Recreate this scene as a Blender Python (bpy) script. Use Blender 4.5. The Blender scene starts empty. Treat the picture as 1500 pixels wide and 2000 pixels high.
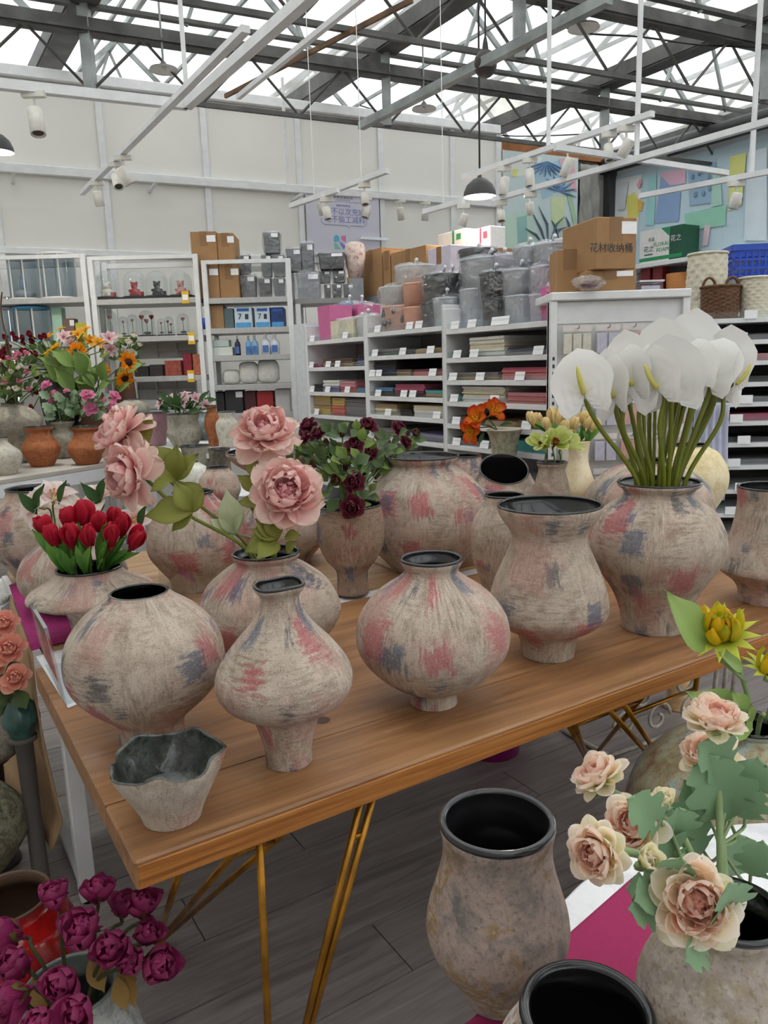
import bpy, bmesh, math, random
from mathutils import Vector, Matrix, Quaternion

# ------------------------------------------------------------------ camera, world, exposure
SC = bpy.context.scene
COL = SC.collection
F = 1500.0                      # focal length in pixels of the 1500x2000 frame
PITCH, ROLL, HCAM = math.radians(10.8), math.radians(-1.8), 1.5
CAMR = Matrix.Rotation(math.pi/2-PITCH, 3, 'X') @ Matrix.Rotation(ROLL, 3, 'Z')
CAMO = Vector((0, 0, HCAM))
cam = bpy.data.cameras.new('camera')
cam.sensor_fit = 'VERTICAL'; cam.sensor_height = 24.0; cam.lens = F/2000*24.0
cam.clip_start = 0.05; cam.clip_end = 200
camo = bpy.data.objects.new('camera', cam); COL.objects.link(camo)
camo.matrix_world = Matrix.Translation(CAMO) @ CAMR.to_4x4()
SC.camera = camo
W = bpy.data.worlds.new('overcast_sky'); SC.world = W; W.use_nodes = True
bg = W.node_tree.nodes['Background']; bg.inputs[0].default_value = (0.93, 0.97, 1.0, 1); bg.inputs[1].default_value = 1.55
SC.view_settings.view_transform = 'Standard'; SC.view_settings.look = 'None'
SC.view_settings.gamma = 1.0; SC.view_settings.exposure = 0.66; SC.view_settings.use_curve_mapping = False
SC.cycles.max_bounces = 6; SC.cycles.diffuse_bounces = 3; SC.cycles.glossy_bounces = 2
SC.cycles.transparent_max_bounces = 10; SC.cycles.transmission_bounces = 4
SC.cycles.use_denoising = True; SC.cycles.use_adaptive_sampling = True; SC.cycles.adaptive_threshold = .1; SC.cycles.adaptive_min_samples = 16
SC.cycles.sample_clamp_indirect = 6.0

random.seed(7)
R_ = random.Random(11)
def rad(a): return math.radians(a)
# ------------------------------------------------------------------ measuring helpers
def ray(x, y): return CAMR @ Vector(((x-750)/F, -(y-1000)/F, -1))
def onz(x, y, z):
    d = ray(x, y); return CAMO + d*((z-HCAM)/d.z)
def ond(x, y, D):
    d = ray(x, y); return CAMO + d*(D/d.y)
def proj(P):
    q = CAMR.transposed() @ (Vector(P)-CAMO); return (750-F*q.x/q.z, 1000+F*q.y/q.z)
def depth(P): return -(CAMR.transposed() @ (Vector(P)-CAMO)).z
class Frame:
    """vertical reference plane: origin, rotation about z; local x along it, local y into it"""
    def __init__(s, o, rz):
        s.o = Vector((o[0], o[1], 0)); s.rz = rz
        s.ex = Vector((math.cos(rz), math.sin(rz), 0)); s.ey = Vector((-math.sin(rz), math.cos(rz), 0))
    def px(s, x, y, yy=0.0):
        d = ray(x, y); t = ((s.o + s.ey*yy - CAMO).dot(s.ey))/d.dot(s.ey)
        p = CAMO + d*t; return Vector(((p-s.o).dot(s.ex), yy, p.z))
    def w(s, x, y, z): return s.o + s.ex*x + s.ey*y + Vector((0, 0, z))
    def sub(s, x, y=0): return Frame(s.w(x, y, 0), s.rz)

# ------------------------------------------------------------------ objects
def finish(name, me, mat, parent=None, smooth=True):
    o = bpy.data.objects.new(name, me); COL.objects.link(o)
    if mat is not None:
        if isinstance(mat, (list, tuple)):
            for m in mat: me.materials.append(m)
        else: me.materials.append(mat)
    if smooth and len(me.polygons): me.polygons.foreach_set('use_smooth', [True]*len(me.polygons))
    if parent is not None: o.parent = parent
    return o
def mesh(name, verts, faces, uvs=None, cols=None, mats=None):
    me = bpy.data.meshes.new(name); me.from_pydata([tuple(v) for v in verts], [], faces)
    if uvs is not None:
        l = me.uv_layers.new(name='UVMap'); flat = []
        for lp in me.loops: flat += list(uvs[lp.vertex_index])
        l.data.foreach_set('uv', flat)
    if cols is not None:
        a = me.color_attributes.new('Col', 'FLOAT_COLOR', 'POINT'); flat = []
        for c in cols: flat += [c[0], c[1], c[2], 1.0]
        a.data.foreach_set('color', flat)
    if mats is not None: me.polygons.foreach_set('material_index', mats)
    me.update(); return me
def tag(o, label=None, cat=None, group=None, kind=None):
    if label: o['label'] = label
    if cat: o['category'] = cat
    if group: o['group'] = group
    if kind: o['kind'] = kind
    return o
def thing(name, label, cat, loc=(0, 0, 0), rz=0.0, group=None):
    o = bpy.data.objects.new(name, None); COL.objects.link(o); o.empty_display_size = 0.05
    o.location = loc; o.rotation_euler = (0, 0, rz)
    return tag(o, label, cat, group)
def place(o, parent, loc=(0, 0, 0), rot=None, sc=None):
    o.parent = parent; o.location = loc
    if rot is not None:
        if isinstance(rot, Quaternion): o.rotation_mode = 'QUATERNION'; o.rotation_quaternion = rot
        else: o.rotation_euler = rot
    if sc is not None: o.scale = (sc, sc, sc) if isinstance(sc, (int, float)) else sc
    return o
def inst(name, me, parent=None, loc=(0, 0, 0), rot=None, sc=None):
    o = bpy.data.objects.new(name, me); COL.objects.link(o)
    return place(o, parent, loc, rot, sc)
def copy_tree(o, parent=None):
    c = o.copy(); COL.objects.link(c); c.parent = parent
    for ch in list(o.children): copy_tree(ch, c)
    return c
class MB:
    """collects simple solids into one mesh"""
    def __init__(s): s.v = []; s.f = []; s.m = []
    def add(s, v, f, mi=0):
        n = len(s.v); s.v += [Vector(p) for p in v]; s.f += [tuple(i+n for i in q) for q in f]; s.m += [mi]*len(f); return s
    def box(s, x0, x1, y0, y1, z0, z1, mi=0, taper=0.0):
        t = taper
        v = [(x0+t, y0+t, z0), (x1-t, y0+t, z0), (x1-t, y1-t, z0), (x0+t, y1-t, z0), (x0, y0, z1), (x1, y0, z1), (x1, y1, z1), (x0, y1, z1)]
        return s.add(v, [(0, 3, 2, 1), (4, 5, 6, 7), (0, 1, 5, 4), (1, 2, 6, 5), (2, 3, 7, 6), (3, 0, 4, 7)], mi)
    def bar(s, a, b, wx, wz=None, mi=0):
        """square bar between two points"""
        a, b = Vector(a), Vector(b); wz = wz or wx; d = (b-a).normalized()
        up = Vector((0, 0, 1)) if abs(d.z) < .95 else Vector((1, 0, 0))
        u = d.cross(up).normalized()*wx/2; w = u.cross(d).normalized()*wz/2
        v = [a-u-w, a+u-w, a+u+w, a-u+w, b-u-w, b+u-w, b+u+w, b-u+w]
        return s.add(v, [(0, 1, 2, 3), (7, 6, 5, 4), (0, 4, 5, 1), (1, 5, 6, 2), (2, 6, 7, 3), (3, 7, 4, 0)], mi)
    def tube(s, pts, r, seg=6, cap=True, mi=0):
        pts = [Vector(p) for p in pts]; n = len(pts); rr = r if isinstance(r, (list, tuple)) else [r]*n
        vs = []; fs = []; pu = None
        for i, p in enumerate(pts):
            d = (pts[min(i+1, n-1)]-pts[max(i-1, 0)]).normalized()
            if pu is None:
                pu = d.cross(Vector((0, 0, 1)) if abs(d.z) < .9 else Vector((1, 0, 0))).normalized()
            else: pu = (pu - d*pu.dot(d)).normalized()
            w = d.cross(pu)
            for k in range(seg):
                a = 2*math.pi*k/seg; vs.append(p+(pu*math.cos(a)+w*math.sin(a))*rr[i])
        for i in range(n-1):
            for k in range(seg):
                k2 = (k+1) % seg; fs.append((i*seg+k, i*seg+k2, (i+1)*seg+k2, (i+1)*seg+k))
        if cap: fs += [tuple(range(seg-1, -1, -1)), tuple((n-1)*seg+k for k in range(seg))]
        return s.add(vs, fs, mi)
    def lathe(s, prof, seg=24, cx=0, cy=0, mi=0, cap0=False, cap1=False):
        vs = []; fs = []; n = len(prof)
        for r, z in prof:
            for k in range(seg):
                a = 2*math.pi*k/seg; vs.append((cx+r*math.cos(a), cy+r*math.sin(a), z))
        for i in range(n-1):
            for k in range(seg):
                k2 = (k+1) % seg; fs.append((i*seg+k, i*seg+k2, (i+1)*seg+k2, (i+1)*seg+k))
        if cap0: fs.append(tuple(range(seg-1, -1, -1)))
        if cap1: fs.append(tuple((n-1)*seg+k for k in range(seg)))
        return s.add(vs, fs, mi)
    def ball(s, c, r, seg=8, rings=5, sc=(1, 1, 1), mi=0):
        vs = [(c[0], c[1], c[2]-r*sc[2])]; fs = []
        for i in range(1, rings):
            t = math.pi*i/rings
            for k in range(seg):
                a = 2*math.pi*k/seg
                vs.append((c[0]+r*sc[0]*math.sin(t)*math.cos(a), c[1]+r*sc[1]*math.sin(t)*math.sin(a), c[2]-r*sc[2]*math.cos(t)))
        vs.append((c[0], c[1], c[2]+r*sc[2])); top = len(vs)-1
        for k in range(seg):
            k2 = (k+1) % seg; fs.append((0, 1+k2, 1+k)); b = 1+(rings-2)*seg; fs.append((b+k, b+k2, top))
            for i in range(rings-2): fs.append((1+i*seg+k, 1+i*seg+k2, 1+(i+1)*seg+k2, 1+(i+1)*seg+k))
        return s.add(vs, fs, mi)
    def build(s, name, mat, parent=None, smooth=False, bevel=0.0, loc=None, rz=None):
        me = mesh(name, s.v, s.f, mats=s.m)
        if bevel > 0:
            bm = bmesh.new(); bm.from_mesh(me)
            bmesh.ops.bevel(bm, geom=[e for e in bm.edges], offset=bevel, segments=1, affect='EDGES', clamp_overlap=True)
            bm.to_mesh(me); bm.free()
        o = finish(name, me, mat, parent, smooth)
        if loc is not None: o.location = loc
        if rz is not None: o.rotation_euler = (0, 0, rz)
        return o
def box(name, x0, x1, y0, y1, z0, z1, mat, parent=None, bevel=0.0):
    return MB().box(x0, x1, y0, y1, z0, z1).build(name, mat, parent, bevel=bevel)
def smoothpts(pts, n=6):
    """Catmull-Rom through points (any dimension Vector)"""
    P = [Vector(p) for p in pts]; out = []
    for i in range(len(P)-1):
        p0 = P[max(i-1, 0)]; p1 = P[i]; p2 = P[i+1]; p3 = P[min(i+2, len(P)-1)]
        for k in range(n):
            t = k/n
            out.append(0.5*((2*p1)+(p2-p0)*t+(2*p0-5*p1+4*p2-p3)*t*t+(3*p1-p0-3*p2+p3)*t*t*t))
    out.append(P[-1]); return out
ORD = ['leftmost', 'second from the left', 'third from the left', 'fourth from the left', 'fifth from the left', 'sixth from the left',
       'seventh from the left', 'eighth from the left', 'ninth from the left', 'tenth from the left', 'eleventh from the left', 'twelfth from the left',
       'thirteenth from the left', 'fourteenth from the left', 'fifteenth from the left', 'sixteenth from the left', 'seventeenth from the left',
       'eighteenth from the left', 'nineteenth from the left', 'twentieth from the left', 'twenty-first from the left', 'twenty-second from the left']
def ordinal(objs, template, pos=None):
    """labels look-alikes by their order from the left; template holds {o}"""
    key = {o: proj(pos[i] if pos else o.location)[0] for i, o in enumerate(objs)}
    s = sorted(objs, key=lambda o: key[o])
    for i, o in enumerate(s):
        w = ORD[i] if i < len(ORD)-1 and i < len(s)-1 else ('rightmost' if i == len(s)-1 else '%dth from the left' % (i+1))
        o['label'] = template.replace('{o}', w)

# ------------------------------------------------------------------ materials
def newmat(name):
    m = bpy.data.materials.new(name); m.use_nodes = True; nt = m.node_tree
    b = nt.nodes['Principled BSDF']; return m, nt, b
def lin(c):
    if isinstance(c, str):
        c = c.lstrip('#'); c = [int(c[i:i+2], 16)/255 for i in (0, 2, 4)]
        return tuple(x/12.92 if x <= .04045 else ((x+.055)/1.055)**2.4 for x in c)
    return tuple(c[:3])
def N(nt, typ, **kw):
    n = nt.nodes.new(typ)
    for k, v in kw.items():
        if k in n.inputs: n.inputs[k].default_value = v
        else: setattr(n, k, v)
    return n
def ramp(nt, fac, stops):
    r = nt.nodes.new('ShaderNodeValToRGB'); e = r.color_ramp.elements
    while len(e) < len(stops): e.new(0.5)
    for i, (p, c) in enumerate(stops):
        e[i].position = p; e[i].color = (*lin(c), 1) if not isinstance(c, (int, float)) else (c, c, c, 1)
    nt.links.new(fac, r.inputs[0]); return r.outputs[0]
def mixc(nt, fac, a, b, blend='MIX'):
    m = nt.nodes.new('ShaderNodeMix'); m.data_type = 'RGBA'; m.blend_type = blend
    for i, v in ((0, fac), (6, a), (7, b)):
        if hasattr(v, 'is_linked'): nt.links.new(v, m.inputs[i])
        elif isinstance(v, (int, float)): m.inputs[i].default_value = v
        else: m.inputs[i].default_value = (*lin(v), 1)
    return m.outputs[2]
def math_(nt, op, a, b=None, c=None):
    m = nt.nodes.new('ShaderNodeMath'); m.operation = op
    for i, v in enumerate((a, b, c)):
        if v is None: continue
        if hasattr(v, 'is_linked'): nt.links.new(v, m.inputs[i])
        else: m.inputs[i].default_value = v
    return m.outputs[0]
def coords(nt, kind='Object', scale=(1, 1, 1), loc=(0, 0, 0), rot=(0, 0, 0)):
    t = nt.nodes.new('ShaderNodeTexCoord'); mp = nt.nodes.new('ShaderNodeMapping')
    mp.inputs['Scale'].default_value = scale; mp.inputs['Location'].default_value = loc; mp.inputs['Rotation'].default_value = rot
    nt.links.new(t.outputs[kind], mp.inputs[0]); return mp.outputs[0]
def noise(nt, vec, scale, detail=4, rough=.5, dist=0.0):
    n = N(nt, 'ShaderNodeTexNoise', Scale=scale, Detail=detail, Roughness=rough, Distortion=dist)
    if vec is not None: nt.links.new(vec, n.inputs['Vector'])
    return n.outputs['Fac']
def bump(nt, b, h, strength=.3, dist=.01):
    n = N(nt, 'ShaderNodeBump', Strength=strength, Distance=dist); nt.links.new(h, n.inputs['Height']); nt.links.new(n.outputs[0], b.inputs['Normal'])
MATS = {}
def plain(col, rough=.6, metal=0.0, name=None, var=0.06, scale=30, bumpy=0.0, emit=0, coat=0, spec=.5):
    key = (str(col), rough, metal, var, scale, bumpy, emit, coat, spec)
    if key in MATS: return MATS[key]
    m, nt, b = newmat(name or 'plain_%d' % len(MATS)); c = lin(col)
    b.inputs['Roughness'].default_value = rough; b.inputs['Metallic'].default_value = metal; b.inputs['Coat Weight'].default_value = coat
    b.inputs['Specular IOR Level'].default_value = spec
    v = coords(nt); n = noise(nt, v, scale)
    lo = tuple(x*(1-var*1.5) for x in c); hi = tuple(min(1, x*(1+var)) for x in c)
    r = nt.nodes.new('ShaderNodeValToRGB'); r.color_ramp.elements[0].position = .3; r.color_ramp.elements[1].position = .7
    r.color_ramp.elements[0].color = (*lo, 1); r.color_ramp.elements[1].color = (*hi, 1)
    nt.links.new(n, r.inputs[0]); nt.links.new(r.outputs[0], b.inputs['Base Color'])
    if bumpy: bump(nt, b, noise(nt, v, scale*3), bumpy, .005)
    if emit: b.inputs['Emission Color'].default_value = (*c, 1); b.inputs['Emission Strength'].default_value = emit
    MATS[key] = m; return m
def petalmat(name, rough=.55, trans=.3, vein=0.0):
    """colour from the petal's own gradient, thin and a little translucent"""
    m, nt, b = newmat(name); at = nt.nodes.new('ShaderNodeAttribute'); at.attribute_name = 'Col'
    v = coords(nt); n = noise(nt, v, 60, 3)
    c = mixc(nt, math_(nt, 'MULTIPLY', n, .12), at.outputs['Color'], (1, 1, 1), 'OVERLAY')
    nt.links.new(c, b.inputs['Base Color']); b.inputs['Roughness'].default_value = rough; b.inputs['Specular IOR Level'].default_value = .25
    t = nt.nodes.new('ShaderNodeBsdfTranslucent'); nt.links.new(c, t.inputs[0]); mx = nt.nodes.new('ShaderNodeMixShader'); mx.inputs[0].default_value = trans
    out = nt.nodes['Material Output']; nt.links.new(b.outputs[0], mx.inputs[1]); nt.links.new(t.outputs[0], mx.inputs[2]); nt.links.new(mx.outputs[0], out.inputs[0])
    bump(nt, b, noise(nt, v, 220, 2), .12, .002)
    return m
PETAL = petalmat('petal_cloth', .55, .42); LEAFM = petalmat('leaf_cloth', .5, .2); WAXY = petalmat('waxy_petal', .32, .28)
def vasemat(name, seed, light='#cdc0b0', mid='#a89588', dark='#5f4d3a', pink='#ab4a58', blue='#465870', amount=1.0, sc=1.0, pinkwash=.5):
    """dry-brushed unglazed clay with square dabs of pink and blue paint; UV in metres round the body"""
    m, nt, b = newmat(name); L = nt.links
    uv = coords(nt, 'UV', loc=(seed*3.17, seed*1.71, 0)); ob = coords(nt, 'Object', loc=(seed, seed*.7, 0))
    c = mixc(nt, noise(nt, uv, 9*sc, 4, .6), light, mid)
    wash = ramp(nt, noise(nt, uv, 7*sc, 3), [(.5, 0), (.72, 1)])
    c = mixc(nt, math_(nt, 'MULTIPLY', wash, pinkwash), c, '#c08f86')
    cl = ramp(nt, noise(nt, uv, 16*sc, 5, .7, .5), [(.46, 0), (.68, 1)]); c = mixc(nt, math_(nt, 'MULTIPLY', cl, .55), c, '#7d6a56')
    pale = ramp(nt, noise(nt, uv, 11*sc, 4, .65, .3), [(.55, 0), (.75, 1)]); c = mixc(nt, math_(nt, 'MULTIPLY', pale, .5), c, '#d9cebd')
    # dry brush strokes, horizontal and vertical
    uh = coords(nt, 'UV', scale=(.28, 1.5, 1), loc=(seed*2.1, seed, 0)); uvv = coords(nt, 'UV', scale=(1.5, .28, 1), loc=(seed, seed*4.3, 0))
    sh = noise(nt, uh, 90*sc, 4, .65); sv = noise(nt, uvv, 90*sc, 4, .65)
    big = noise(nt, uv, 5.5*sc, 2); sel = ramp(nt, big, [(.46, 0), (.54, 1)])
    st = mixc(nt, sel, sh, sv)
    dk = math_(nt, 'MULTIPLY', ramp(nt, st, [(.44, 0), (.66, 1)]), ramp(nt, noise(nt, uv, 8.5*sc, 3), [(.38, .25), (.6, 1)]))
    c = mixc(nt, math_(nt, 'MULTIPLY', dk, .62), c, dark)
    # square dabs of paint
    for k, (scl, r0, thr, colr, seedo) in enumerate(((6.2, .29, .58, pink, 5.3), (7.8, .25, .52, blue, 9.1), (7.0, .19, .34, '#3f4650', 14.7), (5.0, .36, .42, '#b07a74', 21.3))):
        vp = coords(nt, 'UV', loc=(seed*1.3+seedo, seed*2.7+seedo, 0), rot=(0, 0, .12*(k-1)))
        vn = nt.nodes.new('ShaderNodeTexVoronoi'); vn.voronoi_dimensions = '2D'; vn.distance = 'CHEBYCHEV'; vn.inputs['Scale'].default_value = scl*sc
        vn.inputs['Randomness'].default_value = .75
        wob = nt.nodes.new('ShaderNodeVectorMath'); wob.operation = 'ADD'; L.new(vp, wob.inputs[0])
        ns = N(nt, 'ShaderNodeTexNoise', Scale=40.0, Detail=3.0); L.new(vp, ns.inputs['Vector'])
        sca = nt.nodes.new('ShaderNodeVectorMath'); sca.operation = 'SCALE'; sca.inputs['Scale'].default_value = .03; L.new(ns.outputs['Color'], sca.inputs[0]); L.new(sca.outputs[0], wob.inputs[1])
        L.new(wob.outputs[0], vn.inputs['Vector'])
        sep = nt.nodes.new('ShaderNodeSeparateColor'); L.new(vn.outputs['Color'], sep.inputs[0])
        size = math_(nt, 'MULTIPLY_ADD', sep.outputs[1], r0*.7, r0*.55)
        d = math_(nt, 'SUBTRACT', size, vn.outputs['Distance'])
        # bristle marks break the edge up
        br = mixc(nt, ramp(nt, sep.outputs[2], [(.49, 0), (.51, 1)]), sh, sv)
        e = math_(nt, 'ADD', d, math_(nt, 'MULTIPLY', math_(nt, 'SUBTRACT', br, .5), .62))
        mask = ramp(nt, e, [(.0, 0), (.13, 1)])
        on = ramp(nt, sep.outputs[0], [(thr*amount, 1), (thr*amount+.01, 0)])
        full = math_(nt, 'MULTIPLY', math_(nt, 'MULTIPLY', mask, on), (.66, .68, .7, .42)[k])
        c = mixc(nt, full, c, colr)
    # grit
    g = noise(nt, ob, 420, 2); gs = ramp(nt, g, [(.30, 1), (.40, 0)])
    c = mixc(nt, math_(nt, 'MULTIPLY', gs, .65), c, '#5a4c3d')
    gl = ramp(nt, g, [(.58, 0), (.7, 1)]); c = mixc(nt, math_(nt, 'MULTIPLY', gl, .4), c, '#e6dccb')
    L.new(c, b.inputs['Base Color']); b.inputs['Roughness'].default_value = .85; b.inputs['Specular IOR Level'].default_value = .2
    h = math_(nt, 'ADD', math_(nt, 'MULTIPLY', g, .5), math_(nt, 'MULTIPLY', st, .8)); bump(nt, b, h, .45, .004)
    return m
def mottled(name, seed, cols, sc=1.0, rough=.8, stops=None, bumpy=.3, coat=0.0, fine='#4d4236'):
    """stoneware with several clouded colours"""
    m, nt, b = newmat(name); L = nt.links
    ob = coords(nt, 'Object', loc=(seed*1.9, seed*.6, seed))
    n1 = noise(nt, ob, 9*sc, 6, .65, .4); k = len(cols)
    c = ramp(nt, n1, [(.32+.38*i/(k-1), cc) for i, cc in enumerate(cols)])
    n2 = noise(nt, ob, 30*sc, 5, .7); c = mixc(nt, math_(nt, 'MULTIPLY', ramp(nt, n2, [(.5, 0), (.62, 1)]), .55), c, cols[0])
    n3 = noise(nt, ob, 160, 3, .6); c = mixc(nt, math_(nt, 'MULTIPLY', ramp(nt, n3, [(.55, 0), (.7, 1)]), .6), c, fine)
    L.new(c, b.inputs['Base Color']); b.inputs['Roughness'].default_value = rough; b.inputs['Coat Weight'].default_value = coat
    b.inputs['Specular IOR Level'].default_value = .3
    bump(nt, b, math_(nt, 'ADD', n3, n2), bumpy, .004); return m
def wood(name, c1, c2, c3, scale=1.0, axis=(1, 12, 12), rough=.4):
    m, nt, b = newmat(name); L = nt.links
    v = coords(nt, 'Object', scale=axis); n1 = noise(nt, v, 1.6*scale, 5, .6, 1.2)
    c = ramp(nt, n1, [(.3, c1), (.5, c2), (.72, c3)])
    v2 = coords(nt, 'Object', scale=(axis[0]*1.2, axis[1]*9, axis[2]*9)); n2 = noise(nt, v2, 2.4*scale, 4, .7)
    c = mixc(nt, math_(nt, 'MULTIPLY', ramp(nt, n2, [(.42, 0), (.66, 1)]), .45), c, c1)
    v3 = coords(nt, 'Object'); n3 = noise(nt, v3, 6, 4, .7); c = mixc(nt, math_(nt, 'MULTIPLY', ramp(nt, n3, [(.62, 0), (.8, 1)]), .22), c, '#d8cdbd')
    L.new(c, b.inputs['Base Color']); L.new(ramp(nt, n3, [(.3, rough), (.7, rough+.15)]), b.inputs['Roughness'])
    bump(nt, b, n2, .08, .002); return m
def clearmat(name, tint='#ffffff', gloss=.12, rough=.08, wrinkle=0.0, scale=14, haze=.02):
    """thin clear plastic or glass: mostly see-through with a glossy film"""
    m = bpy.data.materials.new(name); m.use_nodes = True; nt = m.node_tree; nt.nodes.clear()
    out = nt.nodes.new('ShaderNodeOutputMaterial'); t = nt.nodes.new('ShaderNodeBsdfTransparent'); t.inputs[0].default_value = (*lin(tint), 1)
    g = nt.nodes.new('ShaderNodeBsdfGlossy'); g.inputs['Roughness'].default_value = rough; g.inputs[0].default_value = (1, 1, 1, 1)
    fr = nt.nodes.new('ShaderNodeLayerWeight'); fr.inputs[0].default_value = .5
    mx = nt.nodes.new('ShaderNodeMixShader'); fc = math_(nt, 'POWER', fr.outputs['Facing'], 4.0); nt.links.new(math_(nt, 'MULTIPLY_ADD', fc, .45, gloss), mx.inputs[0])
    nt.links.new(t.outputs[0], mx.inputs[1]); nt.links.new(g.outputs[0], mx.inputs[2])
    df = nt.nodes.new('ShaderNodeBsdfTranslucent'); d2 = nt.nodes.new('ShaderNodeBsdfDiffuse'); ad = nt.nodes.new('ShaderNodeMixShader'); m2 = nt.nodes.new('ShaderNodeMixShader'); m2.inputs[0].default_value = haze
    nt.links.new(df.outputs[0], ad.inputs[1]); nt.links.new(d2.outputs[0], ad.inputs[2]); nt.links.new(mx.outputs[0], m2.inputs[1]); nt.links.new(ad.outputs[0], m2.inputs[2]); nt.links.new(m2.outputs[0], out.inputs[0])
    if wrinkle:
        v = coords(nt); bp = N(nt, 'ShaderNodeBump', Strength=wrinkle, Distance=.03); nt.links.new(noise(nt, v, scale, 3, .6, .8), bp.inputs['Height'])
        nt.links.new(bp.outputs[0], g.inputs['Normal']); nt.links.new(bp.outputs[0], fr.inputs['Normal'])
    return m
STEEL = plain('#8f9492', .55, .3, 'grey_roof_steel', .25, 6)
DARKST = plain('#565552', .6, .2, 'dark_roof_steel', .3, 5)
RUST = plain('#6b5038', .7, .1, 'rusty_steel', .4, 8)
WHITEM = plain('#dfe0e0', .45, .0, 'white_painted_metal', .05, 12)
WHITEP = plain('#e3e1da', .7, .0, 'white_panel', .03, 1.2)
BLACKG = plain('#1d1d1f', .22, .0, 'black_glaze', .2, 20, coat=.3)
BLACKM = plain('#1b1b1c', .5, .0, 'black_matt', .2, 20)
PAPER = plain('#eeeef0', .7, .0, 'white_paper', .02, 10)
GOLD = plain('#a87424', .32, .75, 'gold_painted_rod', .25, 14)
CARD = plain('#a07a52', .8, .0, 'brown_cardboard', .06, 12)
CARDT = plain('#8a6640', .5, .0, 'brown_tape', .06, 12)
CLEAR = clearmat('clear_acrylic', '#f4f7f8', .03)
GLASS = clearmat('clear_glass', '#f6f9f9', .06, .03)
WRAP = clearmat('crinkled_clear_wrap', '#f7f8fa', .12, .12, .9, 16, .05)
TICKET = plain('#f4f4f6', .6, .0, 'price_ticket', .03, 60)
# ------------------------------------------------------------------ the building
AA, BA = rad(64.3), rad(-32.3)          # directions of the hall, measured from straight ahead
EA = Vector((math.sin(AA), math.cos(AA), 0)); EB = Vector((math.sin(BA), math.cos(BA), 0))
def struct(o): o['kind'] = 'structure'; return o
# floor: wood-look planks; near planks built one by one, beyond them one sheet
def floormat():
    m, nt, b = newmat('grey_wood_floor'); L = nt.links
    v = coords(nt, 'Object', scale=(1, 10, 1)); n1 = noise(nt, v, 2.2, 6, .65, .8)
    c = ramp(nt, n1, [(.3, '#6c6362'), (.5, '#8b8280'), (.7, '#a29a97')])
    v2 = coords(nt, 'Object', scale=(1.5, 60, 1)); n2 = noise(nt, v2, 3, 4, .7); c = mixc(nt, math_(nt, 'MULTIPLY', ramp(nt, n2, [(.45, 0), (.7, 1)]), .4), c, '#665c5c')
    info = nt.nodes.new('ShaderNodeObjectInfo'); c = mixc(nt, math_(nt, 'MULTIPLY', info.outputs['Random'], .25), c, '#a59c99')
    L.new(c, b.inputs['Base Color']); b.inputs['Roughness'].default_value = .33; bump(nt, b, n2, .06, .002); return m
FLOORM = floormat()
ga = rad(90-57.8)
fl = struct(box('floor', -18, 18, -10, 26, -.06, -.006, plain('#6d6563', .5, 0, 'floor_base', .1, 3)))
pl_me = mesh('plank', MB().box(0, 1.216, 0, .196, -.02, 0).v, MB().box(0, 1, 0, 1, 0, 1).f); pl_me.materials.append(FLOORM)
Fp = Frame((-1.2, 0.2, 0), ga)
cnt = 0
for j in range(0, 24):
    for i in range(-1, 4):
        x = i*1.22+(j % 3)*.41-.6; y = j*.2
        c = Fp.w(x+.6, y+.1, 0)
        px, py = proj(c)
        if c.y < .7 or px < -700 or px > 2200: continue
        o = inst('plank', pl_me, fl, Fp.w(x, y, 0), (0, 0, ga)); cnt += 1
far = MB()
farf = Frame(Fp.w(0, 4.8, 0), ga)
farp = box('plank_field', -12, 14, 0, 16, -.02, -.0005, FLOORM, fl); farp.location = farf.o; farp.rotation_euler = (0, 0, ga); farp['kind'] = 'stuff'

# back wall of white panels with metal cover strips
WB = Frame(ond(300, 700, 7.6), math.pi/2-AA)
wl, wr = WB.px(-420, 300).x, WB.px(973, 262).x
wall_h = 4.02
wb = struct(thing('wall_back', None, None, WB.w(0, 0, 0), WB.rz))
if 'label' in wb: del wb['label']
mull = [WB.px(p, q).x for p, q in ((-215, 300), (-20, 300), (200, 300), (400, 300), (582, 300), (742, 300), (882, 300))]
edges = [wl]+mull+[wr]
zr = WB.px(300, 348).z; zlow = WB.px(100, 492).z
for i in range(len(edges)-1):
    x0, x1 = edges[i], edges[i+1]
    for z0, z1 in ((0, zlow), (zlow, zr), (zr, wall_h)):
        box('panel', x0+.004, x1-.004, 0, .06, z0+.004, z1-.004, WHITEP, wb)
for x in mull: box('cover_strip', x-.03, x+.03, -.025, .001, zlow-.4, wall_h, WHITEM, wb, .004)
box('rail', wl, wr, -.05, 0, zr-.05, zr+.03, WHITEM, wb, .006); box('rail', wl, wr, -.03, 0, zlow-.03, zlow+.03, WHITEM, wb, .006)
box('cap_rail', wl, wr, -.06, .08, wall_h, wall_h+.09, WHITEM, wb, .006)
box('end_strip', wr-.05, wr+.02, -.04, .06, 0, wall_h, WHITEM, wb, .004)
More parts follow.
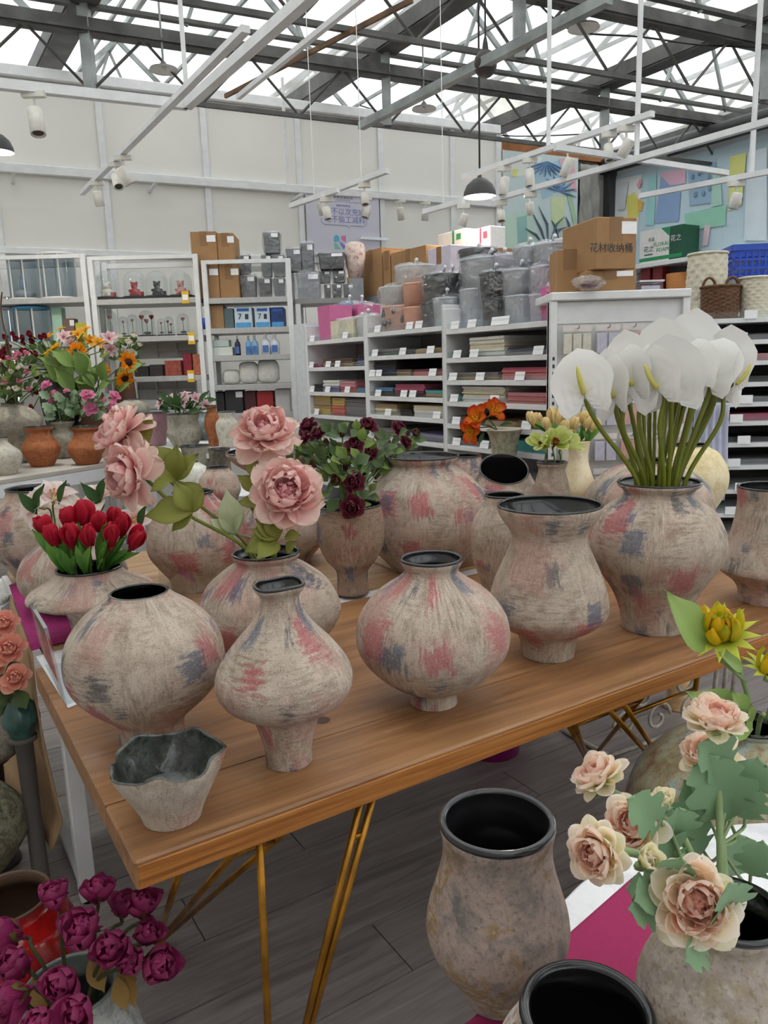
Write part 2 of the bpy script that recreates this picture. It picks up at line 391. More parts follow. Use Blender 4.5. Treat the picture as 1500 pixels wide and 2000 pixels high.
# recess with the hanging mural and grey tarpaulin, then the right wall
WC = Frame(WB.w(wr, .35, 0), math.pi/2-AA)
cx1 = WC.px(1192, 400).x
wc = struct(thing('wall_corner', None, None, WC.w(0, 0, 0), WC.rz))
ztop_c = WC.px(1080, 300).z
box('panel', -.1, cx1, .02, .08, 0, ztop_c, plain('#8b8783', .8, 0, 'grey_board', .1, 4), wc)
box('timber_band', -.05, WC.px(1180, 320).x, -.03, .02, WC.px(1080, 308).z, WC.px(1080, 282).z, plain('#9a6236', .7, 0, 'raw_timber', .2, 9), wc)
WR = Frame(WC.w(cx1, 0, 0), -(math.pi/2-abs(BA)))
xe = WR.px(1760, 300).x
wrr = struct(thing('wall_right', None, None, WR.w(0, 0, 0), WR.rz))
ztop_r = WR.px(1250, 331).z
box('panel', 0, xe, .02, .1, 0, ztop_r+.25, plain('#b9bcbc', .8, 0, 'pale_board', .05, 4), wrr)
MB().tube([(-.1, -.12, ztop_r+.12), (xe, -.12, ztop_r+.12)], .10, 10).build('rolled_blind', plain('#2c2b2b', .6, 0, 'dark_blind', .2, 6), wrr, True)
box('corner_post', -.06, .08, -.1, .03, 0, ztop_r+.2, plain('#3a3a3c', .6, 0, 'dark_post', .2, 6), wrr)

# unseen white panel walls around the viewer, added to block low side light
WL = struct(thing('unseen_wall_left', None, None, WB.w(wl, 0, 0), WB.rz)); WF = struct(thing('unseen_wall_front', None, None, WB.w(wl, -16, 0), WB.rz)); WE = struct(thing('unseen_wall_end', None, None, WB.w(wl+15.5, -16, 0), WB.rz))
for i in range(8): box('panel', -.1, 0, -16+i*2+.01, -14+i*2-.01, 0, 4.02, WHITEP, WL); box('panel', i*2+.01-.25, i*2+1.74, -.1, 0, 0, 4.02, WHITEP, WF); box('panel', 0, .1, i*1.3+.01, i*1.3+1.29, 0, 4.02, WHITEP, WE)
# ------------------------------------------------------------------ roof: gutters along b, gable glazing between, lattice girders along a
ZG = 4.25
roof = struct(thing('ceiling', None, None))
def uv_of(p):   # coordinates in the skewed (a,b) frame
    det = EA.x*EB.y-EA.y*EB.x
    return ((p.x*EB.y-p.y*EB.x)/det, (EA.x*p.y-EA.y*p.x)/det)
def ab(u, v, z): return EA*u+EB*v+Vector((0, 0, z))
g_u = sorted(uv_of(onz(*p, ZG))[0] for p in ((150, 72), (730, 115), (1225, 160)))
sp = (g_u[2]-g_u[0])/2
gut = [g_u[1]+sp*k for k in (-4, -3, -2, -1, 0, 1, 2, 3, 4)]
V0, V1 = -7.0, 13.5
RID = 1.25
def roofmat():
    m = bpy.data.materials.new('roof_sheet'); m.use_nodes = True; nt = m.node_tree; nt.nodes.clear()
    out = nt.nodes.new('ShaderNodeOutputMaterial'); t = nt.nodes.new('ShaderNodeBsdfTransparent'); tl = nt.nodes.new('ShaderNodeBsdfTranslucent')
    v = coords(nt, 'Object'); n = noise(nt, v, 1.3, 2, .6)
    c = ramp(nt, n, [(.3, '#e9e8e4'), (.6, '#fdfdfd')]); nt.links.new(c, t.inputs[0]); nt.links.new(c, tl.inputs[0])
    mx = nt.nodes.new('ShaderNodeMixShader'); mx.inputs[0].default_value = .12
    nt.links.new(t.outputs[0], mx.inputs[1]); nt.links.new(tl.outputs[0], mx.inputs[2]); nt.links.new(mx.outputs[0], out.inputs[0]); return m
ROOFM = roofmat()
NV = 7; dv = (V1-V0)/NV
for k in range(len(gut)-1):
    um = (gut[k]+gut[k+1])/2
    for j in range(NV):
        va, vb = V0+j*dv, V0+(j+1)*dv
        for ua, za, ub, zb in ((gut[k], ZG+.05, um, ZG+RID), (um, ZG+RID, gut[k+1], ZG+.05)):
            q = [ab(ua, va+.01, za), ab(ub, va+.01, zb), ab(ub, vb-.01, zb), ab(ua, vb-.01, za)]
            me = mesh('roof_sheet', q+[p+Vector((0, 0, .012)) for p in q], [(0, 1, 2, 3), (7, 6, 5, 4), (0, 4, 5, 1), (1, 5, 6, 2), (2, 6, 7, 3), (3, 7, 4, 0)])
            finish('roof_sheet', me, ROOFM, roof, False)
    MB().bar(ab(um, V0, ZG+RID-.03), ab(um, V1, ZG+RID-.03), .05, .06).build('ridge_bar', STEEL, roof)
    for f in (.6,):
        for s in (0, 1):
            u0 = gut[k] if s == 0 else gut[k+1]; u = u0+(um-u0)*f; z = ZG+.05+(RID-.05)*f-.03
            MB().bar(ab(u, V0, z), ab(u, V1, z), .03, .035).build('purlin', STEEL, roof)
for k, u in enumerate(gut):
    mb = MB()
    mb.bar(ab(u, V0, ZG), ab(u, V1, ZG), .19, .04); mb.bar(ab(u-.1, V0, ZG+.06), ab(u-.1, V1, ZG+.06), .02, .13); mb.bar(ab(u+.1, V0, ZG+.06), ab(u+.1, V1, ZG+.06), .02, .13)
    mb.build('gutter', DARKST, roof)
for j in range(NV+1):           # sloping rafters carrying the sheets
    v = V0+j*dv
    mb = MB()
    for k in range(len(gut)-1):
        um = (gut[k]+gut[k+1])/2
        mb.bar(ab(gut[k], v, ZG+.03), ab(um, v, ZG+RID-.04), .035, .05); mb.bar(ab(um, v, ZG+RID-.04), ab(gut[k+1], v, ZG+.03), .035, .05)
    mb.build('rafter_line', STEEL, roof)
v_g = [uv_of(onz(700, 145, ZG-.22))[1]]
v_g2 = uv_of(onz(1280, 52, ZG-.22))[1]
sg = v_g[0]-v_g2
for gi, v in enumerate([v_g[0]+4.2, v_g[0], v_g2, v_g2-4.2, v_g2-8.4]):
    u0, u1 = gut[0], gut[-1]
    mb = MB(); mb.bar(ab(u0, v, ZG-.02), ab(u1, v, ZG-.02), .06, .03); mb.bar(ab(u0, v, ZG-.17), ab(u1, v, ZG-.17), .10, .11)
    mb.bar(ab(u0, v-.06, ZG-.20), ab(u1, v-.06, ZG-.20), .02, .02); mb.build('girder_top_chord', DARKST, roof)
    MB().bar(ab(u0, v, ZG-.62), ab(u1, v, ZG-.62), .035, .035).build('girder_bottom_chord', DARKST, roof)
    for k in range(len(gut)-1):
        n = 6; st = (gut[k+1]-gut[k])/n
        for i in range(n):
            u = gut[k]+i*st; a = ab(u, v, ZG-.62 if i % 2 == 0 else ZG-.2); b = ab(u+st, v, ZG-.2 if i % 2 == 0 else ZG-.62)
            MB().tube([a, b], .012, 5).build('lattice_rod', DARKST, roof)
        um = (gut[k]+gut[k+1])/2
        for du in (-.5, .5): MB().bar(ab(um+du, v, ZG-.05), ab(um, v, ZG+RID-.05), .03, .03).build('ridge_tie', STEEL, roof)
        MB().bar(ab(gut[k], v, ZG-.62), ab(gut[k], v, ZG), .08, .08).build('girder_post', STEEL, roof)
# ------------------------------------------------------------------ tables
WOODA = wood('honey_pine', '#785335', '#9a6d46', '#b0845a', 1.0)
WOODE = wood('pine_edge', '#7a4818', '#a9692c', '#c08544', 1.6, (1, 3, 40), .35)
fA = Frame(onz(262, 1685, .75), rad(90-57.8))
LA, DA = 2.35, .97
tA = thing('display_table', 'long honey-brown pine table on gold hairpin legs in the foreground', 'table', fA.w(0, 0, 0), fA.rz)
nb = 5
for i in range(nb):
    y0, y1 = i*DA/nb, (i+1)*DA/nb
    o = box('plank', 0, LA, y0+.0002, y1-.0002, .697, .75, WOODA, tA, .0003 if i else .004)
box('front_edge', .004, LA-.004, -.003, 0.001, .702, .742, WOODE, tA, .001)
MB().lathe([(.0, .7502), (.017, .7502), (.017, .7508), (0, .7508)], 12, fA.px(630, 1404).x if False else (onz(630, 1407, .75)-fA.o).dot(fA.ex), (onz(630, 1407, .75)-fA.o).dot(fA.ey)).build('knot', plain('#4a3322', .5, 0, 'dark_knot'), tA)
def locA(p): return Vector(((p-fA.o).dot(fA.ex), (p-fA.o).dot(fA.ey), p.z))
legs = [((540, 2240), [(516, 1640), (716, 1560), (742, 1552)]), ((313, 1842), [(366, 1700), (492, 1650), (600, 1612)]),
        ((1150, 1492), [(1112, 1408), (1124, 1404), (1285, 1352)]), ((1330, 1545), [(1192, 1382), (1222, 1370), (1372, 1312)])]
for foot, tops in legs:
    f = locA(onz(*foot, 0.0)); f.z = .008
    lg = MB(); lg.lathe([(0, .0), (.016, .0), (.016, .008), (0, .008)], 8, f.x, f.y); lgo = lg.build('leg', GOLD, tA, True)
    for k, t in enumerate(tops):
        tp = locA(onz(*t, .70)); tp.y = max(.03, min(DA-.03, tp.y)); tp.z = .70
        MB().tube([f+Vector(((k-1)*.006, 0, 0)), tp], .0072, 8).build('rod', GOLD, lgo, True)
    # small welded link near the top
    a = locA(onz(*tops[1], .70)); a.y = max(.03, min(DA-.03, a.y)); a.z = .70
    b = locA(onz(*tops[2], .70)); b.y = max(.03, min(DA-.03, b.y)); b.z = .70
    MB().tube([a+(f-a)*.12, b+(f-b)*.12], .0055, 6).build('weld_link', GOLD, lgo, True)

# white-legged table behind it
fW = fA.sub(.05, .985)
LW, DW = 1.82, 1.15
tW = thing('display_table', 'white metal table with pale board top behind the pine table', 'table', fW.w(0, 0, 0), fW.rz)
box('top', 0, LW, 0, DW, .705, .738, WHITEM, tW, .003)
for i in range(3): box('board', i*LW/3+.02 if i else .02, (i+1)*LW/3-.002, .075, DW, .738, .75, wood('pale_pine_%d' % i, '#8d6a4a', '#ad8861', '#c5a57f', 1.0), tW, .002)
for x in (.0, .55, .95, 1.28, LW-.07):
    ys = (.02, DW-.06)
    for y in ys:
        lg = box('leg', x, x+.045, y, y+.045, 0.012, .705, WHITEM, tW, .003)
        MB().lathe([(0, 0), (.016, 0), (.016, .012), (0, .012)], 8, x+.022, y+.022).build('foot_pad', BLACKM, lg)
    box('rail', x+.006, x+.038, .065, DW-.06, .03, .06, WHITEM, tW, .002)

# sheets lying on the tables
def sheet(name, px, z, mat, label, cat, th=.002, wave=.0):
    pts = [onz(x, y, z) for x, y in px]; c = sum(pts, Vector())/len(pts)
    n = 14; vs = []; fs = []
    a, b, d, e = pts      # quad
    for j in range(n+1):
        for i in range(n+1):
            s, t = i/n, j/n; p = (a*(1-s)+b*s)*(1-t)+(e*(1-s)+d*s)*t
            vs.append(p-c+Vector((0, 0, wave*(.5+.5*math.sin(9*s+2*t))*math.sin(7*t+1)**2)))
    m = len(vs); vs += [v+Vector((0, 0, th)) for v in vs]
    q = n+1
    for j in range(n):
        for i in range(n):
            k = j*q+i; fs.append((k, k+q, k+q+1, k+1)); fs.append((m+k, m+k+1, m+k+q+1, m+k+q))
    ring = [i for i in range(q)]+[j*q+n for j in range(1, q)]+[n*q+i for i in range(n-1, -1, -1)]+[j*q for j in range(n-1, 0, -1)]
    for i in range(len(ring)): a1, b1 = ring[i], ring[(i+1) % len(ring)]; fs.append((a1, b1, m+b1, m+a1))
    o = finish(name, mesh(name, vs, fs), mat, None, True); o.location = c
    return tag(o, label, cat)
sheet('paper_sheet', [(133, 1384), (300, 1315), (250, 1235), (70, 1283)], .7505, PAPER, 'white paper sheet lying under the clear acrylic sign holder', 'paper')
FELT = plain('#a3256e', .9, 0, 'magenta_felt', .12, 60, .4)
sheet('felt_cloth', [(62, 1272), (240, 1225), (200, 1080), (18, 1146)], .7525, FELT, 'magenta felt cloth under the tulip vase at the left table end', 'cloth', .003, .004)
# brown kraft paper hanging down at the left end
kp = []
KRAFT = plain('#a98a66', .85, 0, 'kraft_felt', .06, 30)
top = [onz(30, 1160, .745), onz(75, 1280, .745), onz(118, 1385, .745)]
vs = []; fs = []; nn, mm = 10, 16
for j in range(mm+1):
    t = j/mm
    for i in range(nn+1):
        s = i/nn; p = top[0].lerp(top[2], s*.62); dr = Vector((-.012, -.0, 0))
        drop = Vector((0, 0, -.60*t*(1+.0*s)))
        out = Vector((-.75, -.55, 0))*(.015+.03*math.sin(3.0*t+2*s)*t+.10*t*(1-s)+.35*max(0, t-.88))
        vs.append(p+drop+out)
for j in range(mm):
    for i in range(nn): k = j*(nn+1)+i; fs.append((k, k+1, k+nn+2, k+nn+1))
o = finish('felt_drape', mesh('felt_drape', vs, fs), KRAFT); md = o.modifiers.new('thick', 'SOLIDIFY'); md.thickness = .004
tag(o, 'tan felt sheet hanging down over the left end of the tables', 'cloth')

# round white table in the foreground
c0 = onz(1240, 2020, .75)
rt = thing('round_table', 'round white table with faint grey marks in the right foreground', 'table', (0.60, 0.66, 0))
RT = .475
MARB = mottled('white_marble', 3.0, ['#d2d2d4', '#ececee', '#f3f3f4', '#f6f6f6'], .35, .3, bumpy=0.0, fine='#e9e9ea')
MB().lathe([(0, .715), (RT-.01, .715), (RT, .722), (RT, .745), (RT-.006, .75), (0, .75)], 72).build('table_top', MARB, rt, True)
MB().lathe([(.04, .03), (.035, .3), (.035, .715)], 16).build('column', WHITEM, rt, True)
MB().lathe([(0, 0), (.24, 0), (.24, .012), (.05, .03), (0, .03)], 32).build('base', WHITEM, rt, True)
CLOTHP = plain('#9c1f55', .85, 0, 'deep_pink_mesh_cloth', .06, 300, .3)
sheet('table_runner', [(900, 2010), (1330, 1960), (1330, 1760), (1235, 1715)], .7508, CLOTHP, 'deep pink woven runner across the round white table', 'cloth', .0012, .0)

# ------------------------------------------------------------------ vases
ALLV = {}
def vase(key, label, ax, by, z0, prof, mat, inmat=BLACKG, seg=56, wob=.004, ruf=None, thick=.007, hollow=.75, rimr=.0035, group='vases', name='vase', lip=True, tilt=None, D=None, flat=1.0):
    """ax: column of the axis at the foot, by: row where the foot meets its support (front), prof: (row, half width in px) from rim to foot"""
    if D is not None: pf = ond(ax, by, D); z0 = pf.z
    else: pf = onz(ax, by, z0)
    hd = Vector((pf.x, pf.y, 0)).normalized(); rb = prof[-1][1]*depth(pf)/F
    C = pf+hd*rb
    pts = []
    e0 = by-proj((C.x, C.y, z0))[1]; roww = max(prof[:-1], key=lambda q: q[1])[0]
    prof = [(row-(e0*(row-roww)/(by-roww) if row > roww and by > roww else 0), hw) for row, hw in prof]
    for i, (row, hw) in enumerate(prof):
        if i == len(prof)-1: z = z0
        else:
            lo, hi = z0-.1, z0+3.0
            for _ in range(40):
                mi = (lo+hi)/2
                if proj((C.x, C.y, mi))[1] > row: lo = mi
                else: hi = mi
            z = lo
        P = Vector((C.x, C.y, z)); pts.append(Vector((hw*depth(P)/F, z-z0, 0)))
    pts.reverse()
    H = pts[-1].y
    pr = smoothpts(pts, 6); rm = max(p.x for p in pr)
    t = thing(name, label, 'vase', (C.x, C.y, z0), R_.uniform(-.6, .6), group)
    rs = random.Random(hash(key) % 9973 if False else sum(ord(ch)*(i+3) for i, ch in enumerate(key)))
    ph = [rs.uniform(0, 6.28) for _ in range(6)]
    def wobf(a, y): return 1+wob*(math.sin(2*a+ph[0]+y*5)+math.sin(3*a+ph[1]-y*8)+.7*math.sin(5*a+ph[2]+y*19))
    vs = []; uv = []; fs = []
    ys = [p.y for p in pr]
    # outer wall
    for p in pr:
        for k in range(seg+1):
            a = 2*math.pi*k/seg; r = max(p.x, .001)*wobf(a, p.y); zz = p.y
            if ruf: dr, dz = ruf(a, p.y/H); r += dr*rm; zz += dz*H
            vs.append((r*math.cos(a), flat*r*math.sin(a), zz)); uv.append((a*rm, p.y))
    n = len(pr); q = seg+1
    for i in range(n-1):
        for k in range(seg): fs.append((i*q+k, i*q+k+1, (i+1)*q+k+1, (i+1)*q+k))
    b0 = len(vs); vs.append((0, 0, 0)); uv.append((0, 0))
    for k in range(seg): fs.append((b0, k+1, k))
    me = mesh('body', vs, fs, uv); finish('body', me, mat, t)
    # interior with rolled rim
    zi = H*(1-hollow) if hollow < 1 else thick*1.5
    inner = []
    for p in reversed(pr):
        if p.y >= zi: inner.append((max(p.x-thick, .003), p.y))
    vs = []; fs = []; uv = []
    top = pr[-1]
    loop = [(top.x+.0004, H-rimr*.9), (top.x+rimr*.35, H-rimr*.3), (top.x, H+rimr*.5), (top.x-thick*.5, H+rimr*.75), (top.x-thick, H)] if lip else [(top.x+.0004, H-.001), (top.x-thick*.4, H+.002), (top.x-thick, H)]
    loop += inner[1:]+[(0.001, inner[-1][1])]
    for r, y in loop:
        for k in range(seg):
            a = 2*math.pi*k/seg; rr = r*wobf(a, y); zz = y
            if ruf: dr, dz = ruf(a, y/H); rr += dr*rm; zz += dz*H
            vs.append((rr*math.cos(a), flat*rr*math.sin(a), zz))
    for i in range(len(loop)-1):
        for k in range(seg): k2 = (k+1) % seg; fs.append((i*seg+k, i*seg+k2, (i+1)*seg+k2, (i+1)*seg+k))
    io = finish('glazed_interior', mesh('glazed_interior', vs, fs), inmat, t)
    if inmat is BLACKG: io['label'] = 'black glazed rim and inside'
    ALLV[key] = dict(o=t, C=C, z0=z0, H=H, rim=pts[-1].x, top=Vector((C.x, C.y, z0+H)), r=rm, prof=pr)
    return t
def VM(seed, **kw): return vasemat('brushed_clay_%d' % seed, seed, **kw)
GP = 'pink and blue brushed clay vases'
vase('globe_front', 'round brushed clay vase with wide black mouth behind the ruffled bowl', 300, 1462, .75,
     [(1156, 57), (1166, 66), (1200, 112), (1240, 143), (1285, 152), (1330, 143), (1370, 116), (1400, 85), (1425, 65), (1462, 62)], VM(1), lip=False, group=GP)
def ruf1(a, t):
    k = (max(0, t-.3)/.7)**1.4
    return (.06*k*math.sin(5*a+.6)+.02*k*math.sin(11*a+2)+.03*k*math.sin(2*a), .05*k*math.sin(5*a+2.4)+.02*k*math.sin(3*a+1)+.012*k*math.sin(11*a))
INB = mottled('olive_black_glaze', 2.0, ['#1d201f', '#33342f', '#4a4f4a', '#2b2f33'], 2.0, .25, coat=.5, bumpy=.25, fine='#4a3d1c')
vase('ruffle', 'small pale clay bowl with ruffled rim at the front table corner', 340, 1622, .75,
     [(1475, 108), (1500, 103), (1530, 92), (1565, 76), (1600, 62), (1622, 56)], VM(2, light='#d0c5b8', mid='#b3a596', dark='#8a7663', amount=.12), INB, ruf=ruf1, wob=.003, lip=False, hollow=.62, thick=.006, name='bowl')
vase('mushroom', 'mushroom-shaped brushed clay vase with pinched black mouth, front of table', 566, 1508, .75,
     [(1140, 50), (1148, 49), (1165, 38), (1190, 43), (1220, 63), (1260, 100), (1300, 128), (1330, 134), (1360, 122), (1382, 95), (1398, 70), (1425, 58), (1470, 47), (1508, 45)], VM(3, amount=1.0), group=GP,
     ruf=lambda a, t: (.012*max(0, t-.8)*5*math.sin(2*a+1), .006*max(0, t-.85)*6*math.sin(3*a)), wob=.004)
vase('globe_mid', 'round brushed clay vase with small foot at the front centre of the table', 848, 1390, .75,
     [(1090, 61), (1098, 60), (1112, 53), (1125, 62), (1160, 112), (1200, 142), (1240, 150), (1280, 140), (1320, 108), (1345, 75), (1358, 50), (1370, 44), (1390, 46)], VM(4), group=GP)
vase('big_round', 'largest round brushed clay vase with a broad pink patch, behind the front globe', 832, 1124, .75,
     [(890, 70), (897, 68), (910, 62), (930, 88), (960, 116), (1000, 128), (1040, 124), (1075, 106), (1100, 84), (1124, 66)], VM(5, amount=1.15, pinkwash=.6), group=GP)
vase('wide_mouth', 'pear-shaped brushed clay vase with wide flared bowl mouth', 1070, 1296, .75,
     [(985, 101), (994, 101), (1012, 92), (1035, 76), (1052, 72), (1080, 82), (1130, 104), (1170, 114), (1200, 112), (1225, 90), (1240, 65), (1260, 55), (1296, 50)], VM(6, amount=.9), group=GP, wob=.004)
vase('anthurium', 'tall brushed clay vase on broad base holding the white anthuriums', 1276, 1244, .75,
     [(940, 79), (947, 78), (960, 66), (975, 78), (1000, 108), (1040, 127), (1080, 127), (1120, 108), (1160, 84), (1200, 68), (1244, 60)], VM(7), group=GP)
vase('right_edge', 'brushed clay vase with straight neck and wide waist at the right picture edge', 1492, 1186, .75,
     [(950, 62), (956, 62), (985, 60), (1040, 68), (1080, 82), (1105, 90), (1118, 84), (1140, 60), (1160, 50), (1186, 48)], VM(8, dark='#5f5342'), group=GP)
vase('peony', 'round brushed clay vase holding the pink peonies', 533, 1305, .75,
     [(1078, 66), (1086, 65), (1096, 60), (1110, 82), (1140, 118), (1180, 138), (1215, 134), (1255, 108), (1280, 75), (1305, 58)], VM(9), group=GP)
vase('tulip', 'flat disc-shaped brushed clay vase holding the red tulips', 190, 1262, .753,
     [(1108, 62), (1116, 62), (1130, 78), (1145, 108), (1157, 119), (1166, 112), (1178, 80), (1190, 56), (1215, 45), (1262, 42)], VM(10), group=GP)
vase('behind_tulip', 'round brushed clay vase on magenta felt behind the tulip vase', 152, 1200, .756,
     [(1052, 50), (1060, 58), (1085, 88), (1115, 101), (1145, 98), (1175, 80), (1200, 60)], VM(11), group=GP)
vase('far_left', 'large round brushed clay vase with wide mouth at the far left', 95, 1140, .75,
     [(952, 59), (960, 58), (972, 66), (1000, 92), (1035, 103), (1070, 97), (1100, 75), (1140, 52)], VM(12, pinkwash=.7), group=GP)
vase('hatched', 'bulging brushed clay vase with narrow black mouth behind the peony stems', 392, 1158, .75,
     [(960, 40), (968, 40), (982, 52), (1010, 80), (1045, 94), (1080, 92), (1110, 75), (1135, 58), (1158, 52)], VM(13), group=GP)
vase('chalice', 'tall brushed clay vase with wide shallow bowl top above a swollen belly', 548, 1110, .75,
     [(880, 92), (888, 91), (905, 72), (922, 46), (940, 34), (965, 45), (1000, 80), (1030, 97), (1060, 93), (1085, 74), (1110, 56)], VM(14), group=GP)
vase('dark_foot', 'dark footed clay bowl vase holding the maroon flower bush', 690, 1166, .75,
     [(985, 62), (992, 62), (1020, 66), (1060, 64), (1095, 50), (1115, 34), (1130, 30), (1166, 31)], VM(15, light='#a8927e', mid='#8a6f5c', dark='#4d3a2c', pink='#7d2f38'), group=GP)
vase('behind_big', 'brushed clay vase half hidden behind the largest round vase', 908, 1056, .75,
     [(889, 34), (895, 34), (908, 40), (935, 52), (970, 58), (1010, 52), (1056, 38)], VM(16, pinkwash=.6), group=GP)
vase('narrow_back', 'brushed clay vase with small black mouth left of the bowl-mouthed vase', 985, 1178, .75,
     [(966, 38), (972, 38), (985, 42), (1010, 58), (1045, 66), (1090, 62), (1130, 50), (1178, 36)], VM(17, pinkwash=.5), group=GP)
vase('slanted', 'squat brushed clay vase with a wide slanted black opening at the back', 985, 1088, .75,
     [(915, 48), (925, 50), (950, 62), (985, 66), (1020, 60), (1088, 42)], VM(18, pinkwash=.5), group=GP, ruf=lambda a, t: (0, .14*max(0, t-.5)*2*math.sin(a+.55)), hollow=.9)
vase('orchid', 'small ribbed clay vase holding the green orchids', 1076, 1052, .85,
     [(902, 29), (908, 28), (916, 25), (940, 31), (965, 36), (1000, 36), (1052, 30)], VM(19, light='#b4a698', mid='#8f8172', dark='#4e443b', amount=.5), group=GP, ruf=lambda a, t: (.05*math.sin(9*a)*(1-t*.6), 0), wob=.008)
CREAM = mottled('cream_glaze', 5, ['#d8bf92', '#e5d1ab', '#ecdcbc', '#f0e4cb'], .6, .5, bumpy=.05, fine='#d8c49a')
vase('cream_tulip', 'smooth cream vase holding the yellow tulips', 1128, 1000, .9,
     [(862, 22), (870, 21), (895, 18), (920, 24), (945, 33), (965, 35), (1000, 27)], CREAM, CREAM, group='plain background vases')
vase('behind_anth', 'round brushed clay vase behind the anthurium vase', 1262, 1105, .75,
     [(898, 42), (905, 44), (920, 78), (950, 112), (985, 122), (1020, 110), (1105, 55)], VM(20, amount=.7, pinkwash=.5), group=GP)
YEL = mottled('pale_yellow_clay', 8, ['#cdb887', '#dccb9d', '#e4d8b4', '#e9e0c4'], .8, .7, bumpy=.2, fine='#b9a677')
vase('yellow_round', 'round pale yellow clay vase right behind the anthurium stems', 1340, 1014, .85,
     [(868, 36), (874, 38), (885, 55), (915, 72), (945, 74), (980, 62), (1014, 42)], YEL, group='plain background vases')
PLANT = mottled('flaked_planter', 9, ['#6f6c58', '#a9a790', '#bdbba8', '#8f8d72'], 1.2, .8, fine='#9c8f2a')
vase('planter', 'flared grey-green flaked planter holding the orange flower', 985, 905, 1.02,
     [(838, 35), (842, 34), (852, 30), (872, 26), (905, 22)], PLANT, plain('#d8d2bd', .6, 0, 'cream_inside'), group='plain background vases')
# foreground vases on the round table and big floor pots
SPOT = mottled('grey_pink_mottled', 21, ['#6d6763', '#8f8078', '#a38f86', '#8c6f4a', '#b5a69c'], 1.8, .75, fine='#5a5048')
vase('fore_tall', 'tall mottled grey-brown vase with glossy black mouth on the round table', 972, 1992, .752,
     [(1602, 111), (1618, 111), (1640, 106), (1680, 108), (1730, 121), (1780, 136), (1820, 137), (1870, 120), (1910, 98), (1950, 76), (1992, 62)], SPOT, name='vase', group='vases on the round white table', rimr=.005, thick=.008)
SPOT2 = mottled('white_brown_mottled', 24, ['#6b5a4c', '#b8ada6', '#cfc8c4', '#8d6f52', '#d8d2cc'], 2.0, .8, fine='#5c4c40')
vase('fore_low', 'rough white and brown vase with wide black mouth at the bottom edge', 1138, 2330, .752,
     [(1975, 128), (1992, 128), (2030, 150), (2080, 178), (2140, 182), (2210, 165), (2330, 100)], SPOT2, group='vases on the round white table', rimr=.005, thick=.009)
SPOT3 = mottled('ochre_grey_mottled', 27, ['#8a7a55', '#a99d92', '#9a8d86', '#b7aca3', '#86765a'], 1.5, .8, fine='#6d6350')
vase('fore_right', 'mottled ochre and grey vase holding the peach ranunculus flowers', 1406, 2180, .752,
     [(1775, 98), (1790, 97), (1815, 88), (1850, 120), (1900, 158), (1950, 172), (2000, 165), (2060, 130), (2180, 85)], SPOT3, group='vases on the round white table', rimr=.004)
RUSTG = mottled('rust_celadon', 30, ['#7d4a2a', '#8d8468', '#a39a7c', '#9fb0a6', '#8a7f62'], .9, .4, coat=.35, bumpy=.25, fine='#7a4a2c')
vase('fore_rust', 'large glossy celadon and rust floor vase behind the round table', 1430, 1985, .0,
     [(1412, 62), (1420, 60), (1428, 58), (1440, 90), (1470, 150), (1520, 200), (1580, 222), (1650, 222), (1720, 200), (1820, 150), (1985, 95)], RUSTG, group='big floor vases', thick=.012)
REDG = mottled('red_lacquer', 33, ['#7c0f12', '#a51418', '#b81a1c', '#c02a24'], .6, .2, coat=.7, bumpy=.03, fine='#8b1014')
vase('red_pot', 'glossy red round vase with a wide mouth on the floor', 50, 2030, .0,
     [(1752, 82), (1762, 80), (1775, 84), (1800, 110), (1840, 122), (1890, 112), (1950, 85), (2030, 60)], REDG, plain('#5f4838', .6, 0, 'brown_inside'), group='big floor vases')
GRWH = mottled('grey_white_glaze', 36, ['#6f7472', '#a8aaa6', '#bcbdb8', '#8e928e'], 1.2, .5, coat=.3, fine='#5d625f')
vase('rosebud_pot', 'grey-white glazed vase holding the purple rose buds', 178, 2260, .0,
     [(1925, 88), (1940, 86), (1965, 84), (2000, 112), (2060, 130), (2130, 115), (2260, 75)], GRWH, plain('#77807c', .4, 0, 'grey_inside'), group='big floor vases')
MOSS = mottled('mossy_stone', 39, ['#3f3b30', '#6f6c58', '#8b8a74', '#6a5d4a', '#9b9a86'], 1.6, .9, bumpy=.6, fine='#35312a')
MOSS2 = mottled('grey_stone', 42, ['#4b4640', '#837e74', '#9b968b', '#6e6455'], 1.6, .9, bumpy=.6, fine='#3d3833')
vase('stone_high', 'rough grey stone-like jar at the left edge, upper of two', -25, 1500, .36,
     [(1395, 26), (1402, 30), (1415, 48), (1445, 72), (1478, 70), (1500, 52)], MOSS2, group='stone jars at the left edge')
vase('stone_low', 'mossy stone-like jar at the left edge, lower of two', -35, 1720, .12,
     [(1528, 30), (1536, 34), (1550, 60), (1590, 92), (1630, 97), (1670, 82), (1720, 55)], MOSS, group='stone jars at the left edge')
TEAL = mottled('teal_glaze', 45, ['#23403c', '#2f524c', '#3b6159', '#45706a'], .8, .25, coat=.5, bumpy=.05, fine='#22403a')
vase('teal', 'dark teal glazed vase holding coral roses at the left edge', 46, 1445, .50,
     [(1362, 20), (1368, 21), (1385, 32), (1405, 36), (1425, 30), (1445, 22)], TEAL, group='plain background vases')
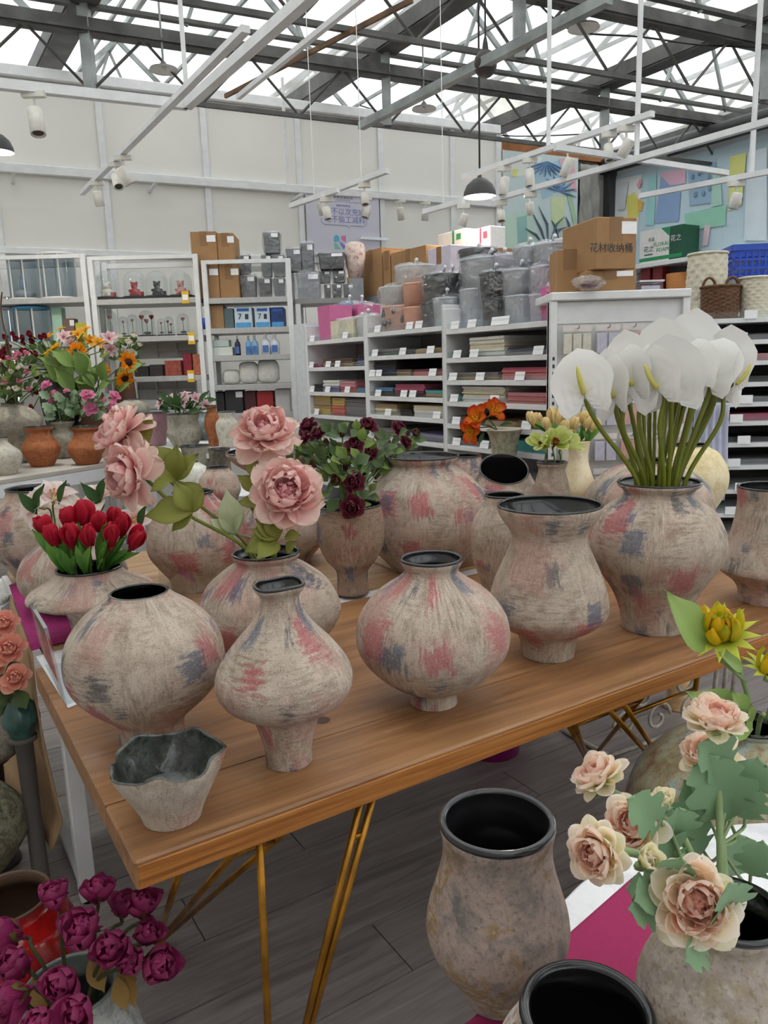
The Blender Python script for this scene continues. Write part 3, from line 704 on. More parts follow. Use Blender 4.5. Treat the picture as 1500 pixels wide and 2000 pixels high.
# stands under the vases that sit off the floor
def zunder(p):
    for f, l, d in ((fA, LA, DA), (fW, LW, DW)):
        q = p-f.o
        if -.02 < q.dot(f.ex) < l+.02 and -.02 < q.dot(f.ey) < d+.02: return .7502
    return 0.0
def stand(label, key, z, w=.30, d=.30, h=.03, name='display_stand', mat=None):
    v = ALLV[key]; c = v['C']; b = zunder(c) if z > .76 else 0.0; r = max(.035, v['prof'][0].x*.8); t = thing(name, label, 'stand', (c.x, c.y, b)); m = mat or GREYPED
    MB().lathe([(0, 0), (r*.95, 0), (r*.95, .012), (r*.7, .02), (r*.62, (z-b)*.5), (r*.7, z-b-.022), (r*1.05, z-b-.014), (r*1.05, z-b-.0006), (0, z-b-.0006)], 24).build('pedestal', m, t, True)
    return t
GREYPED = plain('#5d5855', .7, 0, 'grey_pedestal')
stand('grey pedestal under the upper stone jar', 'stone_high', .36); stand('low grey pedestal under the mossy stone jar', 'stone_low', .12, .34, .34)
stand('grey pedestal under the dark teal vase', 'teal', .50, .22, .22)
PALEW = wood('pale_plywood', '#b08a5c', '#cda877', '#e0c294', .8)
stand('pale wooden pedestal under the green orchid vase', 'orchid', .85, .2, .2, mat=PALEW); stand('pale wooden pedestal under the cream tulip vase', 'cream_tulip', .9, .2, .2, mat=PALEW)
stand('pale wooden pedestal under the flared grey-green planter', 'planter', 1.02, .25, .25, mat=PALEW); stand('pale wooden pedestal under the pale yellow vase', 'yellow_round', .85, .34, .26, mat=PALEW)
# ------------------------------------------------------------------ flowers
def lerp3(a, b, t): return tuple(a[i]+(b[i]-a[i])*t for i in range(3))
def ipl(ks, t):
    x = t*(len(ks)-1); i = min(int(x), len(ks)-2); f = x-i; f = f*f*(3-2*f) if len(ks) > 8 else f; return ks[i]+(ks[i+1]-ks[i])*f
SH = dict(round=[.22, .58, .86, 1.0, 1.0, .86, .45], wide=[.25, .7, .95, 1.05, 1.0, .85, .5], point=[.12, .55, .9, 1.0, .85, .5, .04], strap=[.45, .7, .9, 1.0, .95, .7, .12],
          leaf=[.06, .6, .95, 1.0, .8, .45, .02], egg=[.35, .75, 1.0, 1.0, .85, .55, .12], lobed=[.06, .35, .8, .5, .95, 1.0, .6, .8, .62, .04], spear=[.1, .8, 1.0, .8, .5, .25, .02])
def petal_geo(L, Wd, curl=.6, cup=.5, ruf=.0, seed=0, shape='round', c0='#ffffff', c1='#ffffff', edge=None, n=7, m=8, notch=0.0, fold=0.0, rq=9.0):
    """petal growing along +z from the origin, inside facing -y; curl > 0 bends it inwards"""
    rs = random.Random(seed); p1, p2 = rs.uniform(0, 6.3), rs.uniform(0, 6.3)
    c0, c1 = lin(c0), lin(c1); ce = lin(edge) if edge else None; ks = SH[shape]
    vs = []; cs = []; fs = []; y = z = 0.0; line = []
    rnd = shape in ('wide', 'round', 'egg'); T_ = [math.sin(math.pi/2*j/m) if rnd else j/m for j in range(m+1)]
    for j in range(m+1):
        t = T_[j]
        th = -curl*(t-.3)*1.2
        if j > 0:
            ds = L*(T_[j]-T_[j-1]); y += math.sin(-th if False else th)*ds*1.0; z += math.cos(th)*ds
        line.append((y, z, th))
    for j in range(m+1):
        t = T_[j]; y, z, th = line[j]; w = Wd*ipl(ks, t)
        if rnd: w = Wd*(ks[0]+(1.02-ks[0])*min(1, t/.55)**.75)*(1 if t < .55 else math.sqrt(max(0, 1-((t-.55)/.455)**2)))
        for i in range(n+1):
            s = 2*i/n-1; x = s*w
            e = abs(s)
            ry = ruf*L*(t**2)*(math.sin(rq*s+p1)+.6*math.sin(rq*1.9*s+p2+4*t))*(.4+.6*e)
            ny = -cup*Wd*(s*s)*(.35+.65*math.sin(math.pi*min(1, t*.9+.1)))+ry+fold*w*e
            dz = -(0 if rnd else (1-math.sqrt(max(0, 1-.75*s*s)))*L*.16*(t > .6)*(t-.6)/.4)-notch*L*max(0, 1-3*e)*(t > .85)
            zz = ruf*L*t*.5*math.sin(rq*1.3*s+p2)
            vs.append(Vector((x*(1-.18*cup*s*s), y+ny*math.cos(th), z+dz+zz-ny*math.sin(th)*.6)))
            c = lerp3(c0, c1, min(1, t*1.05))
            if ce is not None: k = max(0, max(e, t*1.02)-.72)/.28; c = lerp3(c, ce, min(1, k)*.8)
            cs.append(c)
    q = n+1
    for j in range(m):
        for i in range(n): k = j*q+i; fs.append((k, k+1, k+q+1, k+q))
    return vs, fs, cs
def petal_mesh(name, mat=None, **kw):
    v, f, c = petal_geo(**kw); me = mesh(name, v, f, cols=c); me.materials.append(mat or PETAL)
    me.polygons.foreach_set('use_smooth', [True]*len(me.polygons)); return me
GA = 2.39996
def axis_rot(ax): return Vector(ax).normalized().to_track_quat('Z', 'Y')
def layer_xf(layers, seed=0):
    """yields (variant index, matrix) for every petal of a bloom of radius 1"""
    rs = random.Random(seed); k = 0
    for (n, var, sc, t0, t1, off) in layers:
        for i in range(n):
            f = i/max(1, n-1); tilt = rad(t0+(t1-t0)*f+rs.uniform(-6, 6)); phi = k*GA+rs.uniform(-.2, .2); s = sc*rs.uniform(.9, 1.1)
            M = Matrix.Rotation(phi, 4, 'Z') @ Matrix.Translation((0, off*f+off*.3, 0)) @ Matrix.Rotation(-tilt, 4, 'X') @ Matrix.Rotation(rs.uniform(-.12, .12), 4, 'Y') @ Matrix.Scale(s, 4)
            yield var if isinstance(var, int) else var[i % len(var)], M; k += 1
def headmesh(name, geos, layers, mat, seed=0, core=None):
    vs = []; fs = []; cs = []
    for v, M in layer_xf(layers, seed):
        pv, pf, pc = geos[v]; n = len(vs); vs += [M @ p for p in pv]; fs += [tuple(i+n for i in q) for q in pf]; cs += pc
    if core:
        r, sz, zc, cc = core; b = MB().ball((0, 0, zc), r, 10, 6, (1, 1, sz)); n = len(vs); vs += b.v; fs += [tuple(i+n for i in q) for q in b.f]; cs += [lin(cc)]*len(b.v)
    me = mesh(name, vs, fs, cols=cs); me.materials.append(mat); me.polygons.foreach_set('use_smooth', [True]*len(me.polygons)); return me
STEMG = plain('#6f7a2c', .55, 0, 'olive_stem', .15, 20); STEMD = plain('#4d6a2c', .55, 0, 'green_stem', .15, 20); STEMP = plain('#8ea372', .55, 0, 'pale_stem', .12, 20); STEMB = plain('#4a4a2a', .7, 0, 'dry_stem', .2, 20)
LEAFS = {}
def leafmesh(kind, c0, c1, shape='leaf', Wd=.32, curl=-.5, fold=.25, ruf=.03, edge=None, m=8):
    k = (kind, c0)
    if k not in LEAFS: LEAFS[k] = petal_mesh('leaf', LEAFM, L=1.0, Wd=Wd, curl=curl, cup=.0, ruf=ruf, seed=len(LEAFS), shape=shape, c0=c0, c1=c1, fold=-fold, n=6, m=m, edge=edge)
    return LEAFS[k]
def leaf(T, P0, P1, me, up=None, tw=0.0, name='leaf'):
    """leaf object from P0 to P1 (world), face turned towards up (default: the viewer and the sky)"""
    P0, P1 = Vector(P0), Vector(P1); d = P1-P0; L = d.length; z = d.normalized()
    f = Vector(up) if up else (Vector((0, -.75, .75)))
    y = -(f-z*f.dot(z)).normalized(); x = y.cross(z)
    M = Matrix((x, y, z)).transposed()
    if tw: M = M @ Matrix.Rotation(tw, 3, 'Z')
    return inst(name, me, T, P0-T.location, M.to_quaternion(), L)
def stem(T, pts, r, mat, name='stem', seg=7, n=5):
    P = smoothpts([Vector(p)-T.location for p in pts], n)
    return MB().tube(P, r, seg).build(name, mat, T, True)
def bloom(T, P, ax, R, petals, layers, corecol, seed, coremat=None, calyx=None, name='bloom', pname='petal', label=None, corer=.16, corez=.1):
    """one flower head: core mesh (part) carrying every petal (sub-part)"""
    mb = MB().ball((0, 0, corez), corer, 10, 6, (1, 1, 1.0)).tube([(0, 0, -.25), (0, 0, .05)], [.05, .12], 8)
    b = mb.build(name, coremat or plain(corecol, .7), T, True)
    place(b, T, Vector(P)-T.location, axis_rot(ax), R)
    if label: b['label'] = label
    for v, M in layer_xf(layers, seed):
        o = inst(pname, petals[v], b); o.matrix_local = M
    if calyx:
        me, n, tilt, sc = calyx
        for i in range(n):
            o = inst('sepal', me, b); o.matrix_local = Matrix.Rotation(i*6.283/n+seed, 4, 'Z') @ Matrix.Translation((0, .05, -.08)) @ Matrix.Rotation(-rad(tilt), 4, 'X') @ Matrix.Scale(sc, 4)
    return b
def V(k): return ALLV[k]
def inside(k, dx=0, dy=0, f=.55):
    v = V(k); return v['C'].copy()+Vector((dx*v['rim'], dy*v['rim'], 0))*.55+Vector((0, 0, v['z0']+v['H']*f-v['C'].z))
def atrim(k, dx=0, dy=0, up=0.0):
    v = V(k); return v['top']+Vector((dx*v['rim']*.75, dy*v['rim']*.75, up))
def pxm(D): return D/F

# --- pink peonies
PEO = [petal_mesh('petal', L=.62, Wd=.30, curl=1.0, cup=.8, ruf=.06, seed=1, shape='wide', c0='#e2506f', c1='#f3a0a8', edge='#f3b6b6'),
       petal_mesh('petal', L=.62, Wd=.27, curl=1.3, cup=.7, ruf=.09, seed=2, shape='round', c0='#e04a6c', c1='#ee8a9a', edge='#f0a7ad', notch=.1),
       petal_mesh('petal', L=.85, Wd=.40, curl=.9, cup=.7, ruf=.06, seed=3, shape='wide', c0='#ea8290', c1='#f6b9b4', edge='#f6d0c6'),
       petal_mesh('petal', L=.88, Wd=.42, curl=.5, cup=.5, ruf=.07, seed=4, shape='wide', c0='#ee9aa0', c1='#f7c9bf', edge='#f3d6c9', notch=.06),
       petal_mesh('petal', L=1.0, Wd=.44, curl=-.2, cup=.3, ruf=.07, seed=5, shape='wide', c0='#e9a6a8', c1='#f4d0c5', edge='#f6ddcf'),
       petal_mesh('petal', L=1.02, Wd=.42, curl=-.5, cup=.2, ruf=.09, seed=6, shape='round', c0='#ebb0ac', c1='#f3d8c6', edge='#f0cfc8')]
PEOL = [(16, [0, 1], .95, 0, 26, .12), (15, [0, 1, 2], 1.05, 26, 46, .17), (12, [2, 3], 1.0, 44, 66, .15), (11, [3, 4], 1.0, 66, 92, .14), (7, [4, 5], 1.0, 95, 118, .1)]
OLV = leafmesh('peony', '#7a7a34', '#858a45', Wd=.34, edge='#6e6a2e'); PALEL = leafmesh('pale', '#a9b58a', '#c3cba6', Wd=.26)
pv = V('peony'); PD = pv['C'].y
peos = []
for i, (hx, hy, r, D, ax, rx, lab) in enumerate(((228, 843, 62, PD-.02, (-.75, -.35, .55), -.55, 'pink peony stem leaning left, upper left bloom'), (246, 928, 66, PD-.10, (-.7, -.75, .05), -.6, 'pink peony stem leaning left, lower left bloom'),
                                        (518, 838, 66, PD+.02, (.05, -.55, .85), .35, 'upright pink peony stem with the topmost bloom'), (560, 960, 74, PD-.10, (.1, -.85, .55), .3, 'short pink peony stem with the bloom low over the vase mouth'))):
    c = ond(hx, hy, D); R = r*depth(c)/F; ax = Vector(ax).normalized(); base = c-ax*R*.30
    T = thing('peony_stem', lab, 'flower', inside('peony', rx*.6, 0, .45), group='pink peonies in the round vase')
    bloom(T, base, ax, R, PEO, PEOL, '#c04a68', 10+i, calyx=(OLV, 4, 120, .5)); peos.append(T)
    rim = atrim('peony', rx*1.05, -.25 if i % 2 else .1, .005)
    stem(T, [T.location, rim, rim.lerp(base, .6)+Vector((0, 0, -.012)), base-ax*R*.2], .0048, STEMG)
    def LF(x0, y0, x1, y1, me=OLV, d0=-.01, d1=-.03, T=T, D=D): leaf(T, ond(x0, y0, D+d0), ond(x1, y1, D+d1), me)
    if i == 0:
        LF(345, 938, 288, 862); LF(345, 938, 340, 868); LF(345, 938, 380, 882); LF(345, 938, 300, 925, d1=-.06); LF(395, 990, 345, 935); LF(290, 868, 240, 800, d1=.05)
        stem(T, [ond(345, 938, D-.01), ond(372, 970, D-.01)], .003, STEMG, 'leaf_stalk')
    if i == 1:
        LF(376, 998, 340, 940); LF(378, 1000, 275, 1000); LF(376, 1002, 330, 1036); LF(330, 940, 290, 958); LF(376, 1000, 392, 955)
    if i == 2:
        LF(505, 930, 478, 895); LF(500, 960, 465, 925); LF(505, 985, 462, 978); LF(512, 1010, 490, 990)
    if i == 3:
        LF(545, 1050, 490, 1030); LF(545, 1050, 470, 1075); LF(543, 1058, 500, 1088, d1=-.08); LF(555, 1050, 586, 1042); LF(545, 1050, 520, 1000); LF(560, 1080, 575, 1055); LF(540, 1050, 500, 1010)
# pale trailing leaf sprig hanging left of the vase
T = thing('leaf_sprig', 'pale green leaf sprig between the peony stems and the chalice vase', 'leaves', inside('peony', -.2, .3, .6))
a = ond(447, 1040, PD); stem(T, [T.location, atrim('peony', -.3, .6, .01), a], .0025, STEMP)
for x0, y0, x1, y1 in ((462, 1040, 440, 955), (462, 1042, 425, 990), (455, 1040, 470, 1000), (450, 1045, 410, 1010)): leaf(T, ond(x0, y0, PD), ond(x1, y1, PD-.03), PALEL)

# --- red tulips
def tulip_petals(cs): return [petal_mesh('petal', L=1.0, Wd=.40, curl=.75, cup=.75, ruf=.01, seed=s, shape='egg', c0=cs[0], c1=cs[1], edge=cs[2], n=6, m=7) for s in (1, 2)]
TULR = tulip_petals(('#a8142e', '#c01a34', '#c92c44')); TULY = tulip_petals(('#e8cf8e', '#edd08a', '#f2dcae'))
TULL = [(3, 0, 1.0, 9, 13, .16), (3, 1, 1.0, 14, 18, .2)]
TLEAF = leafmesh('tulip', '#4f7a2e', '#6e9a44', 'strap', Wd=.13, curl=-.35, fold=.5, ruf=.01); TLEAF2 = leafmesh('tulip2', '#3c6a2c', '#5b8a3c', 'strap', Wd=.12, curl=-.2, fold=.5, ruf=.01)
def tulip(key, hx, hy, r, D, ax, petals, lab, grp, stemm, leaves, seed, stemr=.0035):
    c = ond(hx, hy, D); R = r*depth(c)/F; ax = Vector(ax).normalized(); base = c-ax*R*1.0
    v = V(key); off = (base-v['top']); off.z = 0; off = off*(1/max(off.length, 1e-6))*min(off.length, v['rim']*.6)
    T = thing('tulip', lab, 'flower', Vector((v['C'].x, v['C'].y, v['z0']+v['H']*.45))+off*.5, group=grp)
    bloom(T, base, ax, R*2.0, petals, TULL, '#8a1526' if petals is TULR else '#d9b76a', seed, corer=.10, corez=.08)
    rim = v['top']+off
    stem(T, [T.location, rim, base], stemr, stemm)
    rs = random.Random(seed)
    for k in range(leaves):
        p = rim+Vector((rs.uniform(-.01, .01), -.012, .0)); q = rim.lerp(base, rs.uniform(.75, 1.1))+Vector((rs.uniform(-.03, .03), rs.uniform(-.05, .0), rs.uniform(-.01, .03)))
        leaf(T, p, q, TLEAF if k % 2 else TLEAF2)
    return T
td = V('tulip')['C'].y
tl = []
for i, (x, y, r, dd, ax) in enumerate(((86, 1027, 24, .03, (-.3, -.1, 1)), (101, 1044, 23, -.04, (-.15, -.15, 1)), (135, 1044, 24, -.05, (0, -.15, 1)), (133, 1012, 24, .02, (-.1, 0, 1)), (163, 1002, 25, .03, (0, 0, 1)), (171, 1045, 24, -.06, (.05, -.15, 1)),
                                 (196, 1020, 22, .0, (.05, 0, 1)), (215, 1044, 24, -.05, (.1, -.1, 1)), (223, 1010, 20, .05, (.1, 0, 1)), (240, 1023, 23, .0, (.2, -.05, 1)), (266, 1053, 25, -.02, (.55, -.2, .75)))):
    tl.append(tulip('tulip', x, y, r, td+dd, ax, TULR, None, 'red tulips in the disc vase', STEMD, 4, 40+i))
ordinal(tl, 'red tulip, {o} in the bunch in the disc-shaped vase', [ond(*p, td) for p in ((86, 1027), (101, 1044), (135, 1044), (133, 1012), (163, 1002), (171, 1045), (196, 1020), (215, 1044), (223, 1010), (240, 1023), (266, 1053))])
yd = V('cream_tulip')['C'].y; yl = []; yp = ((1036, 817), (1051, 818), (1067, 829), (1081, 813), (1098, 816), (1103, 834), (1123, 826), (1139, 815), (1150, 825), (1164, 830))
for i, (x, y) in enumerate(yp): yl.append(tulip('cream_tulip', x, y, 13.5 if i != 3 else 17, yd+(-.03, .02, -.05, 0, .04, -.05, -.02, .05, 0, -.02)[i], ((x-1105)/150, -.05, 1), TULY, None, 'yellow tulips in the cream vase', STEMD, 2, 60+i, .003))
ordinal(yl, 'pale yellow tulip, {o} in the cream vase bunch', [ond(x, y, yd) for x, y in yp])

# --- white lilies behind the red tulips
def open_flower(name, key, hx, hy, r, D, ax, petals, layers, lab, grp, core, stemm, leaves=(), seed=0, extra=None, stemr=.003, cat='flower', corer=.13):
    c = ond(hx, hy, D); R = r*depth(c)/F; ax = Vector(ax).normalized(); base = c-ax*R*.25
    v = V(key); off = base-v['top']; off.z = 0; off = off*(1/max(off.length, 1e-6))*min(off.length, v['rim']*.6)
    T = thing(name, lab, cat, Vector((v['C'].x, v['C'].y, v['z0']+v['H']*.5))+off*.5, group=grp)
    b = bloom(T, base, ax, R, petals, layers, core, seed, corer=corer)
    stem(T, [T.location, v['top']+off+Vector((0, 0, .005)), base-ax*R*.5, base-ax*R*.15], stemr, stemm)
    for me, x0, y0, x1, y1, d0, d1 in leaves: leaf(T, ond(x0, y0, D+d0), ond(x1, y1, D+d1), me)
    if extra: extra(T, b, R)
    return T
def stamens(col, tip, n=5, l=.5):
    def f(T, b, R):
        mb = MB()
        for k in range(n):
            a = k*6.283/n; e = Vector((math.cos(a)*.16*l*2, math.sin(a)*.16*l*2, l)); mb.tube([(0, 0, 0), e*.5, e], .018, 5); mb.ball(e, .045, 6, 4)
        mb.build('stamens', plain(tip, .6), b, True)
    return f
LILW = [petal_mesh('petal', L=1.05, Wd=.33, curl=-1.1, cup=.35, ruf=.05, seed=s, shape='point', c0='#e9b9b0', c1='#f5e9e2', edge='#faf6f2') for s in (1, 2)]
LILL = [(3, 0, 1, 50, 56, .04), (3, 1, 1, 58, 64, .06)]
DKL = leafmesh('dark', '#2f4a26', '#3d5e30', Wd=.17, curl=-.3)
fd = V('behind_tulip')['C'].y
for i, (x, y, r, ax, lab) in enumerate(((68, 985, 48, (-.5, -.6, .5), 'white lily bloom with pink throat, left of the red tulips'), (105, 968, 46, (.3, -.4, .8), 'white lily bloom above the left red tulips'), (192, 968, 44, (0, -.5, .8), 'white lily bloom above the middle red tulips'),
                                        (262, 1015, 40, (.6, -.7, .2), 'white lily bloom beside the right red tulips'))):
    open_flower('lily', 'behind_tulip', x, y, r, fd-.02 if i != 3 else fd-.05, ax, LILW, LILL, lab, 'white lilies behind the tulips', '#d8c98a', STEMD,
                [(DKL, x+5, y+20, x-35, y-28, -.02, -.05), (DKL, x, y+20, x+12, y-40, 0, -.04)] if i in (0, 2) else [(DKL, x+10, y+18, x+20, y-30, -.02, -.05)], i, stamens('#d8c98a', '#b8863a'))

# --- white anthuriums
def spathe():
    """heart-shaped, quilted spathe, base at origin, tip along +z, face towards -y"""
    n, m = 20, 22; vs = []; cs = []; fs = []
    for j in range(m+1):
        v = j/m
        for i in range(n+1):
            s = 2*i/n-1; a = abs(s)
            # polar heart: angle from tip
            th = s*math.pi*.985; rr = v*(0.60+.16*math.cos(th)+.10*math.cos(2*th)-.05*math.cos(3*th)) + v*.20*max(0, math.cos(th))**14
            rr += v*.15*math.exp(-((abs(th)-2.35)/.5)**2); rr *= (1+.12*(1-abs(math.cos(th/2))))*(1-.86*math.exp(-((math.pi-abs(th))/.42)**2))
            x = 1.12*rr*math.sin(th); z = rr*math.cos(th)
            q = .009*math.sin(24*v-abs(th)*2.0)*v*(1-v*.6)*(.3+abs(math.sin(th/2)))+.05*math.cos(8*th)*v*(1-v)
            y = -.10*(x*x)*1.6+.22*max(0, z)**2*.35+q-.05*v*v*math.cos(3*th)
            if z > .6: y += (z-.6)**2*.8
            vs.append((x, y, z)); k = min(1, v*1.1); cs.append(lerp3(lin('#dcdab8'), lin('#e6e4e0'), min(1, v*3)))
    q = n+1
    for j in range(m):
        for i in range(n): k = j*q+i; fs.append((k, k+1, k+q+1, k+q))
    me = mesh('spathe', vs, fs, cols=cs); me.materials.append(WAXY); me.polygons.foreach_set('use_smooth', [True]*len(me.polygons)); return me
SPA = spathe()
sp_me = mesh('spadix', *(lambda b: (b.v, b.f))(MB().tube(smoothpts([(0, -.01, 0), (0, -.12, .16), (0, -.17, .34), (0, -.19, .50)], 5), [.052]*10+[.048, .044, .038, .032, .024, .010], 8)))
sp_me.materials.append(plain('#d9d06c', .55, 0, 'yellow_spadix', .1, 80, .5)); sp_me.polygons.foreach_set('use_smooth', [True]*len(sp_me.polygons))
AD = V('anthurium')['C'].y
ST_A = plain('#6d7418', .45, 0, 'anthurium_stem', .1, 25)
# base px of the spathe, facing direction (front normal), tip direction, length px, depth offset
anth = [(1140, 768, (-.45, -.85, .25), (-.12, -.1, 1), 108, -.06), (1199, 775, (-.95, -.3, .1), (-.1, .15, 1), 100, -.03), (1236, 752, (-.9, -.45, .1), (-.15, .1, 1), 96, -.05), (1283, 758, (-.75, -.6, .15), (-.25, 0, 1), 104, -.10),
        (1312, 755, (.45, .8, .15), (-.1, 0, 1), 118, -.09), (1186, 728, (-.5, .2, .8), (-.3, -.3, .9), 60, .05), (1222, 720, (.3, .5, .6), (.1, .3, .9), 88, .04), (1300, 715, (.25, .9, .1), (-.1, .1, 1), 108, .03), (1352, 705, (.1, .9, .1), (.08, .2, 1), 116, .06),
        (1385, 738, (-.6, -.6, .1), (.35, .1, 1), 104, -.03), (1362, 730, (-.7, -.6, .2), (.0, .1, 1), 84, -.06), (1416, 720, (.6, .6, .2), (.2, .1, 1), 96, .03), (1437, 750, (.85, -.5, .15), (.35, .1, 1), 92, -.03), (1270, 712, (-.6, .6, .3), (-.15, .1, 1), 88, .09),
        (1330, 725, (.2, .7, .2), (.2, .2, 1), 96, .09), (1400, 748, (.5, .8, .1), (.15, .1, 1), 88, .07)]
al = []
for i, (bx, by, nf, tp, ln, dd) in enumerate(anth):
    P = ond(bx, by, AD+dd); L = ln*depth(P)/F
    rx = max(-.95, min(.95, (bx-1290)/150)); ry = dd*6
    T = thing('anthurium', None, 'flower', inside('anthurium', rx*.6, ry*.6, .5), group='white anthuriums in the tall vase')
    tp = (tp[0], max(tp[1], .28), tp[2]) if nf[1] < -.1 else tp
    z = Vector(tp).normalized(); f = Vector(nf); y = -(f-z*f.dot(z)).normalized(); x = y.cross(z); Mq = Matrix((x, y, z)).transposed().to_quaternion()
    s = inst('spathe', SPA, T, P-T.location, Mq, L*.86)
    inst('spadix', sp_me, T, P-T.location, Mq, L*.95)
    rim = atrim('anthurium', rx*.85, ry*.9, .0)
    stem(T, [T.location, rim, rim.lerp(P, .6)+Vector((rx*.012, 0, 0)), P+y*.022-z*.03, P+y*.004], [.0062]*16+[.0055, .005, .0045, .004, .0035], ST_A)
    al.append(T)
ordinal(al, 'white anthurium with yellow spadix, {o} in the tall vase', [ond(a[0], a[1], AD) for a in anth])
# spare stems filling the mouth
for i in range(8):
    T = thing('cut_stem', None, 'stem', inside('anthurium', -.5+.14*i, .3, .5), group='bare green stems among the anthuriums'); r0 = atrim('anthurium', -.7+.2*i, .25, 0); e = ond(1205+i*25, 770+6*(i % 3), AD+.05)
    stem(T, [T.location, r0, r0.lerp(e, .5), e], .0048, ST_A); tag(T, 'green stem rising behind the anthurium blooms, %s of the eight' % ORD[i], 'stem')

# --- green orchids, orange amaryllis
ORC = [petal_mesh('petal', L=1.0, Wd=.36, curl=.35, cup=.6, ruf=.03, seed=s, shape='round', c0='#b9c65e', c1='#cdd67e', edge='#dfe2a6') for s in (1, 2)]
LIP = petal_mesh('petal', L=.5, Wd=.22, curl=.9, cup=.9, ruf=.08, seed=4, c0='#e3d37a', c1='#8d1f24', edge='#7a1a20')
od = V('orchid')['C'].y
for i, (x, y, r, ax, lab) in enumerate(((1058, 866, 34, (-.5, -.5, .6), 'green orchid bloom at the left of the ribbed vase'), (1086, 862, 38, (.05, -.75, .6), 'green orchid bloom with red throat in the ribbed vase'), (1112, 868, 34, (.6, -.4, .5), 'green orchid bloom at the right of the ribbed vase'))):
    open_flower('orchid', 'orchid', x, y, r, od-.03+(-.02 if i == 1 else 0), ax, ORC+[LIP], [(2, 2, 1, 30, 30, .02), (6, [0, 1], 1, 48, 64, .05)], lab, 'green orchids in the ribbed vase', '#8a1c22', STEMD, (), i+3)
AMA = [petal_mesh('petal', L=1.0, Wd=.36, curl=-.7, cup=.5, ruf=.05, seed=s, shape='round', c0='#e9a81e', c1='#d8481a', edge='#c9341a') for s in (1, 2)]
ad_ = V('planter')['C'].y
for i, (x, y, r, ax, lab) in enumerate(((963, 803, 24, (.3, -.6, .6), 'orange amaryllis bloom over the planter, upper right one'), (930, 818, 25, (-.4, -.7, .5), 'orange amaryllis bloom over the planter, upper left one'), (922, 842, 24, (-.6, -.7, -.2), 'orange amaryllis bloom hanging lowest beside the planter'))):
    open_flower('amaryllis', 'planter', x, y, r*1.25, ad_-.06, ax, AMA, [(3, 0, 1, 38, 42, .04), (3, 1, 1, 44, 50, .06)], lab, 'orange amaryllis in the planter', '#d9a21c', STEMD, [(DKL, 975, 832, 1000, 825, 0, -.05)] if i == 0 else ([(DKL, 945, 845, 935, 868, 0, -.03)] if i == 2 else ()), i, stamens('#e9c04a', '#e0b030', 4, .5))

# --- maroon flower bush in the dark footed vase
ROSE_SH = dict(shape='wide', n=5, m=5)
def rosegeo(cs, s): return [petal_geo(L=.80, Wd=.42, curl=1.3, cup=1.1, ruf=.03, seed=s, c0=cs[0], c1=cs[1], edge=cs[2], **ROSE_SH), petal_geo(L=.9, Wd=.48, curl=.7, cup=.8, ruf=.05, seed=s+1, c0=cs[0], c1=cs[1], edge=cs[2], **ROSE_SH), petal_geo(L=1.0, Wd=.5, curl=-.2, cup=.4, ruf=.06, seed=s+2, c0=cs[1], c1=cs[1], edge=cs[2], **ROSE_SH)]
def rosehead(nm, cs, seed=0, full=True): return headmesh(nm, rosegeo(cs, seed), [(4, 0, .62, 0, 8, .05), (6, 0, .82, 10, 24, .12), (7, 1, .95, 28, 48, .16)]+([(7, 2, 1.0, 58, 85, .12)] if full else []), PETAL, seed, (.2, 1, .15, cs[0]))
MAR = rosehead('bloom', ('#3a1220', '#571b2a', '#7d3a4a'), 3); MARB = rosehead('bloom', ('#3a1a1c', '#5b2630', '#7a6a44'), 4, False)
BLF = leafmesh('bush', '#3f5230', '#586b40', 'leaf', Wd=.40, curl=-.4); BLF2 = leafmesh('bush2', '#55702f', '#7b8b46', 'leaf', Wd=.36, curl=-.4)
bd = V('dark_foot')['C'].y
T = thing('flower_bush', 'bushy bunch of dark maroon blooms with green leaves in the dark footed vase', 'flowers', inside('dark_foot', 0, 0, .5))
rs = random.Random(5)
mar = [(567, 856, 15), (604, 836, 17), (622, 850, 13), (651, 893, 16), (691, 873, 16), (723, 887, 15), (661, 940, 19), (691, 943, 18), (688, 988, 20), (669, 853, 12), (716, 837, 18), (737, 919, 15), (616, 911, 14), (745, 858, 14), (776, 840, 15), (808, 850, 13), (790, 866, 12), (700, 855, 12), (640, 868, 12), (596, 858, 13), (668, 912, 12), (755, 885, 12)]
for i, (x, y, r) in enumerate(mar):
    D = bd+rs.uniform(-.10, .12)+max(0, x-690)*.006 if y < 920 else bd-rs.uniform(.08, .14)+max(0, x-715)*.012
    P = ond(x, y, D); ax = Vector(((x-690)/130, -.7, .8-(y-850)/160)).normalized()
    inst('bloom', MAR if i % 3 else MARB, T, P-T.location, axis_rot(ax), r*1.25*depth(P)/F)
    q = atrim('dark_foot', rs.uniform(-.5, .5), rs.uniform(-.4, .4), 0); stem(T, [T.location, q, q.lerp(P, .6)+Vector((0, 0, .01)), P], .0028, STEMD, 'stem', 5, 3)
for i in range(230):
    a, b = rs.uniform(-1, 1), rs.uniform(-1, 1)
    x, y = 690+a*125, 900+b*88+18*abs(a)*0
    if y > 930 and abs(x-690) > 55: continue
    if y < 835+abs(a)*20: continue
    D = bd+rs.uniform(-.12, .15)+max(0, x-695)*.006; P = ond(x, y, D); d = Vector((a*.6+rs.uniform(-.7, .7), rs.uniform(-.9, .1), rs.uniform(-.3, .9))).normalized()*rs.uniform(.04, .065)
    leaf(T, P, P+d, BLF if i % 3 else BLF2, up=(rs.uniform(-.4, .4), -.7, .7))
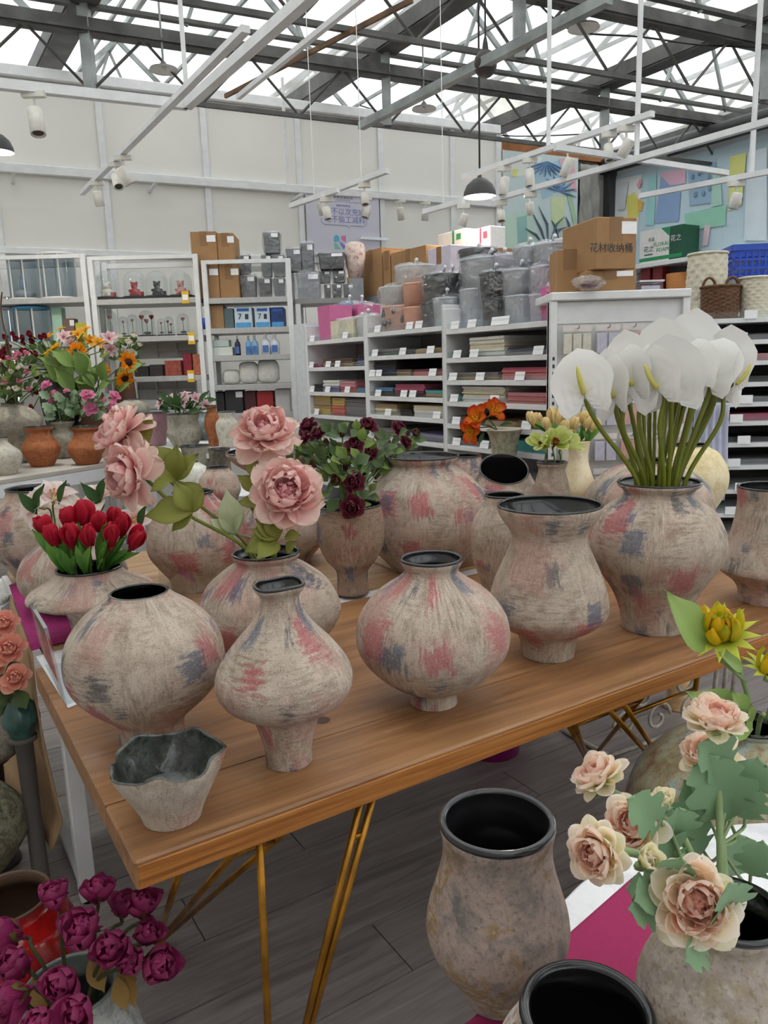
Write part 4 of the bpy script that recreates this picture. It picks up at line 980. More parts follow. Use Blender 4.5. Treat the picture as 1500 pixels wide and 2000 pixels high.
# --- peach ranunculus in the right foreground
SOFTP = petalmat('soft_petal', .6, .6)
RAN = [petal_mesh('petal', SOFTP, L=.55, Wd=.28, curl=1.3, cup=.7, ruf=.03, seed=1, shape='wide', c0='#ffa892', c1='#ffb6a2', edge='#ffcfbc', n=8, m=8),
       petal_mesh('petal', SOFTP, L=.75, Wd=.34, curl=1.1, cup=.7, ruf=.04, seed=2, shape='wide', c0='#ffb8a4', c1='#ffcdb8', edge='#ffe4d4', n=8, m=8),
       petal_mesh('petal', SOFTP, L=.92, Wd=.40, curl=.8, cup=.7, ruf=.04, seed=3, shape='wide', c0='#ffd2b0', c1='#ffe4cc', edge='#fff0e2', n=8, m=8),
       petal_mesh('petal', SOFTP, L=1.0, Wd=.42, curl=.35, cup=.5, ruf=.025, seed=4, shape='round', c0='#f2e6a8', c1='#ffeed6', edge='#fff6ec', n=8, m=8),
       petal_mesh('petal', SOFTP, L=1.0, Wd=.40, curl=.1, cup=.45, ruf=.03, seed=5, shape='round', c0='#e6e4a0', c1='#fbf2c8', edge='#fff4e0', n=8, m=8)]
RANL = [(11, [0], 1.1, 0, 28, .12), (12, [0, 1], 1.1, 26, 44, .18), (13, [1, 2], 1.1, 42, 60, .2), (13, [2, 3], 1.0, 58, 76, .16), (9, [3, 4], 1.0, 78, 98, .12)]
RANB = [(8, [3, 4], .85, 2, 10, .10), (8, [4], .95, 10, 20, .15)]
GLF = leafmesh('ran', '#6b8a66', '#86a580', 'lobed', Wd=.40, curl=-.5, fold=.22, ruf=.02, m=30); GSEP = leafmesh('ransep', '#6f8a3c', '#93a552', 'leaf', Wd=.24, curl=.4, fold=.1)
rd = V('fore_right')['C'].y; RV = V('fore_right')
ran = [(1165, 1665, 62, -.10, (-.75, -.6, .25), 0), (1237, 1612, 62, -.04, (-.55, -.5, .65), 0), (1360, 1762, 84, -.13, (-.25, -.85, .5), 0), (1168, 1515, 54, .06, (-.6, .1, .8), 0), (1398, 1402, 60, .06, (.05, -.1, 1), 0), (1385, 1475, 56, .10, (-.3, -.2, .9), 0), (1293, 1568, 30, -.02, (.0, -.2, 1), 1), (1265, 1678, 32, -.10, (.2, -.5, .8), 1)]
labs = ['peach ranunculus facing left, lowest on the left of the bunch', 'peach ranunculus just above the lowest left bloom', 'largest peach ranunculus hanging over the front vase rim', 'pale peach ranunculus at the upper left, seen from its side', 'pale peach ranunculus on the tallest stem, facing up', 'pale peach ranunculus turned away under the tallest bloom', 'yellow-green ranunculus bud standing upright', 'yellow-green ranunculus bud between the front blooms']
for i, (x, y, r, dd, ax, bud) in enumerate(ran):
    D = rd+dd; c = ond(x, y, D); R = r*depth(c)/F; ax = Vector(ax).normalized(); base = c-ax*R*(.28 if not bud else .75)
    off = base-RV['top']; off.z = 0; off = off.normalized()*min(off.length, RV['rim']*.55)
    T = thing('ranunculus', labs[i], 'flower', Vector((RV['C'].x, RV['C'].y, RV['z0']+RV['H']*.4))+off*.4, group='peach ranunculus in the front vase')
    bloom(T, base, ax, R*(1.0 if not bud else 1.75), RAN, RANL if not bud else RANB, '#ffa690' if not bud else '#c9c878', 70+i, calyx=(GSEP, 5, 105 if not bud else 35, .62))
    rim = RV['top']+off+Vector((0, 0, .004))
    stem(T, [T.location, rim, rim.lerp(base, .55)+Vector((0, 0, .02)), base-ax*R*.4, base-ax*R*.1], .0038, STEMP)
    rs = random.Random(i)
    lv = {0: [(1290, 1750, 1240, 1780)], 1: [(1340, 1720, 1230, 1740), (1330, 1640, 1235, 1565)], 2: [(1370, 1820, 1350, 1880), (1400, 1790, 1440, 1740)], 3: [(1330, 1700, 1300, 1580), (1300, 1640, 1260, 1560)],
          4: [(1450, 1680, 1385, 1480), (1450, 1560, 1480, 1490), (1430, 1500, 1375, 1460), (1445, 1640, 1470, 1540), (1450, 1750, 1490, 1650)], 5: [(1410, 1650, 1345, 1530), (1405, 1700, 1330, 1610), (1410, 1640, 1430, 1540), (1405, 1580, 1370, 1500), (1420, 1720, 1450, 1640)],
          6: [(1305, 1640, 1335, 1590), (1315, 1700, 1275, 1640)], 7: [(1300, 1720, 1330, 1690), (1290, 1720, 1250, 1760)]}.get(i, [])
    for x0, y0, x1, y1 in lv:
        P0, P1 = ond(x0, y0, D+.01), ond(x1, y1, D-.03); k = .42 if math.hypot(x1-x0, y1-y0) > 95 else .1; P2 = P0.lerp(P1, k); stem(T, [rim.lerp(base, .25), P0.lerp(P2, .5), P2], .002, STEMP, 'leaf_stalk', 5, 3)
        leaf(T, P2, P1, GLF, up=(rs.uniform(-.4, .2), -.9, .4))

# --- sunflower buds in the rust floor vase
SB = V('fore_rust'); sd = SB['C'].y-.08
SUNP = [petal_mesh('petal', L=1.0, Wd=.24, curl=1.2, cup=.5, ruf=.03, seed=s, shape='point', c0='#d6b41c', c1=c, edge=e, n=4, m=6) for s, c, e in ((1, '#f4d024', '#f0b41a'), (2, '#dcca2e', '#a3b02c'), (3, '#e39a12', '#e88a10'))]
SUNS = leafmesh('sunsep', '#a3b030', '#c6cc50', 'leaf', Wd=.13, curl=-.6, fold=.1); SUNL = leafmesh('sunleaf', '#7f9a4c', '#a3bb74', 'spear', Wd=.27, curl=.3, fold=.2)
for i, (x, y, r, ax, lab) in enumerate(((1410, 1222, 58, (-.25, -.5, .85), 'half-open yellow sunflower bud on a tall stem at the right'), (1512, 1295, 44, (.2, -.3, 1), 'second yellow sunflower bud cut by the right picture edge'))):
    c = ond(x, y, sd); R = r*depth(c)/F; ax = Vector(ax).normalized(); base = c-ax*R*.6
    T = thing('sunflower_bud', lab, 'flower', Vector((SB['C'].x, SB['C'].y, SB['z0']+SB['H']*.6)), group='sunflower buds in the rust vase')
    bloom(T, base, ax, R*1.35, SUNP, [(9, [2], .8, 0, 10, .12), (12, [0, 1], .95, 8, 22, .22), (12, [1, 0], .95, 22, 38, .26)], '#b59a1c', i, calyx=(SUNS, 12, 62, 1.0), corer=.3, corez=.25)
    r0 = SB['top']+Vector((-.02+.04*i, 0, 0)); k = ond(1468 if i == 0 else 1500, 1400, sd+.03)
    stem(T, [T.location, r0, k, ond(1445 if i == 0 else 1520, 1310, sd), base-ax*R*.4, base], .0055, STEMP)
    if i == 0:
        for x0, y0, x1, y1 in ((1385, 1262, 1282, 1152), (1470, 1420, 1320, 1352), (1470, 1410, 1415, 1345), (1465, 1420, 1460, 1370), (1450, 1300, 1395, 1275)): leaf(T, ond(x0, y0, sd), ond(x1, y1, sd-.04), SUNL)
        stem(T, [ond(1455, 1330, sd), ond(1420, 1300, sd-.01), ond(1402, 1285, sd-.02)], .004, STEMP, 'side_stem')

# --- purple rose buds, lower left
PUR = [petal_mesh('petal', L=.85, Wd=.46, curl=1.1, cup=1.15, ruf=.03, seed=1, shape='wide', c0='#7d1548', c1='#a0225e', edge='#b03a70', n=6, m=6),
       petal_mesh('petal', L=.95, Wd=.52, curl=.75, cup=1.0, ruf=.04, seed=2, shape='wide', c0='#8a1a52', c1='#ac2c6c', edge='#bb4a80', n=6, m=6),
       petal_mesh('petal', L=1.0, Wd=.55, curl=.45, cup=.8, ruf=.06, seed=3, shape='wide', c0='#8a1e54', c1='#b63a78', edge='#9a4268', n=6, m=6)]
PSEP = leafmesh('rosesep', '#5f6030', '#7c7540', 'leaf', Wd=.22, curl=.3, fold=.1); DRYL = leafmesh('dry', '#8a6a3a', '#a3824a', 'leaf', Wd=.25, curl=-.4)
bv = V('rosebud_pot'); bd2 = bv['C'].y
ros = [(107, 1757, 33, .02, (-.1, -.2, 1)), (190, 1745, 32, .05, (.1, -.1, 1)), (238, 1775, 28, .08, (.1, .1, 1)), (280, 1772, 34, .04, (.2, -.15, 1)), (166, 1818, 42, -.02, (-.1, -.5, .8)), (220, 1845, 38, -.06, (.1, -.85, .45)), (285, 1828, 30, .0, (.4, -.3, .8)), (22, 1825, 36, .03, (-.7, -.3, .5)),
       (36, 1886, 38, -.03, (-.4, -.4, .8)), (32, 1945, 42, -.10, (-.6, -.75, .1)), (127, 1915, 40, -.12, (-.15, -.9, .45)), (155, 1975, 40, -.18, (.0, -.9, .5)), (258, 1882, 30, -.06, (-.1, -.5, .8)), (302, 1882, 40, -.04, (.65, -.5, .4)), (84, 1998, 34, -.2, (-.2, -.7, .6))]
rl = []
for i, (x, y, r, dd, ax) in enumerate(ros):
    D = bd2+dd; c = ond(x, y, D); R = r*depth(c)/F; ax = Vector(ax).normalized(); base = c-ax*R*.55
    off = base-bv['top']; off.z = 0; off = off.normalized()*min(off.length, bv['rim']*.55)
    T = thing('rose_bud', None, 'flower', Vector((bv['C'].x, bv['C'].y, bv['z0']+bv['H']*.5))+off*.4, group='purple rose buds in the grey-white vase')
    bloom(T, base, ax, R*1.65, PUR, [(4, 0, .6, 0, 4, .04), (5, 0, .8, 4, 12, .12), (6, 1, .92, 12, 22, .18), (6, 2, .95, 24, 38, .2)], '#6d1440', 90+i, calyx=(PSEP, 5, 40, .8))
    rim = bv['top']+off
    stem(T, [T.location, rim, rim.lerp(base, .6)+Vector((0, 0, .015)), base-ax*R*.5, base], .004, STEMB)
    if i in (4, 6, 12, 13, 8): leaf(T, rim.lerp(base, .6), rim.lerp(base, .5)+Vector((.03, -.03, -.05)), DRYL)
    rl.append(T)
ordinal(rl, 'purple-magenta rose bud, {o} in the grey-white vase', [ond(a[0], a[1], bd2) for a in ros])
# --- coral roses at the left edge
CORR = rosehead('bloom', ('#d9745f', '#ee9a86', '#f2b3a0'), 7); tv = V('teal'); cl = []
cr = [(8, 1222, 26), (18, 1272, 30), (30, 1328, 27), (-12, 1300, 26), (-18, 1345, 24)]
for i, (x, y, r) in enumerate(cr):
    P = ond(x, y, tv['C'].y+(.05, 0, -.05, .03, 0)[i]); T = thing('coral_rose', None, 'flower', tv['C']+Vector((0, 0, tv['H']*.5)), group='coral roses in the teal vase')
    inst('bloom', CORR, T, P-T.location, axis_rot((.3, -.7, .6)), r*1.1*depth(P)/F); stem(T, [T.location, tv['top']+Vector((0, 0, .002)), P], .003, STEMD)
    leaf(T, P+Vector((0, 0, -.03)), P+Vector((.03, -.02, -.08)), BLF); leaf(T, tv['top']+Vector((-.01, -.005, .0)), tv['top']+Vector((-.07, -.04, .02)), BLF); cl.append(T)
ordinal(cl, 'coral rose at the left picture edge, {o} of the five', [ond(c[0], c[1], tv['C'].y) for c in cr])

# ------------------------------------------------------------------ left table of terracotta and grey vases with bunches of flowers
zL = .9
p0, p1 = onz(-120, 956, zL), onz(235, 900, zL)
fL = Frame(p0, math.atan2((p1-p0).y, (p1-p0).x))
tL = thing('side_table', 'pale grey-topped white table carrying terracotta vases at the left', 'table', fL.w(0, 0, 0), fL.rz)
ln = (p1-p0).length+.25
box('top', 0, ln, 0, .92, zL-.03, zL-.001, plain('#b3aca2', .7, 0, 'pale_table_top', .06, 6), tL, .003); box('apron', 0, ln, .0, .02, zL-.11, zL-.031, WHITEM, tL)
for x in (.05, ln-.09):
    for y in (.03, .84): box('leg', x, x+.045, y, y+.045, 0, zL-.03, WHITEM, tL)
TERR = mottled('terracotta', 50, ['#7d4527', '#9a5a35', '#a9663d', '#8a4f30'], 1.6, .65, bumpy=.2, fine='#b98a6a')
GRST = mottled('grey_stoneware', 53, ['#6d675b', '#8f897c', '#a09a8c', '#7d7666'], 1.1, .85, bumpy=.3, fine='#595346')
OFFW = mottled('offwhite_stone', 56, ['#9b9484', '#b9b3a4', '#c9c4b6', '#aaa494'], 1.1, .85, fine='#7f786a')
MAUV = mottled('mauve_glaze', 59, ['#7d5960', '#8f6a70', '#9c767c', '#876268'], .8, .45, coat=.2, bumpy=.05, fine='#7a565d')
BLUG = mottled('blue_grey_rust', 62, ['#6b5a4c', '#6f8487', '#8aa0a2', '#7b8f92'], 1.3, .7, fine='#6a5238')
GB = 'old stoneware vases on the left table'
vase('L_orange1', 'terracotta vase with flared mouth, left of two on the left table', 84, 912, zL, [(833, 27), (838, 26), (845, 20), (858, 27), (873, 36), (888, 33), (912, 21)], TERR, group=GB, seg=28)
vase('L_orange2', 'terracotta vase with flared mouth, right of two on the left table', 172, 908, zL, [(833, 27), (838, 26), (845, 20), (858, 27), (873, 35), (888, 32), (908, 20)], TERR, group=GB, seg=28)
vase('L_white', 'off-white stoneware bottle cut by the left picture edge', 12, 928, zL, [(854, 12), (860, 10), (868, 14), (882, 30), (898, 33), (915, 26), (928, 20)], OFFW, group=GB, seg=28)
vase('L_grey', 'slim grey stoneware vase holding the small pink ranunculus', 127, 896, zL, [(822, 25), (827, 24), (838, 17), (855, 24), (872, 23), (896, 15)], GRST, group=GB, seg=28)
vase('L_big', 'wide round grey stoneware vase with narrow neck at the left', 38, 905, zL, [(787, 22), (792, 20), (800, 34), (815, 50), (832, 51), (850, 42), (880, 28), (905, 24)], GRST, group=GB, seg=32)
def riser(label, x0, x1, py, z, D0=None, dep=.5, mat=None):
    a, b = onz(x0, py, z), onz(x1, py, z); f = Frame(a, math.atan2((b-a).y, (b-a).x)); l = (b-a).length
    t = thing('display_riser', label, 'riser', f.w(0, 0, 0), f.rz); box('top', 0, l, 0, dep, z-.03, z-.001, mat or WHITEM, t, .003)
    for x in (.03, l-.07):
        for y in (.03, dep-.07): box('leg', x, x+.04, y, y+.04, 0, z-.03, WHITEM, t)
    return t
zM = 1.02
riser('white display riser behind the peonies holding the mauve vase', 222, 500, 886, zM, dep=.75)
vase('M_mauve', 'mauve glazed cylinder vase behind the pink peonies', 300, 872, zM, [(806, 32), (810, 31), (825, 30), (845, 28), (872, 24)], MAUV, group=GB, seg=28)
vase('M_grey', 'grey stoneware pot with wide neck holding pink lilies', 363, 874, zM, [(808, 32), (812, 31), (825, 27), (838, 33), (850, 34), (874, 22)], GRST, group=GB, seg=28)
vase('M_blue', 'blue-grey rusty round vase beside the grey lily pot', 399, 860, zM, [(806, 12), (812, 14), (822, 20), (838, 22), (848, 19), (860, 14)], BLUG, group=GB, seg=28)
vase('M_orange', 'small terracotta vase between blue and grey vases', 418, 872, zM, [(792, 12), (796, 11), (803, 9), (815, 14), (835, 16), (850, 11), (872, 10)], TERR, group=GB, seg=24)
vase('M_grey2', 'grey stoneware vase with short neck right of the small terracotta one', 447, 876, zM, [(804, 17), (808, 16), (816, 15), (826, 22), (842, 22), (876, 15)], OFFW, group=GB, seg=28)
vase('M_stone', 'low round grey stone vase behind the mauve cylinder', 264, 862, zM, [(780, 14), (783, 16), (790, 30), (800, 34), (815, 30), (862, 18)], GRST, group=GB, seg=28)
zN = .86
riser('low white riser holding the grey planter and white round jar', 335, 480, 968, zN, dep=.55)
vase('N_plant', 'grey stoneware planter with dark mouth above the white round jar', 386, 940, zN, [(870, 29), (874, 28), (890, 26), (915, 26), (940, 20)], GRST, group=GB, seg=28)
vase('N_white', 'white round speckled jar behind the peony leaves', 378, 960, zN, [(902, 14), (906, 18), (915, 30), (930, 34), (945, 28), (960, 18)], mottled('white_speckle', 65, ['#b9b5a6', '#d8d5ca', '#e2e0d6', '#cfcbbd'], 1.2, .6, fine='#a5a08e'), group=GB, seg=28)
vase('N_dark', 'dark rimmed grey pot left of the chalice vase', 433, 952, zN, [(876, 22), (880, 21), (895, 20), (925, 21), (952, 16)], mottled('dark_bark', 66, ['#3f3a32', '#6a6254', '#837a69', '#544c40'], 1.6, .85), group=GB, seg=28)
vase('N_low', 'round brushed clay vase peeking out left of the chalice vase', 432, 1010, .78, [(912, 22), (918, 23), (930, 34), (955, 42), (975, 36), (1010, 24)], VM(22), group=GP, seg=36)
stand('white stand under the round vase left of the chalice vase', 'N_low', .78, .2, .2)
BRN = plain('#5d3a28', .6, 0, 'brown_clay', .12, 12)
vase('L_brown', 'tall plain brown vase behind the sunflowers', 253, 854, 1.0, [(722, 15), (726, 16), (745, 18), (780, 20), (854, 21)], BRN, group=GB, seg=24)
vase('L_dark', 'big black round vase behind the sunflower bunch', 128, 864, 1.0, [(728, 14), (734, 18), (750, 32), (775, 38), (800, 36), (864, 26)], plain('#26211f', .6, 0, 'black_clay'), group=GB, seg=28)
vase('L_sun', 'brown clay vase holding the sunflower bunch', 192, 862, 1.0, [(768, 18), (773, 19), (790, 28), (815, 31), (862, 20)], BRN, group=GB, seg=24)
# far table edge bearing these back vases
riser('white rear riser under the dark and brown vases', 60, 300, 868, 1.0, dep=.5)
for k, zz in (('L_brown', V('L_brown')['z0']), ('L_dark', V('L_dark')['z0'])): pass
# bunches
def bunchof(name, label, key, D, heads, meshes, leafm, nleaf, spread, stemm=STEMD, seed=0, leaflen=.06, cat='flowers', lc=None):
    v = V(key); T = thing(name, label, cat, inside(key, 0, 0, .6)); rs = random.Random(seed)
    for i, (x, y, r, mi, ax) in enumerate(heads):
        P = ond(x, y, D+rs.uniform(-.08, .08)); inst('bloom', meshes[mi], T, P-T.location, axis_rot(ax), r*depth(P)/F)
        q = atrim(key, rs.uniform(-.6, .6), rs.uniform(-.5, .5)); stem(T, [T.location, q, q.lerp(P, .6)+Vector((0, 0, .02)), P], .004, stemm, 'stem', 5, 3)
    cx, cy, sx, sy = spread
    for i in range(nleaf):
        x, y = cx+rs.uniform(-1, 1)*sx, cy+rs.uniform(-1, 1)*sy; P = ond(x, y, D+rs.uniform(-.08, .12)); d = Vector((.9*(x-cx)/sx+rs.uniform(-.4, .4), rs.uniform(-.6, .1), rs.uniform(.1, 1))).normalized()*leaflen*rs.uniform(.7, 1.2)
        leaf(T, P, P+d, leafm[i % len(leafm)], up=(rs.uniform(-.4, .4), -.7, .6))
    return T
SUNH = {}
def sunhead(c0, c1, disc, s): return headmesh('bloom', [petal_geo(L=1.0, Wd=.16, curl=-.2, cup=.3, seed=k, shape='point', c0=c0, c1=c1, n=3, m=4) for k in (1, 2)], [(16, [0, 1], 1, 66, 76, .05), (14, [0, 1], .9, 80, 90, .05)], PETAL, s, (.36, .35, .12, disc))
SUNO = sunhead('#d8700f', '#ea9410', '#3a2412', 1); SUNY = sunhead('#e0a010', '#f0c01c', '#7a5a18', 2)
LLF = leafmesh('sunbig', '#5f7a3c', '#7d9654', 'leaf', Wd=.28, curl=-.2)
sunl = [('sunflower', [(150, 690, 25, 0, (-.1, -.9, .3))], 'orange sunflower with dark disc facing forward at the left'), ('sunflower', [(104, 684, 24, 1, (-.5, -.2, .8))], 'yellow sunflower at the left side of the bunch'), ('sunflower', [(122, 706, 18, 1, (-.4, -.7, .1))], 'yellow sunflower below the orange one'),
        ('sunflower', [(250, 708, 24, 0, (.7, -.6, .2))], 'orange sunflower hanging at the right of the bunch'), ('sunflower', [(243, 738, 22, 0, (.5, -.5, -.4))], 'lowest orange sunflower drooping before the brown vase'), ('sunflower', [(203, 722, 14, 0, (.5, -.5, .1))], 'small orange sunflower in the middle of the bunch')]
for i, (nm, hd, lab) in enumerate(sunl):
    T = bunchof(nm, lab, 'L_sun', 5.85, hd, [SUNO, SUNY], [LLF], 4, (170+(i-2.5)*14, 748, 32, 34), seed=i, leaflen=.19, cat='flower'); T['group'] = 'sunflowers on the left table'
PINKR = rosehead('bloom', ('#cf5f92', '#e583ae', '#f0a8c4'), 12)
bunchof('ranunculus_bunch', 'bunch of small round pink ranunculus in the slim grey vase', 'L_grey', V('L_grey')['C'].y, [(92, 754, 13, 0, (-.4, -.5, .7)), (107, 777, 16, 0, (-.2, -.7, .5)), (170, 774, 15, 0, (.2, -.6, .7)), (177, 799, 15, 0, (.2, -.8, .3)), (222, 775, 13, 0, (.5, -.4, .5)), (218, 793, 12, 0, (.4, -.6, .2)), (98, 792, 8, 0, (-.4, -.6, .3)), (130, 765, 7, 0, (0, -.4, .9)), (206, 783, 7, 0, (.2, -.6, .6))],
        [PINKR], [leafmesh('greyg', '#6f8a68', '#8fa586', 'lobed', Wd=.4, curl=-.3, m=14)], 60, (150, 800, 52, 24), seed=3, leaflen=.08)
DRED = rosehead('bloom', ('#4f0f18', '#74182a', '#8a2a38'), 14, False); WHR = rosehead('bloom', ('#d8c9b0', '#e6dccb', '#efe8dc'), 15, False); PKR = rosehead('bloom', ('#b8486c', '#cf6a88', '#e09ab0'), 16, False)
rs = random.Random(9)
bunchof('rose_bunch', 'dense bunch of dark red roses at the left edge', 'L_dark', 6.0, [(rs.uniform(8, 100), rs.uniform(655, 745) if k < 26 else rs.uniform(760, 800), rs.uniform(9, 13), 0, (rs.uniform(-.5, .5), -.7, .6)) for k in range(34)], [DRED], [BLF], 40, (55, 730, 50, 50), seed=4, leaflen=.08)
bunchof('rose_bunch', 'bunch of pink and cream small roses over the wide grey vase', 'L_big', 4.9, [(rs.uniform(-12, 62), rs.uniform(690, 765), rs.uniform(8, 12), k % 2, (rs.uniform(-.5, .5), -.7, .6)) for k in range(26)], [PKR, WHR], [BLF, BLF2], 40, (25, 735, 40, 35), seed=5, leaflen=.07)
LILO = headmesh('bloom', [petal_geo(L=1.0, Wd=.25, curl=-.8, cup=.3, ruf=.03, seed=k, shape='point', c0='#d88a14', c1='#e6a32e', edge='#efb850', n=4, m=5) for k in (1, 2)], [(6, [0, 1], 1, 50, 60, .04)], PETAL, 3, (.12, 2, .2, '#c98a20'))
LILP = headmesh('bloom', [petal_geo(L=1.0, Wd=.28, curl=-.8, cup=.3, ruf=.03, seed=k, shape='point', c0='#c98a98', c1='#e3c0c4', edge='#eedcdc', n=4, m=5) for k in (1, 2)], [(6, [0, 1], 1, 50, 60, .04)], PETAL, 3, (.12, 2, .2, '#b98a80'))
bunchof('lily_bunch', 'bunch of orange and pale pink lilies above the sunflowers', 'L_dark', 6.0, [(95, 662, 17, 0, (-.3, -.5, .7)), (125, 660, 18, 1, (0, -.7, .5)), (152, 655, 17, 0, (.1, -.6, .7)), (176, 668, 18, 0, (.2, -.7, .5)), (192, 672, 17, 0, (.3, -.6, .5)), (140, 672, 15, 1, (0, -.8, .3)), (118, 645, 12, 0, (-.2, -.3, .9)), (168, 645, 14, 0, (.1, -.4, .9)), (212, 662, 19, 1, (.3, -.6, .4)), (214, 682, 18, 1, (.3, -.7, .0)), (75, 700, 15, 1, (-.5, -.6, .2))],
        [LILO, LILP], [BLF2], 14, (150, 690, 55, 25), seed=6, leaflen=.09)
bunchof('rose_bunch', 'bunch of cream roses at the right of the sunflowers', 'L_brown', 6.05, [(235, 662, 11, 0, (0, -.6, .7)), (252, 672, 12, 0, (.2, -.7, .5)), (262, 660, 10, 0, (.3, -.5, .7)), (245, 688, 12, 0, (.1, -.8, .3)), (257, 690, 12, 0, (.3, -.7, .3)), (272, 676, 8, 0, (.5, -.5, .4)), (225, 672, 9, 0, (-.2, -.7, .4))], [WHR], [BLF, BLF2], 26, (250, 685, 24, 24), seed=7, leaflen=.06)
bunchof('lily_bunch', 'bunch of pale pink lilies with dark leaves in the grey pot', 'M_grey', V('M_grey')['C'].y, [(315, 790, 16, 0, (-.5, -.6, .4)), (335, 782, 17, 0, (-.2, -.6, .7)), (358, 786, 18, 0, (0, -.8, .5)), (382, 780, 17, 0, (.3, -.6, .6)), (398, 792, 16, 0, (.6, -.5, .3)), (362, 772, 13, 0, (.1, -.3, .9))], [LILP], [DKL], 18, (358, 798, 30, 10), seed=8, leaflen=.12)
# bare twisted twigs in the wide grey vase
T = thing('twig_bunch', 'bare brown twisted twigs rising at the left edge', 'twigs', inside('L_big', -.2, 0, .6)); D = V('L_big')['C'].y-.1
for pts in ([(22, 780), (12, 740), (20, 690), (8, 640), (2, 600), (4, 570)], [(24, 780), (30, 730), (14, 690), (12, 660)], [(26, 785), (10, 760), (-6, 720), (-20, 640)]): stem(T, [T.location, atrim('L_big', 0, 0)]+[ond(x, y, D) for x, y in pts], .006, plain('#4d3a2a', .8, 0, 'brown_twig'), 'twig', 5, 4)
# ------------------------------------------------------------------ shop fixtures and goods
def text(parent, s, size, loc, mat, rot=(math.pi/2, 0, 0), ext=.0006, align='CENTER', name='lettering', sx=1.0):
    cu = bpy.data.curves.new(name, 'FONT'); cu.body = s; cu.size = size; cu.extrude = ext; cu.align_x = align; cu.align_y = 'CENTER'; cu.resolution_u = 2
    t = bpy.data.objects.new(name+'_src', cu); COL.objects.link(t); bpy.context.view_layer.update()
    me = bpy.data.meshes.new_from_object(t.evaluated_get(bpy.context.evaluated_depsgraph_get())); bpy.data.objects.remove(t); bpy.data.curves.remove(cu)
    me.materials.clear(); o = finish(name, me, mat, parent, False); o.location = loc; o.rotation_euler = rot; o.scale = (sx, 1, 1); return o
def fthing(name, label, cat, fr, x, y, z, group=None): return thing(name, label, cat, fr.w(x, y, z), fr.rz, group)
INK = plain('#3a3f46', .7, 0, 'grey_ink'); INKB = plain('#7f84b8', .7, 0, 'blue_ink'); INKG = plain('#1f5d3e', .6, 0, 'green_ink')
def fb(fr, yy, l, t, r, b):
    """local x0,x1,z0,z1 of a pixel rectangle on the plane y=yy of a frame"""
    m = (l+r)/2; n = (t+b)/2; return fr.px(l, n, yy).x, fr.px(r, n, yy).x, fr.px(m, b, yy).z, fr.px(m, t, yy).z
def carton(fr, yy, l, t, r, b, dep, label, zb=None, mat=None, sticker=True, tape=True, txt=None, group='cardboard cartons', fine=False, cat='box', name='carton'):
    x0, x1, z0, z1 = fb(fr, yy, l, t, r, b)
    if zb is not None: z0 = zb
    T = fthing(name, label, cat, fr, (x0+x1)/2, yy+dep/2, z0, group); w, h = x1-x0, z1-z0; m = mat or CARD
    box('body', -w/2, w/2, -dep/2, dep/2, 0, h, m, T, .004)
    if tape:
        box('tape', -.03, .03, -dep/2-.001, dep/2+.001, h-.0005, h+.001, CARDT, T); box('tape', -.03, .03, -dep/2-.0012, -dep/2-.0002, h*.55, h, CARDT, T); box('flap_seam', -w/2, w/2, -.0012, .0012, h, h+.0012, INK, T)
    if sticker: box('sticker', w*.12, w*.12+min(.07, w*.4), -dep/2-.0022, -dep/2-.0006, h*.68, h*.68+.05*min(1, h/.2), TICKET, T)
    if txt:
        for s, sz, px, pz, mt in txt: text(T, s, sz, (px*w, -dep/2-.001, pz*h), mt)
    return T
